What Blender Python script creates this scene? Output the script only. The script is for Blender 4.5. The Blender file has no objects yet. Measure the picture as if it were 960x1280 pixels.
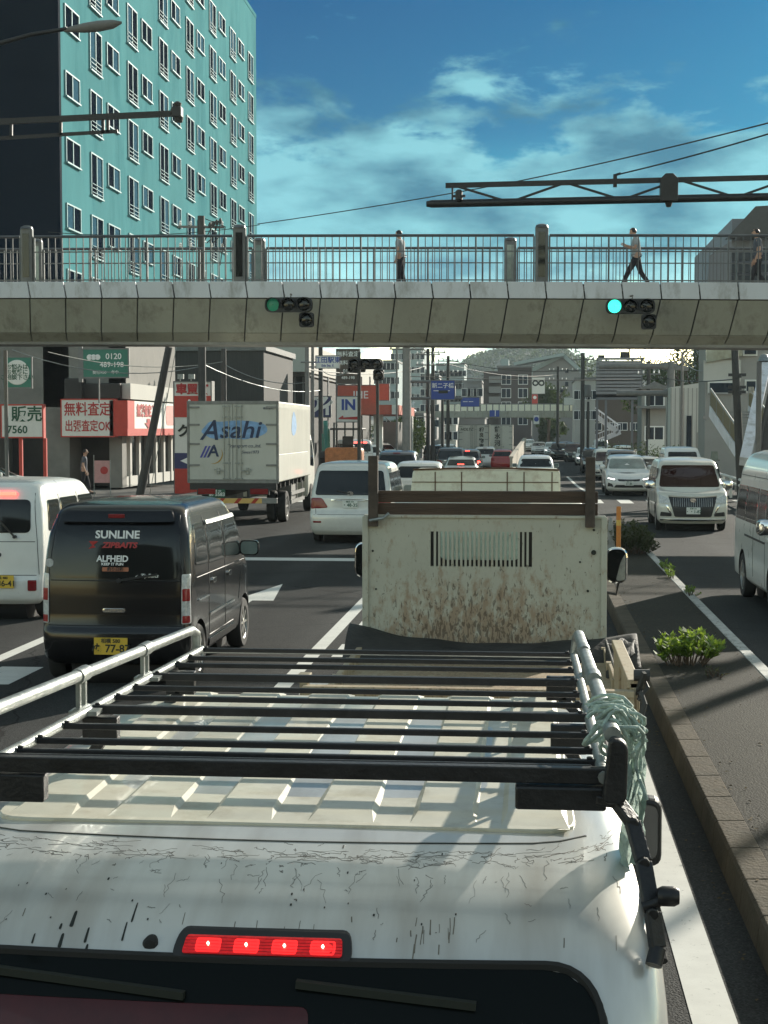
import bpy, bmesh, math, random
from mathutils import Vector, Matrix, Euler
R = math.radians
random.seed(7)
SC = bpy.context.scene
COL = SC.collection

# ------------------------------------------------------------------ camera, sky, sun, exposure
F = 1920.0
YAW = R(5.36); PITCH = R(3.1)
EYE = Vector((0, 0, 2.5))
cd = bpy.data.cameras.new('camera'); cam = bpy.data.objects.new('camera', cd); COL.objects.link(cam)
cam.location = EYE
cam.rotation_euler = (R(90) - PITCH, 0, YAW)
cd.sensor_fit = 'HORIZONTAL'; cd.sensor_width = 36; cd.lens = 36 * F / 960
cd.clip_start = .05; cd.clip_end = 6000
SC.camera = cam
CR = Euler((R(90) - PITCH, 0, YAW)).to_matrix()

SUN_EL = R(19); SUN_AZ = R(29)          # azimuth measured from straight ahead (+Y) towards the right (+X)
SD = Vector((math.sin(SUN_AZ) * math.cos(SUN_EL), math.cos(SUN_AZ) * math.cos(SUN_EL), math.sin(SUN_EL)))
sl = bpy.data.lights.new('sun', 'SUN'); sl.energy = 5.0; sl.angle = R(.5); sl.color = (1, .93, .8)
so = bpy.data.objects.new('sun', sl); COL.objects.link(so)
so.rotation_euler = SD.to_track_quat('Z', 'Y').to_euler(); so.location = (30, 40, 60)

W = bpy.data.worlds.new('World'); SC.world = W; W.use_nodes = True
nt = W.node_tree; nt.nodes.clear()
def N(nt, t, **kw):
    n = nt.nodes.new(t)
    for k, v in kw.items():
        if k[0] == 'i' and k[1:].isdigit(): n.inputs[int(k[1:])].default_value = v
        else: setattr(n, k, v)
    return n
def ramp(nt, stops, interp='LINEAR'):
    n = nt.nodes.new('ShaderNodeValToRGB'); cr = n.color_ramp; cr.interpolation = interp
    while len(cr.elements) < len(stops): cr.elements.new(.5)
    for e, (p, c) in zip(cr.elements, stops):
        e.position = p; e.color = c if len(c) == 4 else (*c, 1)
    return n
def mixc(nt, a, b, f, mode='MIX'):
    n = nt.nodes.new('ShaderNodeMix'); n.data_type = 'RGBA'; n.blend_type = mode
    for k, v in ((0, f), (6, a), (7, b)):
        if hasattr(v, 'is_linked'): nt.links.new(v, n.inputs[k])
        elif k == 0: n.inputs[0].default_value = v
        else: n.inputs[k].default_value = v if len(v) == 4 else (*v, 1)
    return n.outputs[2]
def mth(nt, op, a, b=0.0, c=None, clamp=False):
    n = nt.nodes.new('ShaderNodeMath'); n.operation = op; n.use_clamp = clamp
    for k, v in enumerate((a, b, c)):
        if v is None: continue
        if hasattr(v, 'is_linked'): nt.links.new(v, n.inputs[k])
        else: n.inputs[k].default_value = v
    return n.outputs[0]
sky = N(nt, 'ShaderNodeTexSky', sky_type='NISHITA', sun_disc=False)
sky.sun_elevation = SUN_EL; sky.sun_rotation = SUN_AZ; sky.altitude = 20; sky.air_density = 1.2; sky.dust_density = 1.0; sky.ozone_density = 2
tc = N(nt, 'ShaderNodeTexCoord'); sx = N(nt, 'ShaderNodeSeparateXYZ'); nt.links.new(tc.outputs['Generated'], sx.inputs[0])
el = mth(nt, 'MULTIPLY', mth(nt, 'ARCSINE', sx.outputs[2]), 180 / math.pi / 90, clamp=True)      # 0..1 = 0..90 degrees
tint = ramp(nt, [(0, (.9, 1.0, 1.0)), (.035, (.9, 1.0, 1.0)), (.055, (.40, .72, .76)), (.08, (.075, .42, .56)), (.12, (.022, .185, .34)), (.2, (.010, .145, .31)), (.28, (.22, .40, .46)), (.42, (1.0, .78, .46)), (1, (1.0, .64, .32))])
tk = ramp(nt, [(0, (.6,) * 3), (.036, (.55,) * 3), (.052, (.24,) * 3), (.08, (.14,) * 3), (.30, (.12,) * 3), (.42, (.28,) * 3), (1, (.38,) * 3)]); nt.links.new(el, tk.inputs[0])
nt.links.new(el, tint.inputs[0])
skyc = mixc(nt, sky.outputs[0], tint.outputs[0], 1.0, 'MULTIPLY')
vm = nt.nodes.new('ShaderNodeVectorMath'); vm.operation = 'SCALE'; nt.links.new(skyc, vm.inputs[0]); nt.links.new(mth(nt, 'MULTIPLY', tk.outputs[0], 7.1), vm.inputs[3]); skyc = vm.outputs[0]
bk = mixc(nt, sky.outputs[0], (2.15, 1.78, 1.28), 1.0, 'MULTIPLY')
fr = N(nt, 'ShaderNodeMapRange'); fr.interpolation_type = 'SMOOTHSTEP'; fr.inputs[1].default_value = .45; fr.inputs[2].default_value = -.15; nt.links.new(sx.outputs[1], fr.inputs[0])
# clouds: low band plus streaks, laid out on the sky's own direction (azimuth, elevation)
az = mth(nt, 'ARCTAN2', sx.outputs[0], sx.outputs[1])
eld = mth(nt, 'MULTIPLY', mth(nt, 'ARCSINE', sx.outputs[2]), 1.0)
cv = N(nt, 'ShaderNodeCombineXYZ'); nt.links.new(az, cv.inputs[0]); nt.links.new(mth(nt, 'MULTIPLY', eld, 2.4), cv.inputs[1])
n1 = N(nt, 'ShaderNodeTexNoise'); n1.inputs['Scale'].default_value = 13; n1.inputs['Detail'].default_value = 9; n1.inputs['Roughness'].default_value = .58; n1.inputs['Distortion'].default_value = .25
nt.links.new(cv.outputs[0], n1.inputs['Vector'])
band = ramp(nt, [(0, (.10,) * 3), (.06, (.16,) * 3), (.098, (.22,) * 3), (.118, (.1,) * 3), (.140, (.12, ) * 3), (.175, (.22,) * 3), (.3, (.1,) * 3)])
for e_, v_ in zip(band.color_ramp.elements, (.60, .68, .80, .60, .49, .30, .0)): e_.color = (v_, v_, v_, 1)
nt.links.new(el, band.inputs[0])
dens = mth(nt, 'ADD', n1.outputs[0], mth(nt, 'SUBTRACT', band.outputs[0], .5))
cm = N(nt, 'ShaderNodeMapRange'); cm.interpolation_type = 'SMOOTHSTEP'; cm.inputs[1].default_value = .49; cm.inputs[2].default_value = .63
nt.links.new(dens, cm.inputs[0])
n2 = N(nt, 'ShaderNodeTexNoise'); n2.inputs['Scale'].default_value = 9; n2.inputs['Detail'].default_value = 6
nt.links.new(cv.outputs[0], n2.inputs['Vector'])
cl_col = ramp(nt, [(.40, (.32, 1.35, 2.05)), (.58, (1.75, 4.3, 4.8))]); nt.links.new(n2.outputs[0], cl_col.inputs[0])
lowf = ramp(nt, [(.03, (3.2, 2.2, 2.0)), (.075, (1, 1, 1))]); nt.links.new(el, lowf.inputs[0]); cloudc = mixc(nt, cl_col.outputs[0], lowf.outputs[0], 1.0, 'MULTIPLY')
fin = mixc(nt, mixc(nt, skyc, cloudc, mth(nt, 'MULTIPLY', cm.outputs[0], .9)), bk, fr.outputs[0])
bg = N(nt, 'ShaderNodeBackground'); bg.inputs[1].default_value = .10
nt.links.new(fin, bg.inputs[0])
wo = N(nt, 'ShaderNodeOutputWorld'); nt.links.new(bg.outputs[0], wo.inputs[0])
vs_ = SC.view_settings; vs_.view_transform = 'Standard'; vs_.look = 'None'; vs_.gamma = 1; vs_.use_curve_mapping = False
SC.display_settings.display_device = 'sRGB'
vs_.exposure = 0.65

# ------------------------------------------------------------------ helpers
def at(u, v, Y):
    """world point at distance Y up the road seen in the direction of photo pixel (u, v)"""
    d = CR @ Vector(((u - 480) / F, -(v - 640) / F, -1))
    return EYE + d * (Y / d.y)
GZP = [(-1e4, 0), (58, 0), (76, -.33), (100, -.5), (130, -.56), (180, -.36), (230, 0), (320, 1.2), (600, 6), (5000, 20)]
def gz(y):
    for (a, za), (b, zb) in zip(GZP, GZP[1:]):
        if y <= b:
            t = (y - a) / (b - a); t = max(0, min(1, t))
            return za + (zb - za) * t
    return 20
def gx(u, Y): return at(u, 536, Y).x
def tag(o, label=None, cat=None, group=None, kind=None):
    if label: o['label'] = label
    if cat: o['category'] = cat
    if group: o['group'] = group
    if kind: o['kind'] = kind
    return o
def thing(name, label, cat, loc=(0, 0, 0), rz=0, group=None):
    o = bpy.data.objects.new(name, None); COL.objects.link(o)
    o.empty_display_size = .3
    o.location = loc; o.rotation_euler = (0, 0, rz)
    return tag(o, label, cat, group)
class MB:
    def __init__(s): s.v = []; s.f = []; s.m = []
    def add(s, vs, fs, mi=0):
        b = len(s.v); s.v += [Vector(p) for p in vs]
        for f in fs: s.f.append([b + i for i in f]); s.m.append(mi)
        return s
    def box(s, x0, x1, y0, y1, z0, z1, mi=0):
        return s.add([(x0, y0, z0), (x1, y0, z0), (x1, y1, z0), (x0, y1, z0), (x0, y0, z1), (x1, y0, z1), (x1, y1, z1), (x0, y1, z1)],
                     [(0, 3, 2, 1), (4, 5, 6, 7), (0, 1, 5, 4), (1, 2, 6, 5), (2, 3, 7, 6), (3, 0, 4, 7)], mi)
    def beam(s, p, q, w, h, mi=0, up=(0, 0, 1)):
        p = Vector(p); q = Vector(q); d = (q - p).normalized(); up = Vector(up)
        if abs(d.dot(up)) > .98: up = Vector((0, 1, 0))
        a = d.cross(up).normalized(); b = a.cross(d).normalized()
        vs = [c + a * i * w / 2 + b * j * h / 2 for c in (p, q) for i, j in ((-1, -1), (1, -1), (1, 1), (-1, 1))]
        return s.add(vs, [(0, 1, 2, 3), (7, 6, 5, 4), (0, 4, 5, 1), (1, 5, 6, 2), (2, 6, 7, 3), (3, 7, 4, 0)], mi)
    def tube(s, pts, r, n=10, mi=0, r2=None, cap=True):
        pts = [Vector(p) for p in pts]; rings = []
        for i, p in enumerate(pts):
            d = (pts[min(i + 1, len(pts) - 1)] - pts[max(i - 1, 0)]).normalized()
            up = Vector((0, 0, 1)) if abs(d.z) < .9 else Vector((0, 1, 0))
            a = d.cross(up).normalized(); b = d.cross(a)
            rr = r if r2 is None else r + (r2 - r) * i / (len(pts) - 1)
            if isinstance(r, (list, tuple)): rr = r[i]
            rings.append([p + (a * math.cos(t) + b * math.sin(t)) * rr for t in [2 * math.pi * k / n for k in range(n)]])
        vs = [p for rg in rings for p in rg]
        fs = [(i * n + k, i * n + (k + 1) % n, (i + 1) * n + (k + 1) % n, (i + 1) * n + k) for i in range(len(rings) - 1) for k in range(n)]
        if cap: fs += [tuple(range(n))[::-1], tuple(range((len(rings) - 1) * n, len(rings) * n))]
        return s.add(vs, fs, mi)
    def lathe(s, prof, c=(0, 0, 0), axis='z', n=24, mi=0, cap=True):
        """prof: list of (radius, height) revolved about an axis through c"""
        c = Vector(c); vs = []; 
        for r, h in prof:
            for k in range(n):
                t = 2 * math.pi * k / n; a, b = r * math.cos(t), r * math.sin(t)
                vs.append(c + Vector({'z': (a, b, h), 'x': (h, a, b), 'y': (b, h, a)}[axis]))
        m = len(prof)
        fs = [(i * n + k, i * n + (k + 1) % n, (i + 1) * n + (k + 1) % n, (i + 1) * n + k) for i in range(m - 1) for k in range(n)]
        if cap: fs += [tuple(range(n))[::-1], tuple(range((m - 1) * n, m * n))]
        return s.add(vs, fs, mi)
    def prism(s, poly, d0, d1, axis='y', mi=0):
        """polygon extruded along an axis; poly holds (x,z) for y, (y,z) for x, (x,y) for z"""
        g = {'y': lambda a, b, d: (a, d, b), 'x': lambda a, b, d: (d, a, b), 'z': lambda a, b, d: (a, b, d)}[axis]
        n = len(poly)
        vs = [g(a, b, d0) for a, b in poly] + [g(a, b, d1) for a, b in poly]
        fs = [tuple(range(n)), tuple(range(n, 2 * n))[::-1]] + [(i, n + i, n + (i + 1) % n, (i + 1) % n) for i in range(n)]
        return s.add(vs, fs, mi)
    def mesh(s, name, mats, off=(0, 0, 0), smooth=None, fix=True):
        off = Vector(off)
        me = bpy.data.meshes.new(name)
        me.from_pydata([tuple(p - off) for p in s.v], [], s.f)
        for m in (mats if isinstance(mats, (list, tuple)) else [mats]): me.materials.append(m)
        me.polygons.foreach_set('material_index', s.m)
        if fix:
            b = bmesh.new(); b.from_mesh(me); bmesh.ops.recalc_face_normals(b, faces=b.faces); b.to_mesh(me); b.free()
        if smooth is not None:
            me.polygons.foreach_set('use_smooth', [True] * len(me.polygons)); me.set_sharp_from_angle(angle=R(smooth))
        return me
    def build(s, name, mats, parent=None, world=False, smooth=None, bevel=0, loc=None, fix=True):
        """parent: an Empty; world=True when the coordinates are world ones (the parent must be unrotated)"""
        off = (0, 0, 0)
        if parent is not None and world:
            off = parent.location if parent.parent is None else parent.location + parent.parent.location
        if loc == 'base':
            xs = [p.x for p in s.v]; ys = [p.y for p in s.v]; zs = [p.z for p in s.v]
            off = Vector(((min(xs) + max(xs)) / 2, (min(ys) + max(ys)) / 2, min(zs)))
        o = bpy.data.objects.new(name, s.mesh(name, mats, off, smooth, fix)); COL.objects.link(o)
        if parent is not None: o.parent = parent
        elif loc == 'base': o.location = off
        if bevel:
            md = o.modifiers.new('bevel', 'BEVEL'); md.width = bevel; md.segments = 2; md.limit_method = 'ANGLE'; md.angle_limit = R(40); md.harden_normals = False
        return o
def kids(o): return [c for c in bpy.data.objects if c.parent is o]
def copy_tree(o, loc=None, rz=None, parent=None, deep=True):
    c = o.copy(); COL.objects.link(c)
    if parent is not None: c.parent = parent
    if loc is not None: c.location = loc
    if rz is not None: c.rotation_euler = (0, 0, rz)
    if deep:
        for ch in kids(o): copy_tree(ch, parent=c)
    return c
def mat(name, col, rough=.55, metal=0, var=.12, scale=6, bump=0, bscale=60, coat=0, emit=0, spec=.5, dirt=None, stretch=None):
    m = bpy.data.materials.new(name); m.use_nodes = True; t = m.node_tree; b = t.nodes['Principled BSDF']
    b.inputs['Roughness'].default_value = rough; b.inputs['Metallic'].default_value = metal
    b.inputs['Coat Weight'].default_value = coat; b.inputs['Coat Roughness'].default_value = .06
    b.inputs['Specular IOR Level'].default_value = spec
    c = (*col, 1)
    tcn = N(t, 'ShaderNodeTexCoord'); vec = tcn.outputs['Object']
    if stretch:
        mp = N(t, 'ShaderNodeMapping'); mp.inputs['Scale'].default_value = stretch; t.links.new(vec, mp.inputs[0]); vec = mp.outputs[0]
    if var:
        n = N(t, 'ShaderNodeTexNoise'); n.inputs['Scale'].default_value = scale; n.inputs['Detail'].default_value = 6; n.inputs['Roughness'].default_value = .65
        t.links.new(vec, n.inputs['Vector'])
        r = ramp(t, [(.3, tuple(x * (1 - var) for x in col)), (.7, tuple(min(1, x * (1 + var)) for x in col))]); t.links.new(n.outputs[0], r.inputs[0])
        out = r.outputs[0]
        if dirt:
            n3 = N(t, 'ShaderNodeTexNoise'); n3.inputs['Scale'].default_value = dirt[2]; n3.inputs['Detail'].default_value = 8; n3.inputs['Roughness'].default_value = .7
            t.links.new(vec, n3.inputs['Vector'])
            rr = ramp(t, [(.5, (0, 0, 0)), (.72, (1, 1, 1))]); t.links.new(n3.outputs[0], rr.inputs[0])
            out = mixc(t, out, dirt[0], mth(t, 'MULTIPLY', rr.outputs[0], dirt[1]))
        t.links.new(out, b.inputs['Base Color'])
        rm = N(t, 'ShaderNodeMapRange'); rm.inputs[3].default_value = max(0, rough * .85); rm.inputs[4].default_value = min(1, rough * 1.2); t.links.new(n.outputs[0], rm.inputs[0]); t.links.new(rm.outputs[0], b.inputs['Roughness'])
    else: b.inputs['Base Color'].default_value = c
    if bump:
        n2 = N(t, 'ShaderNodeTexNoise'); n2.inputs['Scale'].default_value = bscale; n2.inputs['Detail'].default_value = 4; t.links.new(vec, n2.inputs['Vector'])
        bp = N(t, 'ShaderNodeBump'); bp.inputs['Strength'].default_value = bump; bp.inputs['Distance'].default_value = .02; t.links.new(n2.outputs[0], bp.inputs['Height']); t.links.new(bp.outputs[0], b.inputs['Normal'])
    if emit: b.inputs['Emission Color'].default_value = c; b.inputs['Emission Strength'].default_value = emit
    return m
# ---- materials
M = {}
def defm(k, *a, **kw): M[k] = mat(k, *a, **kw); return M[k]
defm('white_paint', (.74, .75, .72), .28, coat=.6, var=.05, scale=3)
defm('cream_paint', (.66, .66, .55), .45, coat=.2, var=.1, scale=4, dirt=((.25, .13, .06), .5, 9))
defm('silver_paint', (.64, .64, .60), .32, metal=.15, coat=.6, var=.06)
defm('pearl_paint', (.70, .69, .62), .3, metal=.1, coat=.6, var=.04)
defm('glass_mid', (.035, .04, .04), .05, var=.3, scale=4, spec=.9); defm('glass_tail', (.006, .008, .008), .1, var=0, spec=.12)
defm('black_paint', (.006, .006, .007), .2, coat=.42, var=.1, spec=.3)
defm('grey_paint', (.10, .10, .105), .3, metal=.3, coat=.6, var=.08)
defm('navy_paint', (.02, .03, .06), .28, coat=.7, var=.1)
defm('red_paint', (.38, .03, .025), .35, coat=.5)
defm('glass', (.008, .010, .010), .07, var=0, spec=.45)
defm('glass_brown', (.035, .014, .012), .06, var=0, spec=.8)
defm('glass_light', (.16, .21, .2), .1, var=.4, scale=2, spec=.8)
defm('rubber', (.018, .018, .018), .8, var=.2)
defm('plastic', (.022, .022, .023), .5, var=.15)
defm('alloy', (.40, .40, .39), .4, metal=.9, var=.1)
defm('chrome', (.75, .75, .74), .12, metal=1, var=.05)
defm('lamp_red', (.30, .012, .015), .2, coat=.2, var=.2, scale=30)
defm('lamp_dark_red', (.20, .006, .01), .2, coat=.15, var=.2, scale=30)
defm('lamp_clear', (.55, .56, .55), .12, coat=.6, var=.3, scale=25)
defm('lamp_on', (1, .06, .04), .3, var=0, emit=5)
defm('head_on', (1, .97, .9), .3, var=0, emit=3)
defm('plate_white', (.72, .74, .7), .45, var=.05)
defm('plate_yellow', (.72, .48, .05), .45, var=.05)
defm('ink', (.015, .02, .016), .6, var=0)
defm('ink_green', (.02, .09, .05), .6, var=0)
defm('ink_white', (.8, .8, .78), .5, var=0)
defm('ink_red', (.42, .03, .03), .5, var=0)
defm('ink_blue', (.025, .06, .30), .5, var=0)
defm('black_steel', (.018, .018, .02), .42, metal=.2, var=.35, scale=14, bump=.15, bscale=90)
defm('galv', (.30, .32, .31), .42, metal=.75, var=.3, scale=18, bump=.1)
defm('pole_grey', (.17, .17, .165), .6, var=.2, scale=3)
defm('pole_dark', (.045, .045, .043), .6, var=.25, scale=3)
defm('pole_conc', (.24, .235, .22), .85, var=.15, scale=4)
defm('concrete', (.30, .295, .28), .9, var=.22, scale=1.2, bump=.3, dirt=((.1, .1, .09), .5, .8))
defm('pale_wall', (.50, .49, .45), .85, var=.08, scale=.5)
defm('wood', (.075, .05, .035), .8, var=.4, scale=9, bump=.4, stretch=(.25, 1, 2.5))
defm('leaf', (.12, .21, .04), .6, var=.4, scale=7)
defm('leaf_dark', (.05, .075, .028), .7, var=.4, scale=5)
defm('leaf_bush', (.06, .075, .035), .7, var=.4, scale=5)
defm('bark', (.10, .07, .05), .9, var=.3)
defm('soil', (.05, .045, .035), .95, var=.4, scale=20, bump=.5)
defm('skin', (.50, .30, .21), .6, var=.05)
defm('hair', (.012, .010, .010), .5, var=.2)
defm('cloth_white', (.34, .36, .37), .85, var=.1)
defm('cloth_black', (.02, .02, .024), .85, var=.2)
defm('cloth_grey', (.09, .10, .12), .85, var=.2)
for k_, tr_ in (('leaf', (.30, .42, .05)), ('leaf_dark', (.06, .09, .02)), ('leaf_bush', (.10, .12, .04))):
    t_ = M[k_].node_tree; b_ = t_.nodes['Principled BSDF']; tb = t_.nodes.new('ShaderNodeBsdfTranslucent'); tb.inputs[0].default_value = (*tr_, 1)
    ms = t_.nodes.new('ShaderNodeMixShader'); ms.inputs[0].default_value = .45; o_ = t_.nodes['Material Output']
    t_.links.new(b_.outputs[0], ms.inputs[1]); t_.links.new(tb.outputs[0], ms.inputs[2]); t_.links.new(ms.outputs[0], o_.inputs[0])
# ---- lettering
def text_mesh(s, size, mats, bold=0.0, ext=.003, align='CENTER', sx=1.0):
    cu = bpy.data.curves.new('txt', 'FONT'); cu.body = s; cu.size = size; cu.align_x = align; cu.align_y = 'CENTER'
    cu.offset = bold * size; cu.extrude = ext; cu.resolution_u = 3
    ob = bpy.data.objects.new('txt', cu); COL.objects.link(ob)
    dg = bpy.context.evaluated_depsgraph_get(); dg.update()
    me = bpy.data.meshes.new_from_object(ob.evaluated_get(dg)); bpy.data.objects.remove(ob); bpy.data.curves.remove(cu)
    me.materials.clear(); me.materials.append(mats)
    if sx != 1: me.transform(Matrix.Diagonal((sx, 1, 1, 1)))
    return me
def lettering(s, size, m, loc, parent=None, rz=0, name='lettering', bold=0.0, tilt=90, ext=.003, align='CENTER', sx=1.0, world=False, shear=0):
    me = text_mesh(s, size, m, bold, ext, align, sx)
    if shear: me.transform(Matrix(((1, shear, 0, 0), (0, 1, 0, 0), (0, 0, 1, 0), (0, 0, 0, 1))))
    o = bpy.data.objects.new(name, me); COL.objects.link(o); o.rotation_euler = (R(tilt), 0, rz)
    loc = Vector(loc)
    if parent is not None:
        o.parent = parent
        if world: loc = loc - (parent.location if parent.parent is None else parent.location + parent.parent.location)
    o.location = loc
    return o
# ------------------------------------------------------------------ vehicles: lofted shells with fitted windows and lamps
def herm(levels, z):
    L = levels
    if z <= L[0][0]: return L[0][1:]
    if z >= L[-1][0]: return L[-1][1:]
    for i in range(len(L) - 1):
        if z <= L[i + 1][0]: break
    a, b = L[i], L[i + 1]; h = b[0] - a[0]; t = (z - a[0]) / h
    out = []
    for k in range(1, 5):
        d = (b[k] - a[k]) / h
        da = d if i == 0 else (a[k] - L[i - 1][k]) / (a[0] - L[i - 1][0])
        db = d if i + 2 >= len(L) else (L[i + 2][k] - b[k]) / (L[i + 2][0] - b[0])
        ma = 0 if da * d <= 0 else 2 * da * d / (da + d)
        mb = 0 if db * d <= 0 else 2 * db * d / (db + d)
        t2, t3 = t * t, t * t * t
        out.append((2 * t3 - 3 * t2 + 1) * a[k] + (t3 - 2 * t2 + t) * h * ma + (-2 * t3 + 3 * t2) * b[k] + (t3 - t2) * h * mb)
    return tuple(out)
class Shell:
    def __init__(s, levels, br=.04, bf=.08, warp=None, crown=.02, sub=3):
        s.L = levels; s.br = br; s.bf = bf; s.w = warp or (lambda x, y, z: z); s.crown = crown; s.sub = sub
    def _end(s, x, hw, r, bow):
        ax = abs(x); k = max(.01, hw - r)
        if ax <= k: return bow * (ax / k) ** 2
        q = min(r, ax - k); return bow + r - math.sqrt(max(0, r * r - q * q))
    def P(s, face, a, z, e=0.0):
        yr, yf, hw, r = herm(s.L, z)
        if face == 'rear': x = a; y = yr + s._end(x, hw, r, s.br) - e
        elif face == 'front': x = a; y = yf - s._end(x, hw, r, s.bf) + e
        elif face == 'right': y = a; x = hw + e
        elif face == 'left': y = a; x = -hw - e
        return Vector((x, y, s.w(x, y, z)))
    def ring(s, z):
        yr, yf, hw, r = herm(s.L, z); k = hw - r; pts = []
        for i in range(9): x = -k + 2 * k * i / 8; pts.append((x, yr + s.br * (x / k) ** 2))
        for i in range(1, 7): t = math.pi / 2 * i / 6; pts.append((k + r * math.sin(t), yr + s.br + r - r * math.cos(t)))
        y0, y1 = yr + s.br + r, yf - s.bf - r
        for i in range(1, 13): pts.append((hw, y0 + (y1 - y0) * i / 13))
        for i in range(0, 6): t = math.pi / 2 * i / 6; pts.append((k + r * math.cos(t), y1 + r * math.sin(t)))
        for i in range(9): x = k - 2 * k * i / 8; pts.append((x, yf - s.bf * (x / k) ** 2))
        for i in range(1, 7): t = math.pi / 2 * i / 6; pts.append((-k - r * math.sin(t), y1 + r * math.cos(t)))
        for i in range(1, 13): pts.append((-hw, y1 + (y0 - y1) * i / 13))
        for i in range(0, 6): t = math.pi / 2 * i / 6; pts.append((-k - r * math.cos(t), y0 - r * math.sin(t)))
        return [(x, y, s.w(x, y, z)) for x, y in pts]
    def into(s, mb, mi=0):
        zs = []
        for a, b in zip(s.L, s.L[1:]): zs += [a[0] + (b[0] - a[0]) * i / s.sub for i in range(s.sub)]
        zs.append(s.L[-1][0])
        rings = [s.ring(z) for z in zs]
        # crown: shrink rings over the top so that the roof closes smoothly
        top = rings[-1]; cx = 0; cy = sum(p[1] for p in top) / len(top)
        for q in (.8, .5, .2):
            rings.append([(x * q, cy + (y - cy) * q, z + s.crown * (1 - q * q)) for x, y, z in top])
        n = len(top); vs = [p for rg in rings for p in rg]
        fs = [(i * n + k, i * n + (k + 1) % n, (i + 1) * n + (k + 1) % n, (i + 1) * n + k) for i in range(len(rings) - 1) for k in range(n)]
        fs += [tuple(range(n))[::-1], tuple(range((len(rings) - 1) * n, len(rings) * n))]
        mb.add(vs, fs, mi)
def rounded(poly, r, n=4):
    out = []; m = len(poly)
    for i in range(m):
        p = Vector(poly[i]); a = Vector(poly[i - 1]); b = Vector(poly[(i + 1) % m])
        ra = min(r, (a - p).length * .45); rb = min(r, (b - p).length * .45)
        q0 = p + (a - p).normalized() * ra; q1 = p + (b - p).normalized() * rb
        for k in range(n + 1):
            t = k / n; out.append(tuple(q0 * (1 - t) ** 2 + p * 2 * t * (1 - t) + q1 * t * t))
    return out
def densify(poly, step=.12):
    out = []
    for i in range(len(poly)):
        a = Vector(poly[i]); b = Vector(poly[(i + 1) % len(poly)]); k = max(1, int((b - a).length / step))
        out += [tuple(a + (b - a) * j / k) for j in range(k)]
    return out
def patch(mb, sh, face, poly, h=.006, rr=.04, mi=0, sink=.015):
    if face in ('left', 'right') or 1:
        poly = densify(rounded(poly, rr) if rr else poly)
    c = Vector((sum(p[0] for p in poly) / len(poly), sum(p[1] for p in poly) / len(poly)))
    rings = [(1, -sink), (1, h), (.93, h + .001), (.75, h), (.5, h), (.25, h)]
    vs = [sh.P(face, c.x + (p[0] - c.x) * q, c.y + (p[1] - c.y) * q, e) for q, e in rings for p in poly]
    n = len(poly)
    fs = [(i * n + k, i * n + (k + 1) % n, (i + 1) * n + (k + 1) % n, (i + 1) * n + k) for i in range(len(rings) - 1) for k in range(n)]
    fs.append(tuple(range((len(rings) - 1) * n, len(rings) * n)))
    mb.add(vs, fs, mi)
def strip(mb, sh, face, pts, w=.012, h=.004, mi=0):
    """thin bar following the shell along points (a, z)"""
    pp = []
    for (a, b) in zip(pts, pts[1:]):
        k = max(1, int((Vector(b) - Vector(a)).length / .1)); pp += [tuple(Vector(a) + (Vector(b) - Vector(a)) * j / k) for j in range(k)]
    pp.append(pts[-1])
    mb.tube([sh.P(face, a, z, h - w * .4) for a, z in pp], w * .6, 5, mi)
def rect(a0, a1, z0, z1): return [(a0, z0), (a1, z0), (a1, z1), (a0, z1)]
def add_wheel(root, x, y, r, w=.17, side=1, spokes=5, rimmat='alloy'):
    mb = MB(); rim = r * .66
    prof = [(rim, -w / 2), (r * .93, -w / 2), (r * .985, -w / 2 + .02), (r, -w / 4), (r, w / 4), (r * .985, w / 2 - .02), (r * .93, w / 2), (rim, w / 2), (rim, w / 2 - .04)]
    mb.lathe(prof, (0, 0, 0), 'x', 32)
    wl = mb.build('wheel', M['rubber'], root, smooth=35); wl.location = (x, y, r)
    m2 = MB(); o = side * (w / 2 - .012)
    m2.lathe([(rim * 1.0, o + side * .008), (rim * .93, o), (rim * .91, o - side * .03), (rim * .90, o - side * .05)], (0, 0, 0), 'x', 32, 0, cap=False)
    m2.lathe([(.001, o - side * .05), (rim * .9, o - side * .05), (rim * .9, o - side * .06), (.001, o - side * .06)], (0, 0, 0), 'x', 24, 1)
    for k in range(spokes):
        t = 2 * math.pi * k / spokes
        m2.beam((o - side * .012, 0, 0), (o - side * .01, rim * .93 * math.cos(t), rim * .93 * math.sin(t)), rim * (1.1 / spokes), .025, 0, up=(1, 0, 0))
    m2.lathe([(.05, o - side * .03), (.05, o), (.03, o + side * .006)], (0, 0, 0), 'x', 16, 0)
    m2.build('rim', [M[rimmat], M['plastic']], wl, smooth=35)
    return wl
def cut(o, cyls):
    """wheel openings: subtract cylinders (y, z, r, x0, x1) from the body"""
    mb = MB()
    for y, z, r, x0, x1 in cyls: mb.lathe([(r, x0), (r, x1)], (0, y, z), 'x', 28)
    me = mb.mesh('cut', M['plastic']); c = bpy.data.objects.new('cut', me); COL.objects.link(c)
    c.parent = o.parent; c.location = o.location
    md = o.modifiers.new('b', 'BOOLEAN'); md.operation = 'DIFFERENCE'; md.object = c; md.solver = 'EXACT'
    md.use_self = True
    dg = bpy.context.evaluated_depsgraph_get(); dg.update()
    nm = bpy.data.meshes.new_from_object(o.evaluated_get(dg))
    o.modifiers.clear(); old = o.data; o.data = nm; nm.name = old.name
    bpy.data.objects.remove(c)
    nm.polygons.foreach_set('use_smooth', [True] * len(nm.polygons)); nm.set_sharp_from_angle(angle=R(38))
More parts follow.
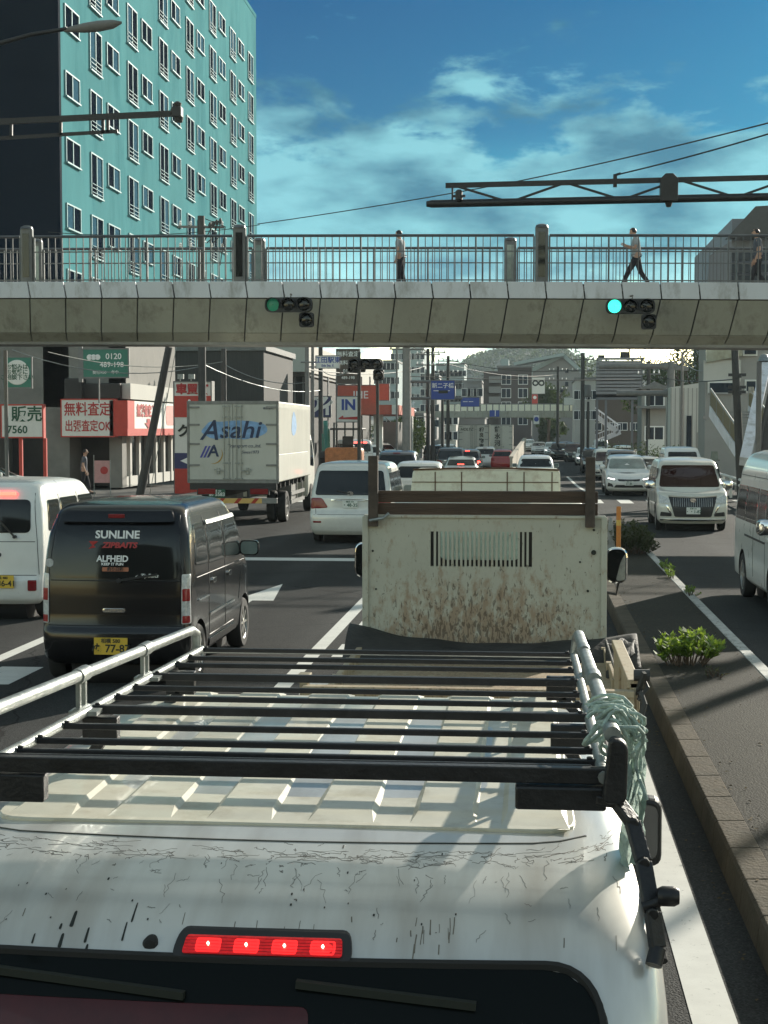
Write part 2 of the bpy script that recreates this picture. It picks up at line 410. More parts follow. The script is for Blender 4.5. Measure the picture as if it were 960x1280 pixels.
def car(name, label, cat, shells, paint, wheels, track, parts, wr=.29, arch=.05, spokes=5, seams=None, open_floor=True, rim='alloy'):
    root = thing(name, label, cat)
    mb = MB()
    for s in shells: s.into(mb, 0)
    body = mb.build('body', [M[paint], M['plastic']], root, smooth=38)
    bw = max(l[3] for l in shells[0].L)
    cyl = []
    for y in wheels:
        cyl += [(y, wr, wr + arch, bw - .26, bw + .1), (y, wr, wr + arch, -bw - .1, -bw + .26)]
    cut(body, cyl)
    m2 = MB()
    for y in wheels: m2.lathe([(wr + arch + .03, -bw + .27), (wr + arch + .03, bw - .27)], (0, y, wr), 'x', 24)
    m2.beam((0, .3, .28), (0, max(wheels) + .3, .28), bw * 1.5, .16)
    m2.build('underbody', M['plastic'], root, smooth=35)
    for y in wheels:
        for sd in (-1, 1): add_wheel(root, sd * (track - .085), y, wr, .17, sd, spokes, rim)
    for p in parts:
        nm, si, face, poly, mt = p[:5]; h = p[5] if len(p) > 5 else .006; rr = p[6] if len(p) > 6 else .04
        mb = MB(); faces = ('left', 'right') if face == 'sides' else (face,)
        for fc in faces:
            mb = MB(); patch(mb, shells[si], fc, poly, h, rr); mb.build(nm, M[mt], root, smooth=35)
    if seams:
        mb = MB()
        for si, face, pts in seams:
            for fc in (('left', 'right') if face == 'sides' else (face,)): strip(mb, shells[si], fc, pts, .008, .003)
        mb.build('panel_gaps', M['plastic'], root)
    return root
def mir(poly): return [(-a, z) for a, z in poly][::-1]
def plate(root, loc, rows, col='plate_white', ink='ink_green', rz=0, w=.33, h=.165):
    mb = MB(); mb.box(-w / 2, w / 2, -.006, .006, -h / 2, h / 2); p = mb.build('number_plate', M[col], root, bevel=.004)
    p.location = loc; p.rotation_euler = (0, 0, rz)
    for s, sz, dx, dz in rows: lettering(s, sz, M[ink], (dx, -.0075, dz), p, bold=.02, ext=.001)
    return p
def wiper(root, sh, face, a0, z0, a1, z1, name='wiper'):
    mb = MB(); p = sh.P(face, a0, z0, .03); q = sh.P(face, a1, z1, .022)
    mb.beam(p, q, .018, .02); mb.lathe([(.022, -.02), (.022, .03)], p, 'y', 10); return mb.build(name, M['plastic'], root)
def door_mirror(root, x, y, z, side, m='black_paint', fwd=1, s=1.0):
    """fwd +1: the glass looks back towards -y"""
    mb = MB(); w, h, d = .11 * s, .085 * s, .05 * s
    c = Vector((side * (x + w + .03), y, z))
    prof = rounded([(c.x - w, c.z - h), (c.x + w, c.z - h), (c.x + w, c.z + h), (c.x - w, c.z + h)], .06 * s)
    n = len(prof); vs = []
    for k, (q, yy) in enumerate(((1, -d), (1, 0), (.85, d), (.5, d * 1.3))):
        vs += [(c.x + (px - c.x) * q, y + fwd * yy, c.z + (pz - c.z) * q) for px, pz in prof]
    fs = [(i * n + k, i * n + (k + 1) % n, (i + 1) * n + (k + 1) % n, (i + 1) * n + k) for i in range(3) for k in range(n)] + [tuple(range(n)), tuple(range(3 * n, 4 * n))]
    mb.add(vs, fs); mb.beam((side * (x - .02), y, z - h * .6), (c.x - side * w * .5, y, z - h * .5), .05, .05)
    o = mb.build('door_mirror', M[m], root, smooth=40)
    g = MB(); pr2 = [(c.x + (px - c.x) * .86, c.z + (pz - c.z) * .84) for px, pz in prof]
    g.prism(pr2, y - fwd * (d + .003), y - fwd * (d - .01), 'y'); g.build('mirror_glass', M['glass_light'], o)
    return o

# --- kei van with raked nose
def kei_levels(H=1.88, tuck=.0):
    return [(.22, .08, 3.30, .66, .12), (.30, .01, 3.38, .725, .13), (.52, .0, 3.40, .7375, .13), (.60, .035, 3.36, .735, .10), (.95, .05, 3.24, .7375, .10),
            (1.06, .06, 3.12, .733, .10), (1.45, .12, 2.80, .70, .11), (H - .19, .19, 2.58, .662, .12), (H - .09, .25, 2.44, .632, .14), (H - .04, .34, 2.3, .59, .18), (H - .01, .52, 2.05, .50, .25)]
def make_kei(paint, style, label):
    sh = Shell(kei_levels(1.79 if style == 'black' else 1.83), br=.035, bf=.10, crown=.02)
    top = 1.62; P = []
    if style == 'black':
        P += [('rear_window', 0, 'rear', [(-.63, 1.06), (.63, 1.06), (.58, 1.56), (-.58, 1.56)], 'glass', .006, .07),
              ('roof_spoiler', 0, 'rear', [(-.57, 1.60), (.57, 1.60), (.53, 1.71), (-.53, 1.71)], 'black_paint', .05, .04)]
    else:
        P += [('rear_window', 0, 'rear', [(-.58, 1.15), (.58, 1.15), (.56, 1.58), (-.56, 1.58)], 'glass', .006, .08),
              ('handle_recess', 0, 'rear', rect(-.2, .2, .84, .89), 'plastic', .012, .02)]
    for poly in ([(.38, 1.16), (.95, 1.14), (.95, 1.56), (.46, 1.56)], [(1.0, 1.13), (1.78, 1.12), (1.78, 1.57), (1.0, 1.57)], [(1.84, 1.12), (2.78, 1.06), (2.50, 1.57), (1.84, 1.57)]):
        P.append(('side_window', 0, 'sides', poly, 'glass', .005, .05))
    if style == 'black':
        P = [p[:4] + ('glass_mid',) + p[5:] if p[0] == 'side_window' else p for p in P]
        P += [('window_visor', 0, 'sides', [(1.0, 1.53), (2.45, 1.53), (2.42, 1.57), (1.0, 1.57)], 'galv', .025, .01), ('side_moulding', 0, 'sides', rect(1.0, 2.3, .60, .625), 'chrome', .012, .005), ('side_moulding', 0, 'sides', rect(.45, .93, .80, .82), 'chrome', .012, .005)]
    P.append(('windscreen', 0, 'front', [(-.6, 1.1), (.6, 1.1), (.54, 1.64), (-.54, 1.64)], 'glass', .006, .06))
    P.append(('side_sill', 0, 'sides', rect(.98, 2.42, .28, .36), paint, .012, .02))
    for s in (1, -1):
        P.append(('headlight', 0, 'front', [(s * .40, .66), (s * .66, .66), (s * .68, .92), (s * .44, .86)][::s], 'lamp_clear', .01, .04))
        P.append(('door_handle', 0, 'right' if s > 0 else 'left', rect(1.10, 1.26, .92, .97), 'chrome' if style == 'black' else paint, .02, .02))
        P.append(('door_handle', 0, 'right' if s > 0 else 'left', rect(1.92, 2.08, .92, .97), 'chrome' if style == 'black' else paint, .02, .02))
    P.append(('grille', 0, 'front', rect(-.36, .36, .72, .84), 'plastic', .008, .03))
    seams = [(0, 'sides', [(.98, .40), (.98, 1.62)]), (0, 'sides', [(1.81, .40), (1.81, 1.62)]), (0, 'sides', [(2.56, .60), (2.78, 1.04)]), (0, 'sides', [(.98, .40), (2.25, .40)]), (0, 'sides', [(.40, 1.04), (2.9, 1.02)]),
             (0, 'rear', [(-.66, .60), (.66, .60)]), (0, 'rear', [(-.69, .61), (-.665, 1.05), (-.60, 1.66)]), (0, 'rear', [(.69, .61), (.665, 1.05), (.60, 1.66)]), (0, 'rear', [(-.64, 1.035), (.64, 1.035)])]
    r = car('kei_van', label, 'van', [sh], paint, [.53, 2.93], .735, P, wr=.285, seams=seams, spokes=8)
    for s in (-1, 1):
        if style == 'black':
            mb = MB(); patch(mb, sh, 'rear', [(s * .655, .62), (s * .733, .62), (s * .728, 1.10), (s * .655, 1.10)], .012, .015)
            l = mb.build('tail_lamp', M['lamp_clear'], r, smooth=35)
            for z0, z1 in ((.63, .70), (.84, .96)):
                mb = MB(); patch(mb, sh, 'rear', [(s * .664, z0), (s * .728, z0), (s * .726, z1), (s * .664, z1)], .016, .01); mb.build('red_lens', M['lamp_red'], l, smooth=35)
        else:
            mb = MB(); patch(mb, sh, 'rear', rect(s * .61 - .055, s * .61 + .055, .40, .54), .012, .015); l = mb.build('tail_lamp', M['lamp_dark_red'], r, smooth=35)
    door_mirror(r, .70, 2.72, 1.16, 1, 'black_paint' if style == 'black' else 'white_paint'); door_mirror(r, .70, 2.72, 1.16, -1, 'black_paint' if style == 'black' else 'white_paint')
    return r, sh

def box_patch_text(root, sh, face, s, size, m, a, z, bold=0, e=.009, rz=0, tilt=90, shear=0, sx=1.0, name='sticker'):
    p = sh.P(face, a, z, e); return lettering(s, size, M[m], p, root, rz, name, bold, tilt, .0015, sx=sx, shear=shear)

kei_black, sh_kb = make_kei('black_paint', 'black', 'black kei van with fishing brand stickers on its rear window and yellow plate 77')
kei_black.location = (gx(139, 14.4), 14.4, 0)
def tl(sh, z0, z1): a = sh.P('rear', 0, z0); b = sh.P('rear', 0, z1); return 90 - math.degrees(math.atan2(b.y - a.y, b.z - a.z))
T = tl(sh_kb, 1.1, 1.55)
for s, sz, a, z, m, bo, sxx, she in (('SUNLINE', .105, .02, 1.475, 'ink_white', .03, 1.05, 0), ('ZIPBAITS', .075, .05, 1.375, 'ink_red', .04, 1.15, .2), ('ALFHEID', .085, -.02, 1.245, 'ink_white', .03, .95, 0), ('KEEP IT FUN', .036, -.02, 1.195, 'ink_white', .03, 1.1, 0), ('Z ZipBaits', .05, .32, 1.085, 'ink_white', .02, 1.1, .3)):
    box_patch_text(kei_black, sh_kb, 'rear', s, sz, m, a, z, bo, .010, 0, T, she, sxx)
mb = MB(); patch(mb, sh_kb, 'rear', rect(-.12, .14, 1.125, 1.165), .009, .01); st = mb.build('sticker', mat('sticker_orange', (.45, .16, .08), .5), kei_black); box_patch_text(kei_black, sh_kb, 'rear', '釣り日和', .04, 'ink', .01, 1.145, .02, .013, 0, T)
mb = MB(); p = sh_kb.P('rear', -.215, 1.375, .010); mb.add([(p.x - .045, p.y, p.z + .04), (p.x + .05, p.y, p.z + .04), (p.x + .0, p.y, p.z), (p.x + .05, p.y, p.z - .04), (p.x - .055, p.y, p.z - .04), (p.x - .01, p.y, p.z)], [(0, 1, 2, 5), (5, 2, 3, 4)]); mb.build('sticker', M['ink_red'], kei_black)
mb = MB(); patch(mb, sh_kb, 'rear', rect(-.11, .11, .73, .77), .014, .02); mb.build('tailgate_handle', M['chrome'], kei_black, smooth=35)
mb = MB(); pc = sh_kb.P('rear', -.655, 1.20, .004); mb.lathe([(.04, -.008), (.042, 0), (.03, .003)], pc, 'y', 20); mb.build('round_badge', M['lamp_clear'], kei_black)
pl = plate(kei_black, sh_kb.P('rear', -.02, .41, .02), [('相模 580', .05, 0, .05), ('ぬ 77-87', .105, 0, -.025)], 'plate_yellow', 'ink')
mb = MB(); mb.box(-.08, .08, -.01, .02, -.02, .02); o = mb.build('high_brake_lamp', M['lamp_dark_red'], kei_black, bevel=.005); o.location = sh_kb.P('rear', 0, 1.655, .055)
wiper(kei_black, sh_kb, 'rear', .05, 1.04, .42, 1.10)
kei_white, sh_kw = make_kei('white_paint', 'white', 'white high-roof kei van with lit brake lamp and yellow plate beside the black van')
kei_white.location = (gx(-21, 19.3), 19.3, 0)
mb = MB(); mb.box(-.36, .36, -.03, .02, -.022, .022); o = mb.build('high_brake_lamp', M['lamp_on'], kei_white, bevel=.006); o.location = sh_kw.P('rear', 0, 1.655, .01)
plate(kei_white, sh_kw.P('rear', .22, .52, .02), [('横浜 480', .045, 0, .05), ('て 36-41', .105, 0, -.025)], 'plate_yellow', 'ink')
wiper(kei_white, sh_kw, 'rear', .38, 1.10, .12, 1.36)
# ---- minivan rear view / front view (people carrier)
def hoodwarp(cowl, nose, drop, zb):
    def w(x, y, z):
        if y <= cowl or z < .45: return z
        t = min(1, (y - cowl) / (nose - cowl)); k = min(1, (z - .45) / (zb - .45)); return z - drop * (t ** 1.3) * k
    return w
def make_minivan(paint, kind, label, name='minivan'):
    if kind == 'silver': L, hw, H, belt = 4.85, .90, 1.78, 1.02
    else: L, hw, H, belt = 4.70, .8475, 1.76, 1.04
    lo = Shell([(.20, .10, L - .12, hw - .10, .15), (.30, .02, L - .02, hw - .02, .20), (.55, .0, L, hw, .20), (.66, .02, L, hw, .2), (.74, .06, L - .02, hw - .005, .18), (belt - .08, .08, L - .10, hw - .005, .16), (belt, .09, L - .22, hw - .02, .18), (belt + .02, .12, L - .34, hw - .06, .2)],
               br=.05, bf=.16, warp=hoodwarp(L - 1.05, L, .20, belt), crown=.01)
    up = Shell([(belt - .10, .09, L - .80, hw - .015, .16), (belt, .10, L - .92, hw - .02, .16), (H - .45, .20, L - 1.30, hw - .06, .15), (H - .20, .28, L - 1.58, hw - .11, .15), (H - .10, .34, L - 1.75, hw - .15, .17), (H - .045, .46, L - 1.95, hw - .21, .2), (H - .015, .65, L - 2.25, hw - .32, .26)], br=.05, bf=.14, crown=.025)
    P = [('rear_window', 1, 'rear', [(-hw + .12, belt + .04), (hw - .12, belt + .04), (hw - .20, H - .19), (-hw + .20, H - .19)], 'glass', .006, .07),
         ('windscreen', 1, 'front', [(-hw + .10, belt + .02), (hw - .10, belt + .02), (hw - .20, H - .17), (-hw + .20, H - .17)], 'glass_brown' if kind == 'front' else 'glass', .006, .08)]
    z0, z1 = belt + .05, H - .25
    for poly in ([(.42, z0 + .02), (1.30, z0), (1.30, z1), (.52, z1)], [(1.36, z0), (2.36, z0), (2.36, z1), (1.36, z1)], [(2.42, z0), (3.30, z0), (3.12, z1), (2.42, z1)]):
        P.append(('side_window', 1, 'sides', poly, 'glass', .005, .05))
    seams = [(0, 'sides', [(1.33, .42), (1.33, belt - .02)]), (0, 'sides', [(2.39, .42), (2.39, belt - .02)]), (0, 'sides', [(3.36, .5), (3.40, belt - .1)]), (1, 'sides', [(1.33, belt), (1.33, H - .2)]), (1, 'sides', [(2.39, belt), (2.39, H - .2)]),
             (0, 'rear', [(-hw + .10, .64), (hw - .10, .64)]), (0, 'rear', [(-hw + .15, .645), (-hw + .12, belt - .05)]), (0, 'rear', [(hw - .15, .645), (hw - .12, belt - .05)])]
    for s in (1, -1):
        for yy in (1.42, 2.50): P.append(('door_handle', 0, 'right' if s > 0 else 'left', rect(yy, yy + .18, .90, .95), 'chrome', .018, .02))
        P.append(('tail_lamp', 0, 'rear', [(s * (hw - .015), .76), (s * (hw - .42), .79), (s * (hw - .28), belt - .02), (s * (hw - .03), belt - .02)][::-s], 'lamp_dark_red', .014, .05))
        P.append(('bumper_reflector', 0, 'rear', rect(s * .72 - .09, s * .72 + .09, .46, .50), 'lamp_dark_red', .01, .01))
        P.append(('headlight', 0, 'front', [(s * .47, .80), (s * (hw - .04), .76), (s * (hw - .05), 1.02), (s * .55, .92)][::s], 'lamp_clear', .014, .04))
    if kind == 'front':
        P += [('grille', 0, 'front', [(-.58, 1.0), (-.44, .37), (.44, .37), (.58, 1.0)], 'plastic', .02, .04),
              ('lower_lip', 0, 'front', rect(-.78, .78, .27, .31), 'chrome', .03, .02)]
        for s in (1, -1):
            P.append(('fog_lamp_bezel', 0, 'front', [(s * .50, .38), (s * .78, .38), (s * .76, .50), (s * .54, .47)][::s], 'plastic', .012, .03))
            P.append(('chrome_blade', 0, 'front', [(s * .50, .42), (s * .53, .42), (s * .66, .74), (s * .60, .74)][::s], 'chrome', .02, .01))
    else:
        P += [('grille', 0, 'front', [(-.48, .88), (-.44, .62), (.44, .62), (.48, .88)], 'chrome', .015, .04), ('air_intake', 0, 'front', rect(-.5, .5, .34, .5), 'plastic', .01, .04)]
    r = car(name, label, 'minivan', [lo, up], paint, [.92, L - .95], hw - .005, P, wr=.325, seams=seams, spokes=7)
    door_mirror(r, hw - .05, L - 1.35, belt + .06, 1, 'chrome' if kind == 'front' else paint, s=1.15); door_mirror(r, hw - .05, L - 1.35, belt + .06, -1, 'chrome' if kind == 'front' else paint, s=1.15)
    return r, lo, up
mv_silver, ml, mu = make_minivan('silver_paint', 'silver', 'silver minivan with white plate ending 35 and dark red tail lamps')
mv_silver.location = (gx(437, 33), 33, 0)
plate(mv_silver, ml.P('rear', 0, .87, .03), [('横浜 300', .045, 0, .05), ('・48-35', .10, 0, -.025)])
mb = MB(); patch(mb, ml, 'rear', rect(-.42, .42, .945, .975), .03, .02); mb.build('chrome_garnish', M['chrome'], mv_silver, smooth=35)
mb = MB(); mb.lathe([(.07, -.01), (.07, .01)], (0, 0, 0), 'y', 20); o = mb.build('maker_badge', M['chrome'], mv_silver); o.location = mu.P('rear', 0, 1.10, .02); o.scale = (1, 1, .7)
wiper(mv_silver, mu, 'rear', -.02, 1.10, -.30, 1.16)
mv_pearl, pl_, pu_ = make_minivan('pearl_paint', 'front', 'white minivan with tall dark grille leading the oncoming lane')
mv_pearl.location = (gx(872, 37.6), 37.6 + 4.7, 0); mv_pearl.rotation_euler = (0, 0, R(180) - R(1))
plate(mv_pearl, pl_.P('front', 0, .56, .04), [('湘南 501', .045, 0, .05), ('・・1-87', .10, 0, -.025)], rz=R(180))
mb = MB()
for k in range(19): x = -.46 + .92 * k / 18; strip(mb, pl_, 'front', [(x, .70), (x, .97)], .012, .026)
strip(mb, pl_, 'front', [(-.58, 1.0), (.58, 1.0)], .03, .03); mb.build('grille_bars', M['alloy'], mv_pearl)
mb = MB(); mb.lathe([(.055, -.012), (.055, .012)], (0, 0, 0), 'y', 20); o = mb.build('maker_badge', M['chrome'], mv_pearl); o.location = pl_.P('front', 0, .93, .05); o.scale = (1.3, 1, 1)

# ---- hatchback / sedan / suv with lower tub and cabin
def make_car(paint, kind, label, name, cat):
    if kind == 'hatch': L, hw, H, belt, cr_, ck, wr = 4.0, .8475, 1.52, .98, .30, 2.95, .30
    elif kind == 'sedan': L, hw, H, belt, cr_, ck, wr = 4.5, .87, 1.45, .96, .85, 3.25, .31
    else: L, hw, H, belt, cr_, ck, wr = 4.6, .90, 1.68, 1.08, .22, 3.35, .35
    def w(x, y, z):
        z2 = z
        if y > ck - .35 and z > .45: t = min(1, (y - ck + .35) / (L - ck + .35)); z2 = z - (.27 if kind != 'suv' else .2) * (t ** 1.5) * (z - .45) / (belt - .45)
        if kind == 'sedan' and y < cr_ and z > .6: z2 -= .06 * (1 - y / cr_) * (z - .6) / (belt - .6)
        return z2
    lo = Shell([(.18, .12, L - .14, hw - .12, .18), (.28, .03, L - .03, hw - .03, .24), (.50, .0, L, hw, .26), (.62, .02, L - .01, hw, .26), (.70, .05, L - .03, hw - .01, .24), (belt - .1, .10, L - .14, hw - .02, .22), (belt - .02, .13, L - .3, hw - .06, .22), (belt, .17, L - .42, hw - .11, .24)], br=.07, bf=.16, warp=w, crown=.02)
    up = Shell([(belt - .12, cr_ - .10, ck + .12, hw - .05, .2), (belt, cr_, ck, hw - .07, .2), (H - .28, cr_ + .20 + (.12 if kind == 'sedan' else 0), ck - .45, hw - .13, .2), (H - .13, cr_ + .38 + (.2 if kind == 'sedan' else 0), ck - .72, hw - .19, .2), (H - .06, cr_ + .55 + (.2 if kind == 'sedan' else 0), ck - .95, hw - .24, .22), (H - .02, cr_ + .85, ck - 1.25, hw - .33, .26)], br=.07, bf=.12, crown=.02)
    z0, z1 = belt + .02, H - .13
    P = [('rear_window', 1, 'rear', [(-hw + .17, z0 + .02), (hw - .17, z0 + .02), (hw - .26, z1 - .03), (-hw + .26, z1 - .03)], 'glass', .006, .07),
         ('windscreen', 1, 'front', [(-hw + .14, z0), (hw - .14, z0), (hw - .25, z1 - .02), (-hw + .25, z1 - .02)], 'glass_light' if kind == 'hatch' else 'glass', .006, .08)]
    m_ = (cr_ + ck) / 2 - .1
    P.append(('side_window', 1, 'sides', [(cr_ + .28, z0 + .02), (m_ - .03, z0), (m_ - .03, z1 - .03), (cr_ + .6, z1 - .04)], 'glass', .005, .05))
    P.append(('side_window', 1, 'sides', [(m_ + .03, z0), (ck - .25, z0), (ck - .72, z1 - .04), (m_ + .03, z1 - .03)], 'glass', .005, .05))
    for s in (1, -1):
        P.append(('tail_lamp', 0, 'rear', [(s * (hw - .04), .66), (s * (hw - .30), .70), (s * (hw - .24), belt - .10), (s * (hw - .06), belt - .10)][::-s], 'lamp_red', .014, .04))
        P.append(('headlight', 0, 'front', [(s * .46, .66), (s * (hw - .05), .70), (s * (hw - .08), .94 if kind != 'suv' else 1.0), (s * .56, .84)][::s], 'lamp_clear', .016, .05))
        P.append(('bumper_vent', 0, 'front', [(s * .56, .34), (s * .78, .36), (s * .76, .54), (s * .62, .46)][::s], 'plastic', .01, .03))
    P.append(('grille', 0, 'front', [(-.42, .78), (-.38, .66), (.38, .66), (.42, .78)] if kind != 'suv' else [(-.44, .92), (-.34, .6), (.34, .6), (.44, .92)], 'plastic', .012, .03))
    P.append(('air_intake', 0, 'front', [(-.55, .32), (.55, .32), (.48, .42), (-.48, .42)], 'plastic', .012, .03))
    seams = [(0, 'sides', [(m_, .35), (m_, belt - .06)]), (0, 'sides', [(ck - .3, .35), (ck - .22, belt - .06)])]
    r = car(name, label, cat, [lo, up], paint, [.72, L - .85], hw - .005, P, wr=wr, seams=seams, spokes=5)
    door_mirror(r, hw - .08, ck - .45, belt + .06, 1, paint); door_mirror(r, hw - .08, ck - .45, belt + .06, -1, paint)
    return r, lo, up
hb, hl, hu = make_car('white_paint', 'hatch', 'white hatchback with lit headlights following the white minivan', 'hatchback', 'car')
hb.location = (gx(787, 57.5), 57.5 + 4.0, 0); hb.rotation_euler = (0, 0, R(180))
for s in (1, -1):
    mb = MB(); strip(mb, hl, 'front', [(s * .52, .74), (s * .76, .78)], .04, .02); mb.build('lamp_strip', M['head_on'], hb)
plate(hb, hl.P('front', 0, .52, .03), [('横浜 530', .045, 0, .05), ('31-86', .10, 0, -.025)], rz=R(180))
sd, sl2, su2 = make_car('silver_paint', 'sedan', 'silver sedan with brake lamp lit queuing behind the dark sport utility', 'sedan', 'car')
sd.location = (gx(575, 76), 76, gz(76))
plate(sd, sl2.P('rear', 0, .60, .03), [('品川 300', .045, 0, .05), ('52-10', .10, 0, -.025)])
suv, vl2, vu2 = make_car('grey_paint', 'suv', 'dark grey sport utility with both brake lamps glowing red in the queue', 'sport_utility', 'car')
suv.location = (gx(584, 98), 98, gz(98))
for s in (1, -1):
    mb = MB(); patch(mb, vl2, 'rear', rect(s * .74 - .09, s * .74 + .09, .76, .94), .024, .04); mb.build('brake_light', M['lamp_on'], suv, smooth=35)
mb = MB(); mb.box(-.14, .14, -.015, .015, -.018, .018); o = mb.build('high_brake_lamp', M['lamp_on'], suv); o.location = vu2.P('rear', 0, 1.58, .02)
mb = MB(); mb.box(-.16, .16, -.015, .015, -.02, .02); o = mb.build('high_brake_lamp', M['lamp_on'], sd); o.location = su2.P('rear', 0, 1.06, .02)

# ---- big one-box van (high roof) with its driver side towards us
def make_bigvan():
    L, hw, H = 4.7, .85, 2.20
    sh = Shell([(.25, .10, L - .10, hw - .08, .14), (.33, .02, L - .02, hw - .01, .15), (.6, .0, L, hw, .15), (.72, .03, L - .01, hw, .13), (1.02, .04, L - .10, hw - .003, .13), (1.16, .05, L - .28, hw - .008, .13), (1.62, .10, L - .72, hw - .05, .13), (1.78, .12, L - .9, hw - .08, .14), (1.84, .13, L - 1.0, hw - .085, .15), (2.02, .20, L - 1.25, hw - .14, .18), (2.12, .28, L - 1.45, hw - .21, .22), (2.18, .45, L - 1.7, hw - .34, .3)], br=.04, bf=.15, crown=.03)
    z0, z1 = 1.15, 1.66
    P = [('windscreen', 0, 'front', [(-.70, 1.14), (.70, 1.14), (.60, 1.74), (-.60, 1.74)], 'glass', .006, .08), ('rear_window', 0, 'rear', [(-.7, 1.15), (.7, 1.15), (.65, 1.68), (-.65, 1.68)], 'glass', .006, .07)]
    for poly in ([(.28, z0), (1.18, z0), (1.18, z1), (.34, z1)], [(1.22, z0), (2.26, z0), (2.26, z1), (1.22, z1)], [(2.32, z0), (3.0, z0), (3.0, z1), (2.32, z1)], [(3.08, z0 - .03), (4.12, z0 - .1), (3.72, z1), (3.08, z1)]):
        P.append(('side_window', 0, 'sides', poly, 'glass', .005, .04))
    for s in (1, -1):
        P.append(('headlight', 0, 'front', [(s * .5, .72), (s * .80, .76), (s * .80, .98), (s * .52, .92)][::s], 'lamp_clear', .014, .04))
        P.append(('tail_lamp', 0, 'rear', rect(s * .79 - .05, s * .79 + .05, .7, 1.08), 'lamp_red', .012, .02))
        P.append(('door_handle', 0, 'right' if s > 0 else 'left', rect(3.14, 3.32, .98, 1.03), 'white_paint', .02, .02))
    P += [('grille', 0, 'front', rect(-.45, .45, .74, .9), 'plastic', .012, .03), ('side_rail', 0, 'sides', rect(1.2, 3.0, .93, .96), 'plastic', .006, .01)]
    seams = [(0, 'sides', [(3.04, .36), (3.04, 1.72)]), (0, 'sides', [(4.05, .7), (4.15, 1.08)]), (0, 'sides', [(2.0, .4), (2.0, 1.1)]), (0, 'sides', [(.2, 1.81), (3.6, 1.81)])]
    r = car('passenger_van', 'white high-roof passenger van cut off by the right edge of the photo', 'van', [sh], 'white_paint', [1.0, 3.57], .845, P, wr=.335, seams=seams, spokes=6)
    door_mirror(r, .80, 3.98, 1.22, 1, 'chrome', s=1.25); door_mirror(r, .80, 3.98, 1.22, -1, 'chrome', s=1.25)
    return r
bv = make_bigvan(); bv.location = (4.02, 24.2, 0); bv.rotation_euler = (0, 0, R(180.5))

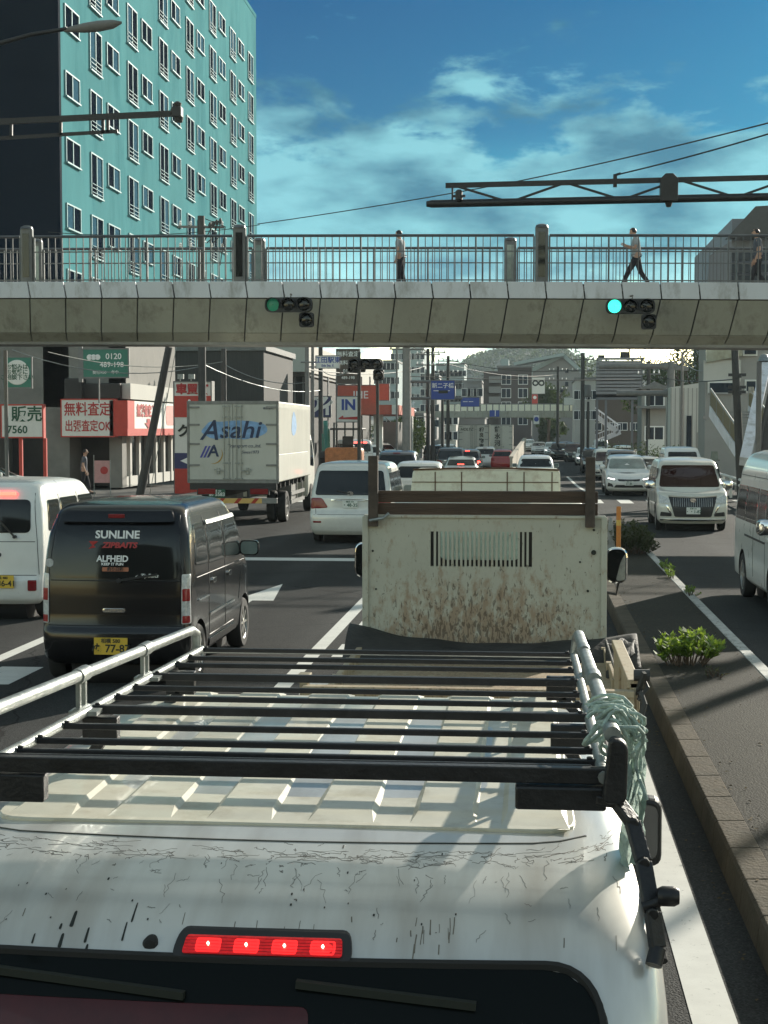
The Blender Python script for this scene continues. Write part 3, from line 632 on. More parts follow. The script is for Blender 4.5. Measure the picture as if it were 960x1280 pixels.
# ---- box trucks
def make_boxtruck(label, W_=2.36, LB=6.6, top=3.2, bot=1.12, livery=None):
    r = thing('box_truck', label, 'truck')
    h = W_ / 2
    mb = MB(); mb.box(-h, h, 0.02, LB, bot, top); box = mb.build('cargo_box', M['truck_white'], r, bevel=.03)
    if livery == 'queue':
        pass
    mb = MB()   # corrugated side ribs
    n = 46
    for s in (-1, 1):
        for k in range(n): z = bot + .75 + (top - bot - .9) * k / (n - 1); mb.box(*sorted((s * (h - .004), s * (h + .006))), .12, LB - .1, z - .008, z + .008)
    mb.build('side_ribs', M['truck_white'], box)
    mb = MB()   # rim of the rear frame
    for x0, x1, z0, z1 in ((-h - .012, -h + .05, bot, top + .012), (h - .05, h + .012, bot, top + .012), (-h, h, top - .07, top + .014), (-h, h, bot - .02, bot + .07)): mb.box(x0, x1, -.015, .06, z0, z1)
    mb.build('rear_frame', M['truck_grey'], r, bevel=.005)
    for s in (-1, 1):
        mb = MB(); x0, x1 = sorted((s * .012, s * (h - .055))); mb.box(x0, x1, -.012, .04, bot + .075, top - .075)
        d = mb.build('rear_door', M['truck_white'], r, bevel=.006)
        mb = MB()
        for zz in (.45, 1.0, 1.5, 1.95):
            z = bot + zz * (top - bot) / 2.1; mb.box(*sorted((s * (h - .32), s * (h + .01))), -.03, -.013, z - .025, z + .025); mb.tube([(s * (h - .02), -.035, z - .05), (s * (h - .02), -.035, z + .05)], .018, 8)
        mb.build('hinge', M['truck_grey'], d)
        mb = MB(); 
        for dx in (.10, .22): mb.tube([(s * dx, -.04, bot + .09), (s * dx, -.04, top - .09)], .014, 8)
        for zz in (bot + .1, bot + .5, top - .4, top - .12): mb.box(*sorted((s * .06, s * .26)), -.045, -.013, zz - .02, zz + .02)
        mb.beam((s * .22, -.06, bot + .30), (s * .48, -.06, bot + .33), .02, .035); mb.box(*sorted((s * .34, s * .42)), -.05, -.013, bot + .22, bot + .38)
        mb.build('lock_rod', M['galv'], d)
    mb = MB(); mb.box(-.42, -.34, .1, LB + 1.2, .72, .95); mb.box(.34, .42, .1, LB + 1.2, .72, .95)
    for k in range(8): mb.box(-1.1, 1.1, .1 + k * LB / 8, .18 + k * LB / 8, .95, bot - .0005)
    mb.box(-h + .05, h - .05, .0, .10, .93, bot - .02); mb.build('chassis', M['plastic'], r)
    mb = MB(); mb.box(-h + .04, h - .04, -.02, .08, .58, .72); bp = mb.build('rear_bumper', M['truck_grey'], r, bevel=.01)
    mb = MB()
    for k in range(5): a = -.42 + k * .22; mb.add([(a, -.028, .585), (a + .11, -.028, .585), (a + .22, -.028, .715), (a + .11, -.028, .715)], [(0, 1, 2, 3)], k % 2)
    for v in list(range(0)): pass
    mb.prism([(-.45, .585), (.75, .585), (.75, .715), (-.45, .715)], -.0265, -.02, 'y', 1); mb.build('reflective_stripe', [mat('stripe_red', (.40, .03, .01), .4), mat('stripe_yellow', (.62, .40, .12), .4)], bp, fix=False)
    for s in (-1, 1):
        mb = MB(); mb.box(s * .68 - .26, s * .68 + .26, -.02, .06, .80, .98); tlm = mb.build('tail_lamp', M['plastic'], r, bevel=.01)
        mb = MB(); mb.box(s * .68 - .23, s * .68 + .23, -.03, -.018, .82, .96); mb.build('red_lens', M['lamp_dark_red'], tlm)
    plate(r, (-.42, -.02, .84), [('相模 100', .06, 0, .06), ('あ 5583', .13, 0, -.03)], 'ink_green', 'plate_white', w=.44, h=.22)
    for y in (1.9,):
        for s in (-1, 1):
            w1 = add_wheel(r, s * (h - .16), y, .42, .24, s, 6, 'truck_grey'); w2 = add_wheel(r, s * (h - .44), y, .42, .22, s, 6, 'truck_grey')
    for s in (-1, 1): add_wheel(r, s * (h - .18), LB - .1 + 1.0, .42, .24, s, 6, 'truck_grey')
    mb = MB()
    for s in (-1, 1):
        mb.box(*sorted((s * (h - .06), s * (h - .02))), 2.6, 5.4, .45, .55); mb.box(*sorted((s * (h - .06), s * (h - .02))), 2.6, 5.4, .68, .78)
        for yy in (2.8, 4.0, 5.2): mb.box(*sorted((s * (h - .08), s * (h - .055))), yy, yy + .06, .45, 1.0)
        mb.box(*sorted((s * (h - .75), s * (h - .1))), 3.0, 4.1, .5, .95)
    mb.build('side_guard', M['truck_grey'], r)
    cab = Shell([(.45, LB + .25, LB + 2.05, 1.02, .12), (.6, LB + .22, LB + 2.1, 1.08, .14), (1.4, LB + .22, LB + 2.08, 1.08, .14), (2.3, LB + .25, LB + 1.8, 1.0, .16), (2.5, LB + .4, LB + 1.6, .9, .2)], br=.02, bf=.1)
    mb = MB(); cab.into(mb); c = mb.build('cab', M['truck_white'], r, smooth=38)
    mb = MB(); patch(mb, cab, 'front', [(-.9, 1.45), (.9, 1.45), (.85, 2.2), (-.85, 2.2)], .008, .08); mb.build('windscreen', M['glass'], c)
    for fc in ('left', 'right'): mb = MB(); patch(mb, cab, fc, [(LB + .6, 1.4), (LB + 1.6, 1.35), (LB + 1.5, 2.15), (LB + .6, 2.15)], .008, .06); mb.build('side_window', M['glass'], c)
    if livery == 'blue':
        # pale blue brush stroke, word mark and company mark on the doors
        mb = MB(); 
        pts = [(-.85, 2.42), (-.55, 2.24), (-.1, 2.26), (.3, 2.22), (.75, 2.32), (.92, 2.44), (.85, 2.62), (.5, 2.70), (.1, 2.72), (-.3, 2.68), (-.6, 2.70), (-.72, 2.56)]
        mb.prism(rounded(pts, .12), -.0165, -.012, 'y'); mb.build('livery_brush_stroke', mat('livery_pale_blue', (.20, .36, .60), .5, var=.3, scale=6), r)
        m = mat('livery_navy', (.02, .035, .09), .5, var=0)
        lettering('A', .72, m, (-.55, -.020, 2.44), r, name='livery_lettering', bold=.012, shear=.3, ext=.002, sx=.95)
        lettering('sahi', .62, m, (.22, -.020, 2.46), r, name='livery_lettering', bold=.012, shear=.25, ext=.002, sx=1.12)
        lettering('Transport co.,ltd.', .125, m, (.30, -.020, 2.06), r, name='livery_lettering', shear=.2, ext=.002)
        lettering('Since1973', .11, m, (.46, -.020, 1.90), r, name='livery_lettering', shear=.2, ext=.002)
        mb = MB()
        for k in range(3): a = -.86 + k * .09; mb.prism([(a, 1.76), (a + .055, 1.76), (a + .20, 2.06), (a + .145, 2.06)], -.0175, -.012)
        mb.build('livery_stripes', mat('livery_violet', (.07, .07, .33), .5), r)
        lettering('A', .42, m, (-.50, -.020, 1.92), r, name='livery_lettering', bold=.02, shear=.1, ext=.002)
        mb = MB(); arc = [(-.50 + .24 * math.cos(t), 1.84 + .24 * math.sin(t)) for t in [R(-110 + 150 * k / 14) for k in range(15)]]; arc2 = [(-.50 + (.24 - .035 * math.sin(math.pi * k / 14)) * math.cos(t), 1.84 + (.24 - .035 * math.sin(math.pi * k / 14)) * math.sin(t)) for k, t in [(k, R(-110 + 150 * k / 14)) for k in range(14, -1, -1)]]
        mb.prism(arc + arc2[1:-1], -.0175, -.012); mb.build('livery_arc', mat('livery_ochre', (.40, .24, .05), .5), r)
        lettering('株式会社', .07, m, (.93, -.020, 3.02), r, name='livery_lettering', ext=.002)
        mb = MB(); pts = [(2.4, 2.45), (2.7, 2.3), (3.2, 2.35), (3.5, 2.55), (3.3, 2.85), (2.9, 3.0), (2.6, 2.85)]
        mb.prism(rounded(pts, .15), h + .004, h + .010, 'x'); mb.build('livery_side_patch', bpy.data.materials['livery_pale_blue'], r)
        mb = MB(); mb.box(h - .02, h + .012, .06, 5.9, bot + .02, bot + .72); mb.build('side_gate', M['truck_white'], r, bevel=.01)
    return r
defm('truck_white', (.50, .50, .45), .5, coat=.15, var=.06, scale=1.5, dirt=((.3, .28, .22), .35, 2.2), stretch=(1, 1, .35))
defm('truck_grey', (.22, .22, .21), .5, var=.25, metal=.3)
bt = make_boxtruck('white box truck with Asahi Transport lettering across its rear doors', livery='blue')
bt.location = (gx(291, 39), 39, 0); bt.rotation_euler = (0, 0, R(1.0))
bt2 = make_boxtruck('white box truck with black vertical lettering far up the queue', W_=2.4, LB=6.2, top=3.4)
bt2.location = (gx(592, 122), 122, gz(122))
bt3 = copy_tree(bt2); bt3.location = (gx(624, 138), 138, gz(138)); bt3['label'] = 'second white box truck with lit right edge beside the lettered one up the queue'
for s, dx, sz in (('相良物流', .72, .38),):
    for k, ch in enumerate(s): lettering(ch, sz, M['ink'], (dx - .1, -.03, 2.95 - k * sz * 1.12), bt2, bold=.03, name='livery_lettering')
for k, ch in enumerate('静水河'): lettering(ch, .55, M['ink'], (-.15, -.03, 2.95 - k * .62), bt3, bold=.03, name='livery_lettering')
lettering('HOLTZ', .3, M['ink'], (-.52, -.03, 3.0), bt2, bold=.02, shear=.25, name='livery_lettering')
# ------------------------------------------------------------------ near station wagon with its roof rack (camera looks down on it)
def dirty_white():
    m = mat('wagon_white', (.66, .66, .63), .3, metal=.4, coat=.35, var=.05, scale=3); t = m.node_tree; b = t.nodes['Principled BSDF']
    src = b.inputs['Base Color'].links[0].from_socket
    tcn = N(t, 'ShaderNodeTexCoord'); vec = tcn.outputs['Object']
    def lines(scale, thr, dist, stretch):
        mp = N(t, 'ShaderNodeMapping'); mp.inputs['Scale'].default_value = stretch; t.links.new(vec, mp.inputs[0])
        n = N(t, 'ShaderNodeTexNoise'); n.inputs['Scale'].default_value = scale; n.inputs['Detail'].default_value = 3; n.inputs['Distortion'].default_value = dist
        t.links.new(mp.outputs[0], n.inputs['Vector'])
        d = mth(t, 'ABSOLUTE', mth(t, 'SUBTRACT', n.outputs[0], .5)); return mth(t, 'LESS_THAN', d, thr)
    out = src
    # road film, heavier near the glass
    nf = N(t, 'ShaderNodeTexNoise'); nf.inputs['Scale'].default_value = 3; nf.inputs['Detail'].default_value = 4; mp = N(t, 'ShaderNodeMapping'); mp.inputs['Scale'].default_value = (3.5, .6, .6); t.links.new(vec, mp.inputs[0]); t.links.new(mp.outputs[0], nf.inputs['Vector'])
    rf = ramp(t, [(.42, (0, 0, 0)), (.75, (1, 1, 1))]); t.links.new(nf.outputs[0], rf.inputs[0])
    out = mixc(t, out, (.36, .32, .27), mth(t, 'MULTIPLY', rf.outputs[0], .6))
    t.links.new(out, b.inputs['Base Color']); return m
M['wagon_white'] = dirty_white()
defm('roof_paint', (.64, .61, .50), .42, coat=.3, var=.1, scale=5, dirt=((.30, .24, .14), .5, 7))
wg = thing('station_wagon', 'dirty white station wagon in the foreground seen from above with lit brake lamp', 'station wagon', (-.60, 2.86, 0))
ws = Shell([(.25, .12, 4.1, .74, .15), (.34, .03, 4.2, .82, .2), (.6, .0, 4.2, .88, .2), (.9, .03, 4.05, .90, .2), (.97, .05, 3.95, .905, .2), (1.05, .07, 3.6, .905, .19), (1.25, .15, 3.2, .90, .18), (1.34, .21, 3.02, .893, .18), (1.395, .26, 2.92, .885, .18), (1.44, .325, 2.85, .872, .19), (1.482, .42, 2.78, .852, .20), (1.513, .54, 2.70, .825, .21), (1.532, .66, 2.6, .79, .22), (1.54, .76, 2.5, .75, .22)],
           br=.03, bf=.12, crown=.012, sub=3, warp=lambda x, y, z: z - (.22 * max(0, min(1, (y - 3.1) / 1.1)) ** 1.3 * (z - .5) / .5 if .5 < z < 1.0 else 0))
mb = MB(); ws.into(mb); wb = mb.build('body', [M['wagon_white'], M['plastic']], wg, smooth=50)
cut(wb, [(.75, .30, .34, .58, .95), (.75, .30, .34, -.95, -.58), (3.45, .30, .34, .58, .95), (3.45, .30, .34, -.95, -.58)])
for y in (.75, 3.45):
    for s in (-1, 1): add_wheel(wg, s * .76, y, .29, .17, s, 6, 'alloy')
def wpatch(nm, face, poly, m, h=.006, rr=.04, par=None):
    mb = MB(); patch(mb, ws, face, poly, h, rr); return mb.build(nm, M[m] if isinstance(m, str) else m, par or wg, smooth=35)
gl = wpatch('rear_window', 'rear', [(-.79, 1.0), (.79, 1.0), (.745, 1.385), (-.745, 1.385)], 'glass_tail', .004, .11)
mb = MB(); strip(mb, ws, 'rear', rounded([(-.79, .95), (.79, .95), (.75, 1.39), (-.75, 1.39)], .11, 8), .018, .006); mb.build('window_surround', M['rubber'], wg)
mb = MB(); p = ws.P('rear', -.55, 1.365, .014); q = ws.P('rear', -.10, 1.335, .014); mb.beam(p, q, .016, .016); p = ws.P('rear', .13, 1.36, .014); q = ws.P('rear', .50, 1.33, .014); mb.beam(p, q, .016, .016); mb.build('window_trim', M['ink'], gl)
# reflection on the rear glass, painted as a dark red band low in the window
wpatch('red_reflection_panel', 'rear', rect(-.52, .16, 1.14, 1.32), mat('deep_red_glass', (.06, .008, .008), .08, var=.3, scale=8), .0065, .02, gl)
hs = wpatch('brake_lamp_housing', 'rear', [(-.142, 1.394), (.242, 1.394), (.232, 1.438), (-.132, 1.438)], 'plastic', .012, .018)
ln = wpatch('brake_lamp_lens', 'rear', [(-.119, 1.403), (.220, 1.403), (.216, 1.429), (-.115, 1.429)], mat('brake_red', (.55, .008, .01), .25, var=.6, scale=50, emit=.3, stretch=(1, 1, 4)), .018, .006)
mb = MB()
for k in range(4): c = ws.P('rear', -.065 + .081 * k, 1.416, .0195); mb.lathe([(.002, -.003), (.0035, 0), (.001, .001)], c + Vector((0, 0, .004)), 'y', 10); mb.beam(c + Vector((0, .001, -.010)), c + Vector((0, .001, .008)), .0025, .002)
mb.build('lamp_filament', mat('brake_hot', (1, .25, .18), .3, var=0, emit=7), ln)
mb = MB(); mb.lathe([(.016, -.02), (.017, .0), (.012, .007), (.003, .009)], ws.P('rear', -.192, 1.409, 0), 'y', 18); 
for i, v in enumerate(mb.v): c = ws.P('rear', -.192, 1.409, 0); mb.v[i] = Vector((v.x, c.y - (v.y - c.y), v.z))
mb.build('washer_nozzle', M['rubber'], wg, smooth=40)
mb = MB(); 
for k in range(24): 
    a_, b_ = -.74 + 1.48 * k / 24, -.74 + 1.48 * (k + 1) / 24; mb.beam(ws.P('rear', a_, 1.5325, .0005), ws.P('rear', b_ + .001, 1.5325, .0005), .006, .003)
mb.build('tailgate_gap', M['ink'], wg)
mb = MB()
for k in range(4): patch(mb, ws, 'rear', rect(-.092 + .081 * k, -.038 + .081 * k, 1.406, 1.4265), .0185, .006)
mb.build('lamp_cell', mat('brake_cell', (.95, .02, .02), .3, var=.5, scale=160, emit=.9, stretch=(.2, 1, 2)), ln, smooth=40)
mb = MB()
for k in range(6): strip(mb, ws, 'rear', [(-.116, 1.4045 + k * .0045), (.218, 1.4045 + k * .0045)], .0008, .0192)
mb.build('lens_rib', M['lamp_dark_red'], ln)
# black paint drips
mb = MB()
for a, z0, z1, w in ((-.445, 1.452, 1.474, .0045), (-.468, 1.448, 1.456, .003), (-.458, 1.421, 1.442, .0042), (-.405, 1.430, 1.452, .003), (-.315, 1.462, 1.488, .0022), (-.325, 1.435, 1.462, .0022), (-.398, 1.418, 1.428, .003), (-.52, 1.425, 1.44, .002)):
    a += .07; z0 -= .022; z1 -= .022; patch(mb, ws, 'rear', [(a - w, z0), (a + w, z0), (a + w * .8, z1), (a - w * .5, z1)], .0012, .003, sink=.003)
for k in range(26):
    a = random.uniform(-.6, .6); z = random.uniform(1.43, 1.53); w = random.uniform(.001, .0022)
    patch(mb, ws, 'rear', rect(a - w, a + w, z - w * .6, z + w * .6), .0012, .001, sink=.003)
mb.build('paint_drips', M['ink'], wg)
# fine scratches where loads slide over the tailgate edge
rs = random.Random(42); mb = MB(); mg = MB()
def wz(y):      # height on the tail whose surface lies y ahead of the bumper
    lo_, hi_ = 1.30, 1.539
    for _ in range(24):
        md_ = (lo_ + hi_) / 2
        if herm(ws.L, md_)[0] < y: lo_ = md_
        else: hi_ = md_
    return lo_
def scratch(mb, a, y, da, dy, w, n=7, wob=.006):
    pts = []; 
    for i in range(n):
        t_ = i / (n - 1); aa = a + da * t_ + rs.uniform(-wob, wob); yy = max(.24, min(.70, y + dy * t_ + rs.uniform(-wob, wob)))
        pts.append((aa, wz(yy)))
    vs = []
    for aa, z in pts:
        p = ws.P('rear', aa, z, .0006); q = ws.P('rear', aa, z, -.002); vs.append((p, q))
    for (p, q), (p2, q2) in zip(vs, vs[1:]):
        d = p2 - p
        if d.length < 1e-5: continue
        s_ = d.cross(Vector((0, -.5, 1))).normalized() * w * .5; mb.add([p - s_, p + s_, p2 + s_, p2 - s_, q, q2], [(0, 1, 2, 3), (0, 3, 5, 4), (1, 4, 5, 2)])
for k in range(280):
    a = rs.uniform(-.78, .80); k_ = rs.random()
    if k_ < .62: scratch(mb, a, rs.gauss(.59, .022), rs.uniform(-.09, .09), rs.uniform(-.02, .02), rs.uniform(.0006, .0016))
    elif k_ < .85: scratch(mb, a, rs.gauss(.55, .05), rs.uniform(-.03, .03), rs.uniform(-.09, .02), rs.uniform(.0005, .0012))
    else: scratch(mb, a, rs.uniform(.30, .55), rs.uniform(-.02, .02), rs.uniform(-.05, .02), rs.uniform(.0005, .0012), wob=.002)
mb.build('scratches', mat('scratch_grey', (.15, .14, .12), .7), wg, fix=False)
for k in range(38):
    a = rs.choice((rs.uniform(-.14, .26), rs.uniform(-.75, .8), rs.uniform(.35, .45))); y0 = rs.uniform(.29, .36)
    scratch(mg, a, y0, rs.uniform(-.002, .002), -rs.uniform(.01, .045), rs.uniform(.001, .0028), 3, .0005)
mg.build('grime_streaks', mat('grime_brown', (.17, .15, .12), .8), wg, fix=False)
# pressed ribs in the roof
mb = MB()
zc = 1.546
for k, x in enumerate((-.60, -.35, -.10, .15, .40, .62)):
    w0, w1 = .085, .066
    y0, y1 = .76, 2.55
    vs = [(x - w0, y0 + .02, zc - .001), (x + w0, y0 + .02, zc - .001), (x + w0, y1 + .05, zc - .006), (x - w0, y1 + .05, zc - .006), (x - w1, y0 + .15, zc + .008), (x + w1, y0 + .15, zc + .008), (x + w1, y1, zc + .007), (x - w1, y1, zc + .007)]
    mb.add(vs, [(4, 5, 6, 7), (0, 1, 5, 4), (1, 2, 6, 5), (2, 3, 7, 6), (3, 0, 4, 7), (3, 2, 1, 0)])
mb.prism(rounded([(-.72, .77), (.72, .77), (.70, 2.55), (-.70, 2.55)], .10), 1.53, zc + .0005, 'z')
mb.build('roof_panel', M['roof_paint'], wg, smooth=20, bevel=.004)
mb = MB()
for s in (-1, 1): mb.tube([(s * .888, .36, 1.38), (s * .872, .46, 1.45), (s * .855, .7, 1.485), (s * .855, 2.3, 1.48), (s * .88, 2.9, 1.37), (s * .90, 3.3, 1.2)], .011, 8)
mb.build('gutter', M['rubber'], wg)
for s in (-1, 1): wpatch('side_window', 'right' if s > 0 else 'left', [(.55, 1.03), (1.6, 1.02), (1.6, 1.37), (.62, 1.37)], 'glass', .004, .05); wpatch('side_window', 'right' if s > 0 else 'left', [(1.68, 1.02), (3.1, 1.02), (2.75, 1.37), (1.68, 1.37)], 'glass', .004, .05)
wpatch('windscreen', 'front', [(-.68, 1.08), (.68, 1.08), (.6, 1.42), (-.6, 1.42)], 'glass', .004, .06)
for s in (-1, 1): wpatch('tail_lamp', 'rear', rect(s * .76 - .05, s * .76 + .05, .62, .98), 'lamp_red', .012, .02)
wpatch('rear_plate', 'rear', rect(-.17, .17, .62, .78), 'plate_white', .01, .01)
def big_mirror(root, x, y, z):
    mb = MB(); mb.prism(rounded([(x, z - .13), (x + .12, z - .13), (x + .12, z + .10), (x, z + .10)], .04), y, y + .08, 'y'); o = mb.build('door_mirror', M['plastic'], root, world=False, bevel=.015)
    g = MB(); g.prism(rounded([(x + .015, z - .11), (x + .105, z - .10), (x + .105, z + .08), (x + .015, z + .08)], .03), y - .004, y + .01, 'y'); g.build('mirror_glass', M['glass_mid'], o)
    g = MB(); g.beam((x - .10, y + .05, z - .06), (x + .05, y + .05, z - .06), .05, .06); g.build('mirror_arm', M['plastic'], o)
big_mirror(wg, .93, 2.25, 1.17)
big_mirror(wg, -1.03, 2.25, 1.17)
# -- the rack
def zr(Y): return 1.74 - .029 * (Y - 3.2)
rk0 = MB(); xL, xR = -1.235, .175
rows = [(5.66, 0), (5.40, 0), (5.20, 0), (4.90, 1), (4.63, 0), (4.42, 0), (4.20, 1), (3.91, 0), (3.69, 0), (3.54, 0), (3.39, 1)]
for x in (xL + .01, xR - .005): rk0.tube([(x, 3.36, zr(3.36) - .0), (x, 5.68, zr(5.68) - .0)], .014, 10)
rk0.tube([(xL + .01, 5.66, zr(5.66) - .004), (xR - .005, 5.66, zr(5.66) - .004)], .008, 8); rk0.tube([(xL + .01, 3.39, zr(3.39) - .004), (xR - .005, 3.39, zr(3.39) - .004)], .008, 8)
rack = rk0.build('roof_rack', M['galv'], wg, world=True, smooth=40)
for Y, thick in rows:
    mb = MB(); h = .024 if thick else .016; w = .026 if thick else .016
    if Y == 3.39: mb.beam((xL - .05, Y, zr(Y)), (xR, Y, zr(Y)), .030, .036); mb.beam((xL, Y + .045, zr(Y) + .008), (xR - .03, Y + .045, zr(Y) + .008), .012, .012)
    else: mb.beam((xL + .012, Y, zr(Y)), (xR - .012, Y, zr(Y)), w, h)
    for x in (xL + .03, xR - .03): mb.lathe([(.008, -.001), (.008, .006)], (x, Y, zr(Y) + h / 2), 'z', 8)
    o = mb.build('crossbar', M['black_steel'], rack, bevel=.003); o.location = (0, 0, 0)
    for v in o.data.vertices: v.co -= Vector(wg.location)
for v in []: pass
def rpart(nm, m, mb, **kw):
    o = mb.build(nm, M[m] if isinstance(m, str) else m, rack, **kw)
    for v in o.data.vertices: v.co -= Vector(wg.location)
    return o
zu = lambda Y: 1.845 - .043 * (Y - 3.5)
mb = MB(); mb.tube([(xL, 2.9, zu(2.9)), (xL, 5.55, zu(5.55)), (xL + .0, 5.63, zu(5.6) - .02), (xL, 5.64, zr(5.64))], .017, 12); rpart('upper_side_rail', 'galv', mb, smooth=40)
mb = MB(); mb.tube([(xR + .012, 3.36, zu(3.36) - .02), (xR + .01, 5.55, zu(5.55)), (xR + .005, 5.62, zu(5.6) - .02), (xR, 5.63, zr(5.63))], .019, 12); rpart('upper_side_rail', 'galv', mb, smooth=40)
for x, ys in ((xL, (4.15, 4.86)), (xR + .008, (4.25, 5.0))):
    for Y in ys:
        mb = MB()
        for d in (-.032, .022): mb.beam((x, Y + d, zr(Y) - .01), (x, Y + d, zu(Y)), .012, .014)
        mb.tube([(x, Y - .045, zu(Y)), (x, Y + .04, zu(Y))], .022, 12); mb.tube([(x, Y - .045, zr(Y)), (x, Y + .04, zr(Y))], .018, 12); mb.box(x - .03, x + .05, Y - .03, Y + .03, zr(Y) - .006, zr(Y) + .006)
        rpart('rail_clamp', 'galv', mb, smooth=40)
for x, s in ((xL + .04, -1), (xR - .06, 1)):
    for Y in (4.20, 5.2): 
        mb = MB(); mb.box(x - .05, x + .05, Y - .02, Y + .02, zr(Y) - .10, zr(Y) - .02); mb.beam((x, Y, zr(Y) - .09), (x + s * .07, Y, 1.52), .04, .03); rpart('rack_foot', 'black_steel', mb, bevel=.004)
mb = MB(); mb.box(xL - .05, xL + .14, 3.37, 3.41, zr(3.39) - .085, zr(3.39) - .022); mb.beam((xL - .03, 3.39, zr(3.39) - .07), (xL - .06, 3.3, 1.46), .035, .03); rpart('rack_foot', 'black_steel', mb, bevel=.004)
zz = zr(3.39)
mb = MB(); mb.box(xR - .20, xR + .0, 3.365, 3.415, zz - .075, zz - .022); rpart('rack_foot', 'black_steel', mb, bevel=.006)
mb = MB(); P0 = [(xR - .02, 3.38, zz - .05), (xR + .025, 3.37, zz - .055), (xR + .055, 3.34, zz - .09), (xR + .075, 3.28, zz - .16), (xR + .09, 3.22, zz - .25), (xR + .10, 3.2, zz - .32)]
for a, b in zip(P0, P0[1:]): mb.beam(a, b, .034, .022)
for a in P0[1:-1]: mb.lathe([(.0135, -.0165), (.0135, .0165)], a, 'y', 10)
rpart('rack_leg', 'black_steel', mb, bevel=.004)
mb = MB(); mb.prism(rounded([(xR - .012, zz - .05), (xR + .042, zz - .05), (xR + .045, zz + .085), (xR + .005, zz + .10)], .02), 3.33, 3.37, 'y'); rpart('rail_end_plate', 'black_steel', mb, bevel=.006)
mb = MB(); mb.tube([(xR + .10, 3.2, zz - .32), (xR + .09, 3.18, zz - .35)], .018, 10); mb.tube([(xR + .07, 3.22, zz - .24), (xR + .12, 3.22, zz - .22)], .011, 10); mb.lathe([(.016, .10), (.021, .11), (.021, .135), (.016, .145)], (xR, 3.22, zz - .215), 'x', 14); rpart('gutter_clamp', 'black_steel', mb, smooth=40)
# green cord tied round the rack corner (lies on the wagon: a thing of its own)
rnd = random.Random(3)
mb = MB()
C0 = Vector((xR + .03, 3.45, zz + .06))
for k in range(22):
    a0 = rnd.uniform(-.05, .03); y0 = rnd.uniform(-.02, .30); w = rnd.uniform(.03, .075); hgt = rnd.uniform(.0, .035)
    pts = []
    drop = rnd.choice((.04, .06, .08, .12, .20)) * rnd.uniform(.7, 1.05)
    for i in range(13):
        t = i / 12
        x = -.045 + .085 * min(1, t * 2.2) + .012 * math.sin(9 * t + k) ; z = .04 + hgt * math.sin(math.pi * min(1, t * 1.9)) - drop * max(0, t - .35) / .65
        pts.append(C0 + Vector((x + a0 * .6, y0 * (1 - .35 * t) + .02 * math.sin(7 * t + k * 2), z)))
    mb.tube(pts, rnd.uniform(.0025, .005), 6)
for k in range(4):
    c = C0 + Vector((rnd.uniform(-.06, .05), rnd.uniform(0, .22), rnd.uniform(-.02, .03))); rr = rnd.uniform(.02, .035)
    mb.tube([c + Vector((rr * math.cos(t), rr * .6 * math.sin(t) , rr * math.sin(t + k))) for t in [2 * math.pi * i / 14 for i in range(15)]], .005, 6)
for k in range(5):   # limp ends of netting
    x0 = xR + .05 + .012 * k; y0 = 3.46 + .05 * k; vs = []; n = 9
    for i in range(n):
        for j in range(4): vs.append((x0 + .014 * math.sin(i * .9 + j * 1.7 + k), y0 + j * .022 + .01 * math.sin(i + k), zz + .03 - i * .033))
    mb.add(vs, [(i * 4 + j, i * 4 + j + 1, (i + 1) * 4 + j + 1, (i + 1) * 4 + j) for i in range(n - 1) for j in range(3)])
defm('cord_green', (.34, .43, .38), .75, var=.45, scale=40, bump=.3, bscale=300)
tag(mb.build('cord_bundle', M['cord_green'], smooth=60, loc='base', fix=False), 'green cord and netting knotted round the rack corner on the near wagon', 'rope')

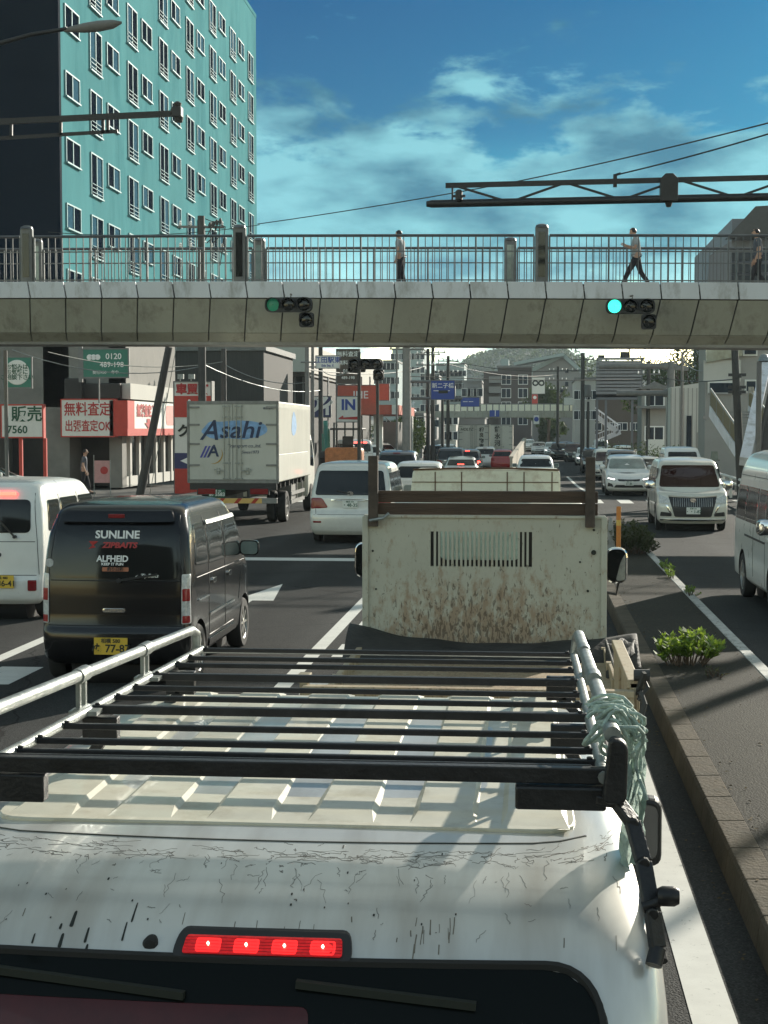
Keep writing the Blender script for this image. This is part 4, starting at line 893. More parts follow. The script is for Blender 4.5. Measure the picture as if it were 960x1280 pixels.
# ------------------------------------------------------------------ dump truck ahead
def rusty(name, col, amount=1.0):
    m = mat(name, col, .6, coat=.05, var=.08, scale=2.5); t = m.node_tree; b = t.nodes['Principled BSDF']
    src = b.inputs['Base Color'].links[0].from_socket
    tcn = N(t, 'ShaderNodeTexCoord'); vec = tcn.outputs['Object']; sp = N(t, 'ShaderNodeSeparateXYZ'); t.links.new(vec, sp.inputs[0])
    # more load damage low down and towards the middle of the board
    lowz = N(t, 'ShaderNodeMapRange'); lowz.inputs[1].default_value = 1.62; lowz.inputs[2].default_value = 1.08; t.links.new(sp.outputs[2], lowz.inputs[0])
    mid = mth(t, 'SUBTRACT', 1.0, mth(t, 'POWER', mth(t, 'ABSOLUTE', mth(t, 'MULTIPLY', sp.outputs[0], 1.25)), 2.0), clamp=True)
    load = mth(t, 'MULTIPLY', lowz.outputs[0], mth(t, 'ADD', .25, mth(t, 'MULTIPLY', mid, .75)))
    def nz(scale, st, det=6, dist=0):
        mp = N(t, 'ShaderNodeMapping'); mp.inputs['Scale'].default_value = st; t.links.new(vec, mp.inputs[0])
        n = N(t, 'ShaderNodeTexNoise'); n.inputs['Scale'].default_value = scale; n.inputs['Detail'].default_value = det; n.inputs['Roughness'].default_value = .65; n.inputs['Distortion'].default_value = dist; t.links.new(mp.outputs[0], n.inputs['Vector']); return n.outputs[0]
    a = mth(t, 'ADD', nz(16, (1, 1, .5)), mth(t, 'MULTIPLY', load, .26)); ra = ramp(t, [(.55, (0, 0, 0)), (.74, (1, 1, 1))]); t.links.new(a, ra.inputs[0])
    out = mixc(t, src, (.24, .12, .045), mth(t, 'MULTIPLY', ra.outputs[0], .62 * amount))
    c2 = mth(t, 'ADD', nz(48, (1, 1, .35), 4, .8), mth(t, 'MULTIPLY', load, .15)); rc = ramp(t, [(.64, (0, 0, 0)), (.68, (1, 1, 1))]); t.links.new(c2, rc.inputs[0])
    out = mixc(t, out, (.045, .028, .018), mth(t, 'MULTIPLY', rc.outputs[0], .65 * amount))
    c3 = nz(11, (1, 1, .18), 3); r3 = ramp(t, [(.72, (0, 0, 0)), (.77, (1, 1, 1))]); t.links.new(c3, r3.inputs[0]); out = mixc(t, out, (.13, .12, .10), mth(t, 'MULTIPLY', r3.outputs[0], .6))
    t.links.new(out, b.inputs['Base Color']); return m
M['board_rust'] = rusty('board_rust', (.45, .455, .385)); M['bed_beige'] = rusty('bed_beige', (.40, .33, .22), .7)
dt = thing('dump_truck', 'small cream dump truck with scratched rusty bed board directly ahead', 'truck', (-.33, 7.9, 0))
XA, XB = -1.165 + .33, .545 + .33        # local edges of the board
def D(nm, m, mb, par=None, **kw): return mb.build(nm, M[m] if isinstance(m, str) else m, par or dt, **kw)
yb = 3.0; Yw = yb + 7.9
ua = lambda u: at(u, 700, Yw).x + .33
za = lambda v: at(660, v, Yw).z
x0, x1 = ua(538), ua(665); zt, zb_ = za(665), za(709)
top = za(648)
mb = MB(); mb.box(XA, x0, yb, yb + .045, .95, top); mb.box(x1, XB, yb, yb + .045, .95, top); mb.box(x0, x1, yb, yb + .045, zt, top); mb.box(x0, x1, yb, yb + .045, .95, zb_)
n = 23
for k in range(n - 1): c = x0 + (x1 - x0) * (k + 1) / n; mb.box(c - .008, c + .008, yb + .001, yb + .044, zb_, zt)
bd = D('bed_front_board', 'board_rust', mb, smooth=None)
mb = MB(); mb.box(XA - .012, XA + .03, yb - .02, yb + .0, .95, top + .01); mb.box(XB - .03, XB + .012, yb - .02, yb, .95, top + .01); mb.box(XA, XB, yb - .015, yb + .05, top, top + .02); D('board_frame', 'board_rust', mb, bevel=.004)
zt2 = za(613)
for k in range(2):
    a, b = top + .022 + k * (zt2 - top - .022) / 2, top + .02 + (k + 1) * (zt2 - top - .022) / 2 - .004
    mb = MB(); mb.box(ua(470), ua(747), yb + .0, yb + .04, a, b); D('wooden_board', 'wood', mb, bevel=.006)
for u0, u1, vt in ((461, 473, 570), (731, 743, 571)):
    mb = MB(); mb.box(ua(u0), ua(u1), yb - .05, yb - .002, top - .06, za(vt)); D('stake', mat('stake_brown', (.07, .055, .045), .8, var=.4, scale=12), mb, bevel=.004)
mb = MB(); mb.tube([(ua(463), yb - .06, top - .02), (ua(480), yb - .07, top - .0), (ua(486), yb - .03, top + .03)], .012, 8); D('stake_latch', 'galv', mb)
# bolts and holes
mb = MB()
for (u, v, r) in ((742, 690, .018), (742, 656, .009), (742, 662, .009), (725, 702, .007), (735, 738, .009), (466, 690, .008), (470, 738, .007)): mb.lathe([(r, -.004), (r, .004)], (ua(u), yb - .003, za(v)), 'y', 12)
D('bolt_hole', 'ink', mb)
# bed
mb = MB(); mb.box(XA, XB, 0.05, yb, .84, .90); D('bed_floor', 'bed_beige', mb)
for s, x in ((-1, XA), (1, XB)):
    mb = MB(); mb.box(x - .02, x + .02, .0, yb - .02, .80, .98); mb.box(x - .02, x + .02, .0, 1.5 if s > 0 else .1, .98, 1.20); mb.box(x - .032, x + .032, .0, 1.5 if s > 0 else .1, 1.17, 1.215)
    for k in range(5): mb.box(x - .035, x + .035, .05 + k * .68, .12 + k * .68, .80, 1.17 if k < 2 and s > 0 else .985)
    D('bed_side', 'bed_beige', mb, bevel=.005)
mb = MB(); mb.box(XA, XB, -.045, .0, .84, 1.16); mb.box(XA, XB, -.06, .01, 1.13, 1.165); D('tailgate', 'bed_beige', mb, bevel=.005)
mb = MB(); mb.tube([(XB + .03, -.03, 1.16), (XB + .05, -.05, 1.10), (XB + .03, -.06, 1.02)], .016, 8); mb.lathe([(.03, -.03), (.03, .05)], (XB + .03, .0, 1.24), 'x', 10); mb.beam((XB + .01, .02, 1.12), (XB + .05, -.04, 1.26), .02, .02); mb.tube([(XB + .05, .05, 1.22), (XB + .07, -.02, 1.18), (XB + .02, -.05, 1.12)], .01, 6); D('tailgate_latch', 'pole_dark', mb)
mb = MB(); mb.beam((.02, .0, .70), (.02, 4.9, .70), .12, .16); mb.beam((-.35, .0, .72), (-.35, 4.9, .72), .08, .18); mb.beam((.40, .0, .72), (.40, 4.9, .72), .08, .18); mb.box(-.7, .75, .15, .2, .5, .62); mb.tube([(-.6, 1.0, .36), (.65, 1.0, .36)], .07, 10); mb.tube([(-.6, 3.9, .36), (.65, 3.9, .36)], .05, 10); D('chassis', 'plastic', mb)
for y in (1.0, 4.0):
    for s, x in ((-1, -.70), (1, .74)): add_wheel(dt, x, y, .36, .2, s, 6, 'truck_grey')
    if y == 1.0:
        for s, x in ((-1, -.45), (1, .49)): add_wheel(dt, x, y, .36, .2, s, 6, 'truck_grey')
mb = MB()
for s in (-1, 1): mb.box(s * .62 - .12 + .02, s * .62 + .12 + .02, .1, .15, .52, .66)
D('tail_lamps', 'lamp_red', mb)
cabs = Shell([(.45, 3.42, 5.15, .80, .1), (.6, 3.40, 5.2, .84, .12), (1.15, 3.40, 5.15, .845, .12), (1.75, 3.42, 4.78, .79, .13), (1.88, 3.44, 4.68, .76, .15), (1.94, 3.5, 4.55, .70, .2)], br=.03, bf=.1, crown=.02)
mb = MB(); cabs.into(mb); mb.v = [p + Vector((.02, 0, 0)) for p in mb.v]; cb = D('cab', 'cream_paint', mb, smooth=40)
mb = MB(); patch(mb, cabs, 'rear', rect(-.315, .27, 1.535, 1.84), .012, .05); rw = D('rear_window', mat('cab_glass', (.50, .68, .62), .12, var=.25, scale=3, stretch=(.5, 1, 4)), mb, smooth=40)
mb = MB(); patch(mb, cabs, 'rear', rect(-.46, .44, 1.44, 1.86), .006, .05); mb.build('window_surround', M['rubber'], rw)  # oversize black patch paints the shade seen behind the board slots
for fc in ('left', 'right'): mb = MB(); patch(mb, cabs, fc, [(3.7, 1.2), (4.75, 1.2), (4.55, 1.72), (3.7, 1.72)], .005, .06); mb.v = [p + Vector((.02, 0, 0)) for p in mb.v]; D('side_window', 'glass', mb)
mb = MB(); patch(mb, cabs, 'front', rect(-.7, .7, 1.2, 1.78), .005, .06); D('windscreen', 'glass', mb)
# cream roof deflector box seen over the board
fy0, fy1 = 4.0, 4.5; Yd = 11.9
fx = lambda u: at(u, 600, Yd).x + .33
mb = MB(); prof = rounded([(fx(512), 1.93), (fx(701), 1.93), (fx(700), at(660, 587, Yd).z), (fx(516), at(660, 587, Yd).z)], .035)
mb.prism(prof, fy0, fy1, 'y'); rd = D('roof_deflector', 'cream_paint', mb, bevel=.015, smooth=40)
mb = MB()
for u in (544, 577, 634, 655, 690): mb.box(fx(u) - .004, fx(u) + .004, fy0 - .004, fy0 + .002, 1.95, at(660, 590, Yd).z)
mb.box(fx(515), fx(698), fy0 - .005, fy0, at(660, 603.5, Yd).z, at(660, 602.5, Yd).z); mb.build('deflector_seam', mat('seam_rust', (.10, .055, .03), .8), rd)
mb = MB(); mb.tube([(fx(516), fy0 - .0, at(660, 588, Yd).z + .004), (fx(560), fy0, at(660, 586.5, Yd).z + .004), (fx(640), fy0, at(660, 586.2, Yd).z + .004), (fx(699), fy0, at(660, 588, Yd).z + .004)], .008, 6); mb.build('deflector_lip', bpy.data.materials['seam_rust'], rd)
# mirrors
for (u, v, dx) in ((771, 707, 1), (456, 700, -1)):
    p = at(u, v, 12.3) - Vector(dt.location); w, h = .085, .145
    mb = MB(); mb.prism(rounded([(p.x - w, p.z - h), (p.x + w, p.z - h), (p.x + w, p.z + h), (p.x - w, p.z + h)], .08), p.y, p.y + .07, 'y'); o = D('side_mirror', 'chrome', mb, bevel=.02)
    g = MB(); g.prism(rounded([(p.x - w * .86, p.z - h * .9), (p.x + w * .86, p.z - h * .9), (p.x + w * .86, p.z + h * .9), (p.x - w * .86, p.z + h * .9)], .06), p.y - .004, p.y + .01, 'y'); g.build('mirror_glass', M['glass'], o)
    g = MB(); g.prism(rounded([(p.x - w * .1, p.z - h * .85), (p.x + w * .8, p.z - h * .8), (p.x + w * .8, p.z + h * .7), (p.x + w * .35, p.z + h * .2)], .03), p.y - .007, p.y - .003, 'y'); g.build('mirror_reflection_patch', M['galv'], o)  # pale patch painted in for a bright reflection on the glass
    g = MB(); g.tube([(p.x - dx * .25, p.y + .1, p.z - h - .05), (p.x, p.y + .05, p.z - h - .09), (p.x + dx * .02, p.y + .04, p.z - h + .03)], .012, 8); g.build('mirror_arm', M['plastic'], o)
# dark tarpaulin heaped at the foot of the board
defm('tarp', (.030, .030, .028), .7, var=.4, scale=6, bump=.3, bscale=25)
rnd = random.Random(11)
mb = MB(); nx, ny = 46, 12; vs = []
for i in range(nx):
    t = i / (nx - 1); X = (XA - .10) + (XB - XA + .32) * t
    edge = za(790 + 14 * math.sin(math.pi * t) - 9 * (1 - t) ** 6) + .006 * math.sin(i * .6)
    for j in range(ny):
        s = j / (ny - 1)
        z = edge - .20 * s ** 1.4 + .015 * math.sin(i * .45 + j * .6) * (s + .1)
        vs.append((X, yb - .03 - .50 * s + .012 * math.sin(i * .5), z))
mb.add(vs, [(i * ny + j, i * ny + j + 1, (i + 1) * ny + j + 1, (i + 1) * ny + j) for i in range(nx - 1) for j in range(ny - 1)])
vs = []; nx2, ny2 = 10, 9      # flap hanging outside the bed on the right
for i in range(nx2):
    for j in range(ny2):
        a = i / (nx2 - 1); b = j / (ny2 - 1)
        p = at(757 + 36 * a, 803 - 4 * a + 44 * b * (1 - .55 * a) + 3 * math.sin(i + j), 10.4 - .5 * b) - Vector(dt.location)
        vs.append((p.x, p.y + .04 * math.sin(i * 1.4 + j * .5), p.z))
mb.add(vs, [(i * ny2 + j, i * ny2 + j + 1, (i + 1) * ny2 + j + 1, (i + 1) * ny2 + j) for i in range(nx2 - 1) for j in range(ny2 - 1)])
tp = D('tarpaulin', 'tarp', mb, smooth=70, fix=False)
md = tp.modifiers.new('thick', 'SOLIDIFY'); md.thickness = .008
mb = MB(); mb.tube([at(757, 800, 10.3) - Vector(dt.location), at(768, 835, 9.6) - Vector(dt.location), at(790, 850, 8.2) - Vector(dt.location)], .008, 6); D('tie_cord', 'ink', mb)
# ------------------------------------------------------------------ ground, road, markings
def asphalt(name, col, sc=1.0, agg=.5):
    m = bpy.data.materials.new(name); m.use_nodes = True; t = m.node_tree; b = t.nodes['Principled BSDF']
    tcn = N(t, 'ShaderNodeTexCoord'); vec = tcn.outputs['Object']
    n = N(t, 'ShaderNodeTexNoise'); n.inputs['Scale'].default_value = .35; n.inputs['Detail'].default_value = 8; n.inputs['Roughness'].default_value = .7; t.links.new(vec, n.inputs['Vector'])
    r = ramp(t, [(.3, tuple(c * .75 for c in col)), (.7, tuple(c * 1.3 for c in col))]); t.links.new(n.outputs[0], r.inputs[0])
    v = N(t, 'ShaderNodeTexVoronoi'); v.inputs['Scale'].default_value = 95 * sc; t.links.new(vec, v.inputs['Vector'])
    rr = ramp(t, [(0, (.45,) * 3), (.6, (1,) * 3), (1, (1.7,) * 3)]); t.links.new(v.outputs['Color'], rr.inputs[0])
    out = mixc(t, r.outputs[0], rr.outputs[0], agg, 'MULTIPLY'); t.links.new(out, b.inputs['Base Color'])
    b.inputs['Roughness'].default_value = .85; b.inputs['Specular IOR Level'].default_value = .12
    if name == 'asphalt':
        v2 = N(t, 'ShaderNodeTexVoronoi'); v2.feature = 'DISTANCE_TO_EDGE'; v2.inputs['Scale'].default_value = .22; nn = N(t, 'ShaderNodeTexNoise'); nn.inputs['Scale'].default_value = 1.3; nn.inputs['Detail'].default_value = 6; t.links.new(vec, nn.inputs['Vector'])
        t.links.new(mixc(t, vec, nn.outputs['Color'], .35), v2.inputs['Vector']); ck = mth(t, 'LESS_THAN', v2.outputs['Distance'], .0016); out = mixc(t, out, (.012, .012, .012), mth(t, 'MULTIPLY', ck, .8))
        sp = N(t, 'ShaderNodeSeparateXYZ'); t.links.new(vec, sp.inputs[0]); wv = mth(t, 'ABSOLUTE', mth(t, 'SINE', mth(t, 'MULTIPLY', mth(t, 'ADD', sp.outputs[0], .8), 1.93))); tr = ramp(t, [(.3, (1.18,) * 3), (.75, (.86,) * 3)]); t.links.new(wv, tr.inputs[0]); out = mixc(t, out, tr.outputs[0], 1.0, 'MULTIPLY'); t.links.new(out, b.inputs['Base Color'])
    bp = N(t, 'ShaderNodeBump'); bp.inputs['Strength'].default_value = .7; bp.inputs['Distance'].default_value = .006; t.links.new(v.outputs['Distance'], bp.inputs['Height']); bp.invert = True; t.links.new(bp.outputs[0], b.inputs['Normal'])
    return m
M['asphalt'] = asphalt('asphalt', (.040, .041, .040), 1.0, .85)
M['paving'] = asphalt('paving', (.13, .128, .12), .8, .4)
M['median_top'] = asphalt('median_top', (.040, .038, .030), .7, .7)
defm('ground_soil', (.10, .098, .085), .95, var=.3, scale=.3)
def road_paint(name, v):
    m = mat(name, v, .8, spec=.15, var=.08, scale=5); t = m.node_tree; b = t.nodes['Principled BSDF']; src = b.inputs['Base Color'].links[0].from_socket
    tcn = N(t, 'ShaderNodeTexCoord'); n = N(t, 'ShaderNodeTexNoise'); n.inputs['Scale'].default_value = 22; n.inputs['Detail'].default_value = 8; n.inputs['Roughness'].default_value = .75; t.links.new(tcn.outputs['Object'], n.inputs['Vector'])
    r = ramp(t, [(.60, (0,) * 3), (.68, (1,) * 3)]); t.links.new(n.outputs[0], r.inputs[0]); out = mixc(t, src, (.09, .09, .088), mth(t, 'MULTIPLY', r.outputs[0], .8)); t.links.new(out, b.inputs['Base Color']); return m
M['road_paint'] = road_paint('road_paint', (.62, .62, .58))
YS = [-30, -10, 0, 10, 20, 30, 40, 50, 58, 62, 66, 70, 74, 78, 84, 92, 100, 110, 120, 130, 145, 160, 180, 200, 215, 230, 250, 280, 320, 400, 600, 1500, 5000]
def sheet(name, x0, x1, y0, y1, dz, m, kind='structure', thick=0):
    ys = [y0] + [y for y in YS if y0 < y < y1] + [y1]
    if y1 - y0 > 8 and thick == 0: pass
    vs = []; fs = []
    for y in ys: vs += [(x0, y, gz(y) + dz), (x1, y, gz(y) + dz)]
    n = len(ys); fs = [(2 * i, 2 * i + 1, 2 * i + 3, 2 * i + 2) for i in range(n - 1)]
    if thick:
        b = len(vs)
        for y in ys: vs += [(x0, y, gz(y) + dz - thick), (x1, y, gz(y) + dz - thick)]
        fs += [(b + 2 * i, 2 * i, 2 * i + 2, b + 2 * i + 2) for i in range(n - 1)] + [(2 * i + 1, b + 2 * i + 1, b + 2 * i + 3, 2 * i + 3) for i in range(n - 1)]
        fs += [(b, b + 1, 1, 0), (2 * n - 2, 2 * n - 1, b + 2 * n - 1, b + 2 * n - 2)]
    mb = MB(); mb.add(vs, fs); o = mb.build(name, m, fix=bool(thick))
    if kind: o['kind'] = kind
    return o
sheet('ground', -900, 900, -30, 5000, -.004, M['ground_soil'])
sheet('road', -9.3, 9.6, -30, 600, 0, M['asphalt'])
sheet('side_road', -60, -9.3, 30, 44, .0, M['asphalt']); sheet('side_road', 9.6, 60, 30.5, 44, .0, M['asphalt'])
sheet('forecourt', -60, -12.5, 44, 95, .06, M['paving'])
sheet('pavement', -12.5, -9.3, 46, 300, .13, M['paving'], thick=.2); sheet('pavement', 9.6, 13.5, 46, 300, .13, M['paving'], thick=.2)
sheet('pavement', -13, -9.3, -30, 29, .13, M['paving'], thick=.2)
mm = MB()
def mark(x0, x1, y0, y1):
    ys = [y0] + [y for y in YS if y0 < y < y1] + [y1]
    vs = [];
    for y in ys: vs += [(x0, y, gz(y) + .004), (x1, y, gz(y) + .004)]
    mm.add(vs, [(2 * i, 2 * i + 1, 2 * i + 3, 2 * i + 2) for i in range(len(ys) - 1)])
mark(-2.44, -2.28, -5, 26.5); mark(-5.80, -5.64, 10, 26.5); mark(.70, .89, -5, 30)
mark(-8.9, -.9, 28.75, 29.4)
for y in (14.2, 16.6, 19.0, 21.6): mark(-2.14, -1.66, y, y + 1.0)
for y in (14.5, 17.4): mark(-5.5, -5.05, y, y + 1.1)
for y in (62, 70, 78, 88, 98, 110, 124, 140): mark(-2.6, -2.45, y, y + 4); mark(-5.9, -5.75, y, y + 4); mark(5.5, 5.65, y - 2, y + 2)
mark(1.35, 1.5, 72, 300); mark(2.35, 2.5, 65, 96)
mark(1.6, 2.2, 63.5, 64.1); mark(1.0, 1.5, 57.6, 58.0)
for x in range(0, 18): mark(-8.9 + x * 1.0, -8.45 + x * 1.0, 52.0, 54.6) if x not in (9, 10) else None
mark(2.4, 9.3, 59.0, 59.4)
# straight-ahead arrow in the second lane
mm.add([(-4.16, 17.5, .004), (-4.00, 17.5, .004), (-3.99, 22.0, .004), (-3.68, 22.0, .004), (-3.93, 24.4, .004), (-4.26, 22.0, .004), (-4.14, 22.0, .004)], [(0, 1, 2, 6), (6, 2, 3, 4), (6, 4, 5)])
mm.add([(-7.36, 12.5, .004), (-7.2, 12.5, .004), (-7.2, 15, .004), (-6.9, 15, .004), (-7.2, 18, .004), (-7.55, 15, .004), (-7.36, 15, .004)], [(0, 1, 2, 6), (6, 2, 3, 4), (6, 4, 5)])
o = mm.build('road_markings', M['road_paint'], fix=False); o['kind'] = 'structure'
# narrow median beside our lane: kerb blocks on the left, painted kerb on the right
defm('kerb_stone', (.09, .075, .055), .9, spec=.15, var=.3, scale=3, bump=.5, bscale=40, dirt=((.05, .05, .035), .6, 4))
defm('kerb_white', (.45, .45, .42), .8, var=.25, scale=8, bump=.3, dirt=((.10, .10, .08), .75, 10))
mb = MB(); mb.box(1.30, 2.22, -4, 31, -.02, .165)
vs = []
o = mb.build('median_island', M['median_top'], loc='base'); o['kind'] = 'structure'
mb = MB()
y = -4
while y < 31: mb.prism([(1.10, -.02), (1.12, .15), (1.135, .168), (1.297, .172), (1.297, -.02)], y, y + .592, 'y'); y += .6
o = mb.build('kerb_left', M['kerb_stone'], loc='base', bevel=.006); o['kind'] = 'structure'
mb = MB(); y = -4
while y < 31: mb.prism([(2.224, -.02), (2.224, .172), (2.34, .166), (2.36, .15), (2.40, -.02)], y, y + .992, 'y'); y += 1.0
o = mb.build('kerb_right', M['kerb_white'], loc='base', bevel=.006); o['kind'] = 'structure'
mb = MB(); mb.box(.9, 1.9, 62, 300, 0, .01); 
sheet('median_far', .75, 1.25, 66, 240, .16, M['kerb_stone'], thick=.2)

# ------------------------------------------------------------------ foliage helpers
def leaves(mb, c, rad, n, size, rnd, mi=0, shell=.55):
    c = Vector(c)
    for _ in range(n):
        d = Vector((rnd.gauss(0, 1), rnd.gauss(0, 1), rnd.gauss(0, 1))).normalized(); q = rnd.uniform(shell, 1.0)
        p = c + Vector((d.x * rad[0] * q, d.y * rad[1] * q, d.z * rad[2] * q)); s = size * rnd.uniform(.6, 1.3)
        a = Vector((rnd.gauss(0, 1), rnd.gauss(0, 1), rnd.gauss(0, 1))).normalized(); b = a.orthogonal().normalized()
        mb.add([p - a * s, p - b * s * .45, p + a * s, p + b * s * .45], [(0, 1, 2, 3)], mi)
def tree(label, u, v, Y, r, h, seed=0, group=None, n=1500, size=.22, mt='leaf_dark'):
    rnd = random.Random(seed); p = at(u, v, Y); g0 = gz(Y)
    t = thing('tree', label, 'tree', (p.x, Y, g0), 0, group)
    H = p.z - g0; mb = MB(); mb.tube([(0, 0, 0), (.05, .05, H * .5), (0, 0, H * .85)], [.22, .17, .08], 8)
    for k in range(6): a = rnd.uniform(0, 6.28); mb.tube([(0, 0, H * rnd.uniform(.4, .6)), (math.cos(a) * r * .6, math.sin(a) * r * .6, H * rnd.uniform(.75, .95))], [.09, .03], 6)
    mb.build('trunk', M['bark'], t, smooth=50)
    mb = MB()
    for k in range(16):
        a = rnd.uniform(0, 6.28); q = rnd.uniform(0, .75) * r; z = H - h / 2 + rnd.uniform(-.4, .42) * h
        rr = r * rnd.uniform(.28, .5); leaves(mb, (math.cos(a) * q, math.sin(a) * q, z), (rr, rr, rr * .8), n // 16, size, rnd)
    mb.build('crown', M[mt], t, fix=False); return t
# fresh green shrub on the median
def shrub(label, cx, cy, z0, w, d, h, n, size, mt, seed, sprigs=40, name='shrub', group=None):
    rnd = random.Random(seed); t = thing(name, label, 'shrub', (cx, cy, z0), 0, group); mb = MB(); ms = MB()
    for k in range(sprigs):
        x, y = rnd.uniform(-w, w), rnd.uniform(-d, d); e = max(0, 1 - (abs(x) / w) ** 3 * .5); hh = h * rnd.uniform(.55, 1.05) * e
        tip = Vector((x + rnd.uniform(-.06, .06), y + rnd.uniform(-.06, .06), hh)); base = Vector((x * .6, y * .6, 0))
        ms.tube([base, (base + tip) / 2 + Vector((0, 0, .02)), tip], [.006, .004, .002], 5)
        for j in range(n // sprigs):
            q = rnd.uniform(.35, 1.05); p = base.lerp(tip, q); a = rnd.uniform(0, 6.28)
            dv = Vector((math.cos(a), math.sin(a), rnd.uniform(.3, 1.3))).normalized(); s = size * rnd.uniform(.6, 1.3); sd_ = dv.cross(Vector((0, 0, 1))).normalized() * s * .22
            mb.add([p, p + dv * s * .5 + sd_, p + dv * s, p + dv * s * .5 - sd_], [(0, 1, 2, 3)])
    ms.build('stems', M['bark'], t); mb.build('foliage', M[mt], t, fix=False); return t
p = at(853, 826, 15.9)
shrub('bright green leafy shrub on the median beside the dump truck', p.x - .0, 15.4, .165, .34, .26, .30, 1500, .075, 'leaf', 5, 60)
p = at(790, 700, 29.2)
shrub('dark dusty bush at the far tip of the median', 1.80, 29.3, .1, .62, .8, .62, 5200, .075, 'leaf_bush', 8, 150)
for k, (x, y) in enumerate(((2.28, 26.0), (2.25, 24.3), (2.28, 21.8), (2.3, 25.2))):
    shrub(('small weed in the joint of the white kerb by the dark bush', 'pale grass tuft growing from the white kerb halfway along', 'thin weed on the white kerb nearest the green shrub', 'tiny weed between two others in the white kerb joint')[k], x, y, .15, .07, .25, .16, 160, .05, 'leaf', 20 + k, 14, name='weed', group='weeds in the kerb joint')
shrub('sparse dry weed in front of the green shrub', 1.75, 14.6, .165, .10, .10, .10, 90, .03, 'leaf_bush', 31, 12, name='weed', group='weeds in the kerb joint')
# orange delineator post and the grey cone behind it
t = thing('delineator_post', 'orange flexible delineator post standing by the dark median bush', 'bollard', (at(773, 690, 27.5).x, 27.5, .165))
mb = MB(); mb.lathe([(.04, .1), (.042, .13), (.042, .93), (.036, .96)], n=16); mb.build('post', mat('post_orange', (.62, .21, .03), .5, var=.1), t, smooth=40)
mb = MB(); mb.lathe([(.11, 0), (.11, .03), (.06, .06), (.045, .12)], n=16); mb.build('base', M['plastic'], t, smooth=40)
mb = MB(); mb.lathe([(.043, .62), (.0445, .62), (.0445, .72), (.043, .72)], n=16); mb.build('reflector_band', mat('post_yellow', (.7, .45, .1), .3), t)
t = thing('traffic_cone', 'grey weathered cone among the dark bush leaves', 'cone', (at(763, 690, 28.6).x, 28.6, .165))
mb = MB(); mb.lathe([(.11, .03), (.10, .06), (.03, .68), (.02, .70)], n=16); mb.build('cone_body', mat('cone_grey', (.28, .27, .24), .6, var=.25), t, smooth=40)
mb = MB(); mb.box(-.16, .16, -.16, .16, 0, .035); mb.build('base', M['plastic'], t, bevel=.01)

# dead leaves and grit along the median and its kerb
rl = random.Random(77); mb = MB()
for _ in range(900):
    y = rl.uniform(5, 30) ** 1.0; x = rl.choice((rl.gauss(1.33, .05), rl.gauss(2.18, .05), rl.uniform(1.15, 2.3), rl.gauss(1.03, .05), rl.gauss(2.47, .06))); z = .172 if 1.12 < x < 2.36 else .006
    s = rl.uniform(.006, .02); a = rl.uniform(0, 6.28); c, d = math.cos(a) * s, math.sin(a) * s; h = rl.uniform(.002, .010)
    mb.add([(x - c, y - d, z), (x - d * .5, y + c * .5, z + h), (x + c, y + d, z + .002), (x + d * .5, y - c * .5, z + h * .5)], [(0, 1, 2, 3)])
tag(mb.build('leaf_litter', mat('litter', (.13, .10, .055), .9, var=.5, scale=30, spec=.1), fix=False), 'dead leaves and grit scattered along the median kerbs', None, None, 'stuff')
sheet('road_patch', -2.2, .62, 8.2, 11.4, .003, asphalt('asphalt_patch', (.030, .030, .030)))
sheet('road_patch', 3.0, 5.4, 13.2, 17.0, .003, bpy.data.materials['asphalt_patch'])

# ------------------------------------------------------------------ footbridge over the junction
BY = 40.0
defm('fascia', (.66, .69, .74), .55, var=.08, scale=.8, dirt=((.22, .21, .18), .7, 2.2), stretch=(1, 1, .35))
defm('cladding', (.35, .35, .295), .65, var=.2, scale=.9, dirt=((.14, .13, .10), .85, 1.8), stretch=(1, 1, .4), bump=.1)
defm('bridge_steel', (.12, .125, .13), .4, metal=.5, var=.2, scale=6)
fb = thing('footbridge', 'pedestrian footbridge with dirty grey panels and barred railing right across the road', 'footbridge', (0, BY + 1.5, 4.5))
def zarch(x): return -.0125 * (x + 0) + .06 - .00022 * (x - 2) ** 2
def BP(name, mb, m, **kw):
    for i, p in enumerate(mb.v): mb.v[i] = Vector((p.x, p.y, p.z + zarch(p.x)))
    return mb.build(name, M[m] if isinstance(m, str) else m, fb, world=True, **kw)
X0, X1, PW = -22.0, 20.0, .975
mb = MB(); xs = [X0 + (X1 - X0) * i / 24 for i in range(25)]
for a, b in zip(xs, xs[1:]): mb.box(a, b, BY + .9, BY + 2.1, 4.62, 4.75); mb.box(a, b, BY + .06, BY + 2.94, 6.0, 6.12)
BP('deck', mb, 'concrete')
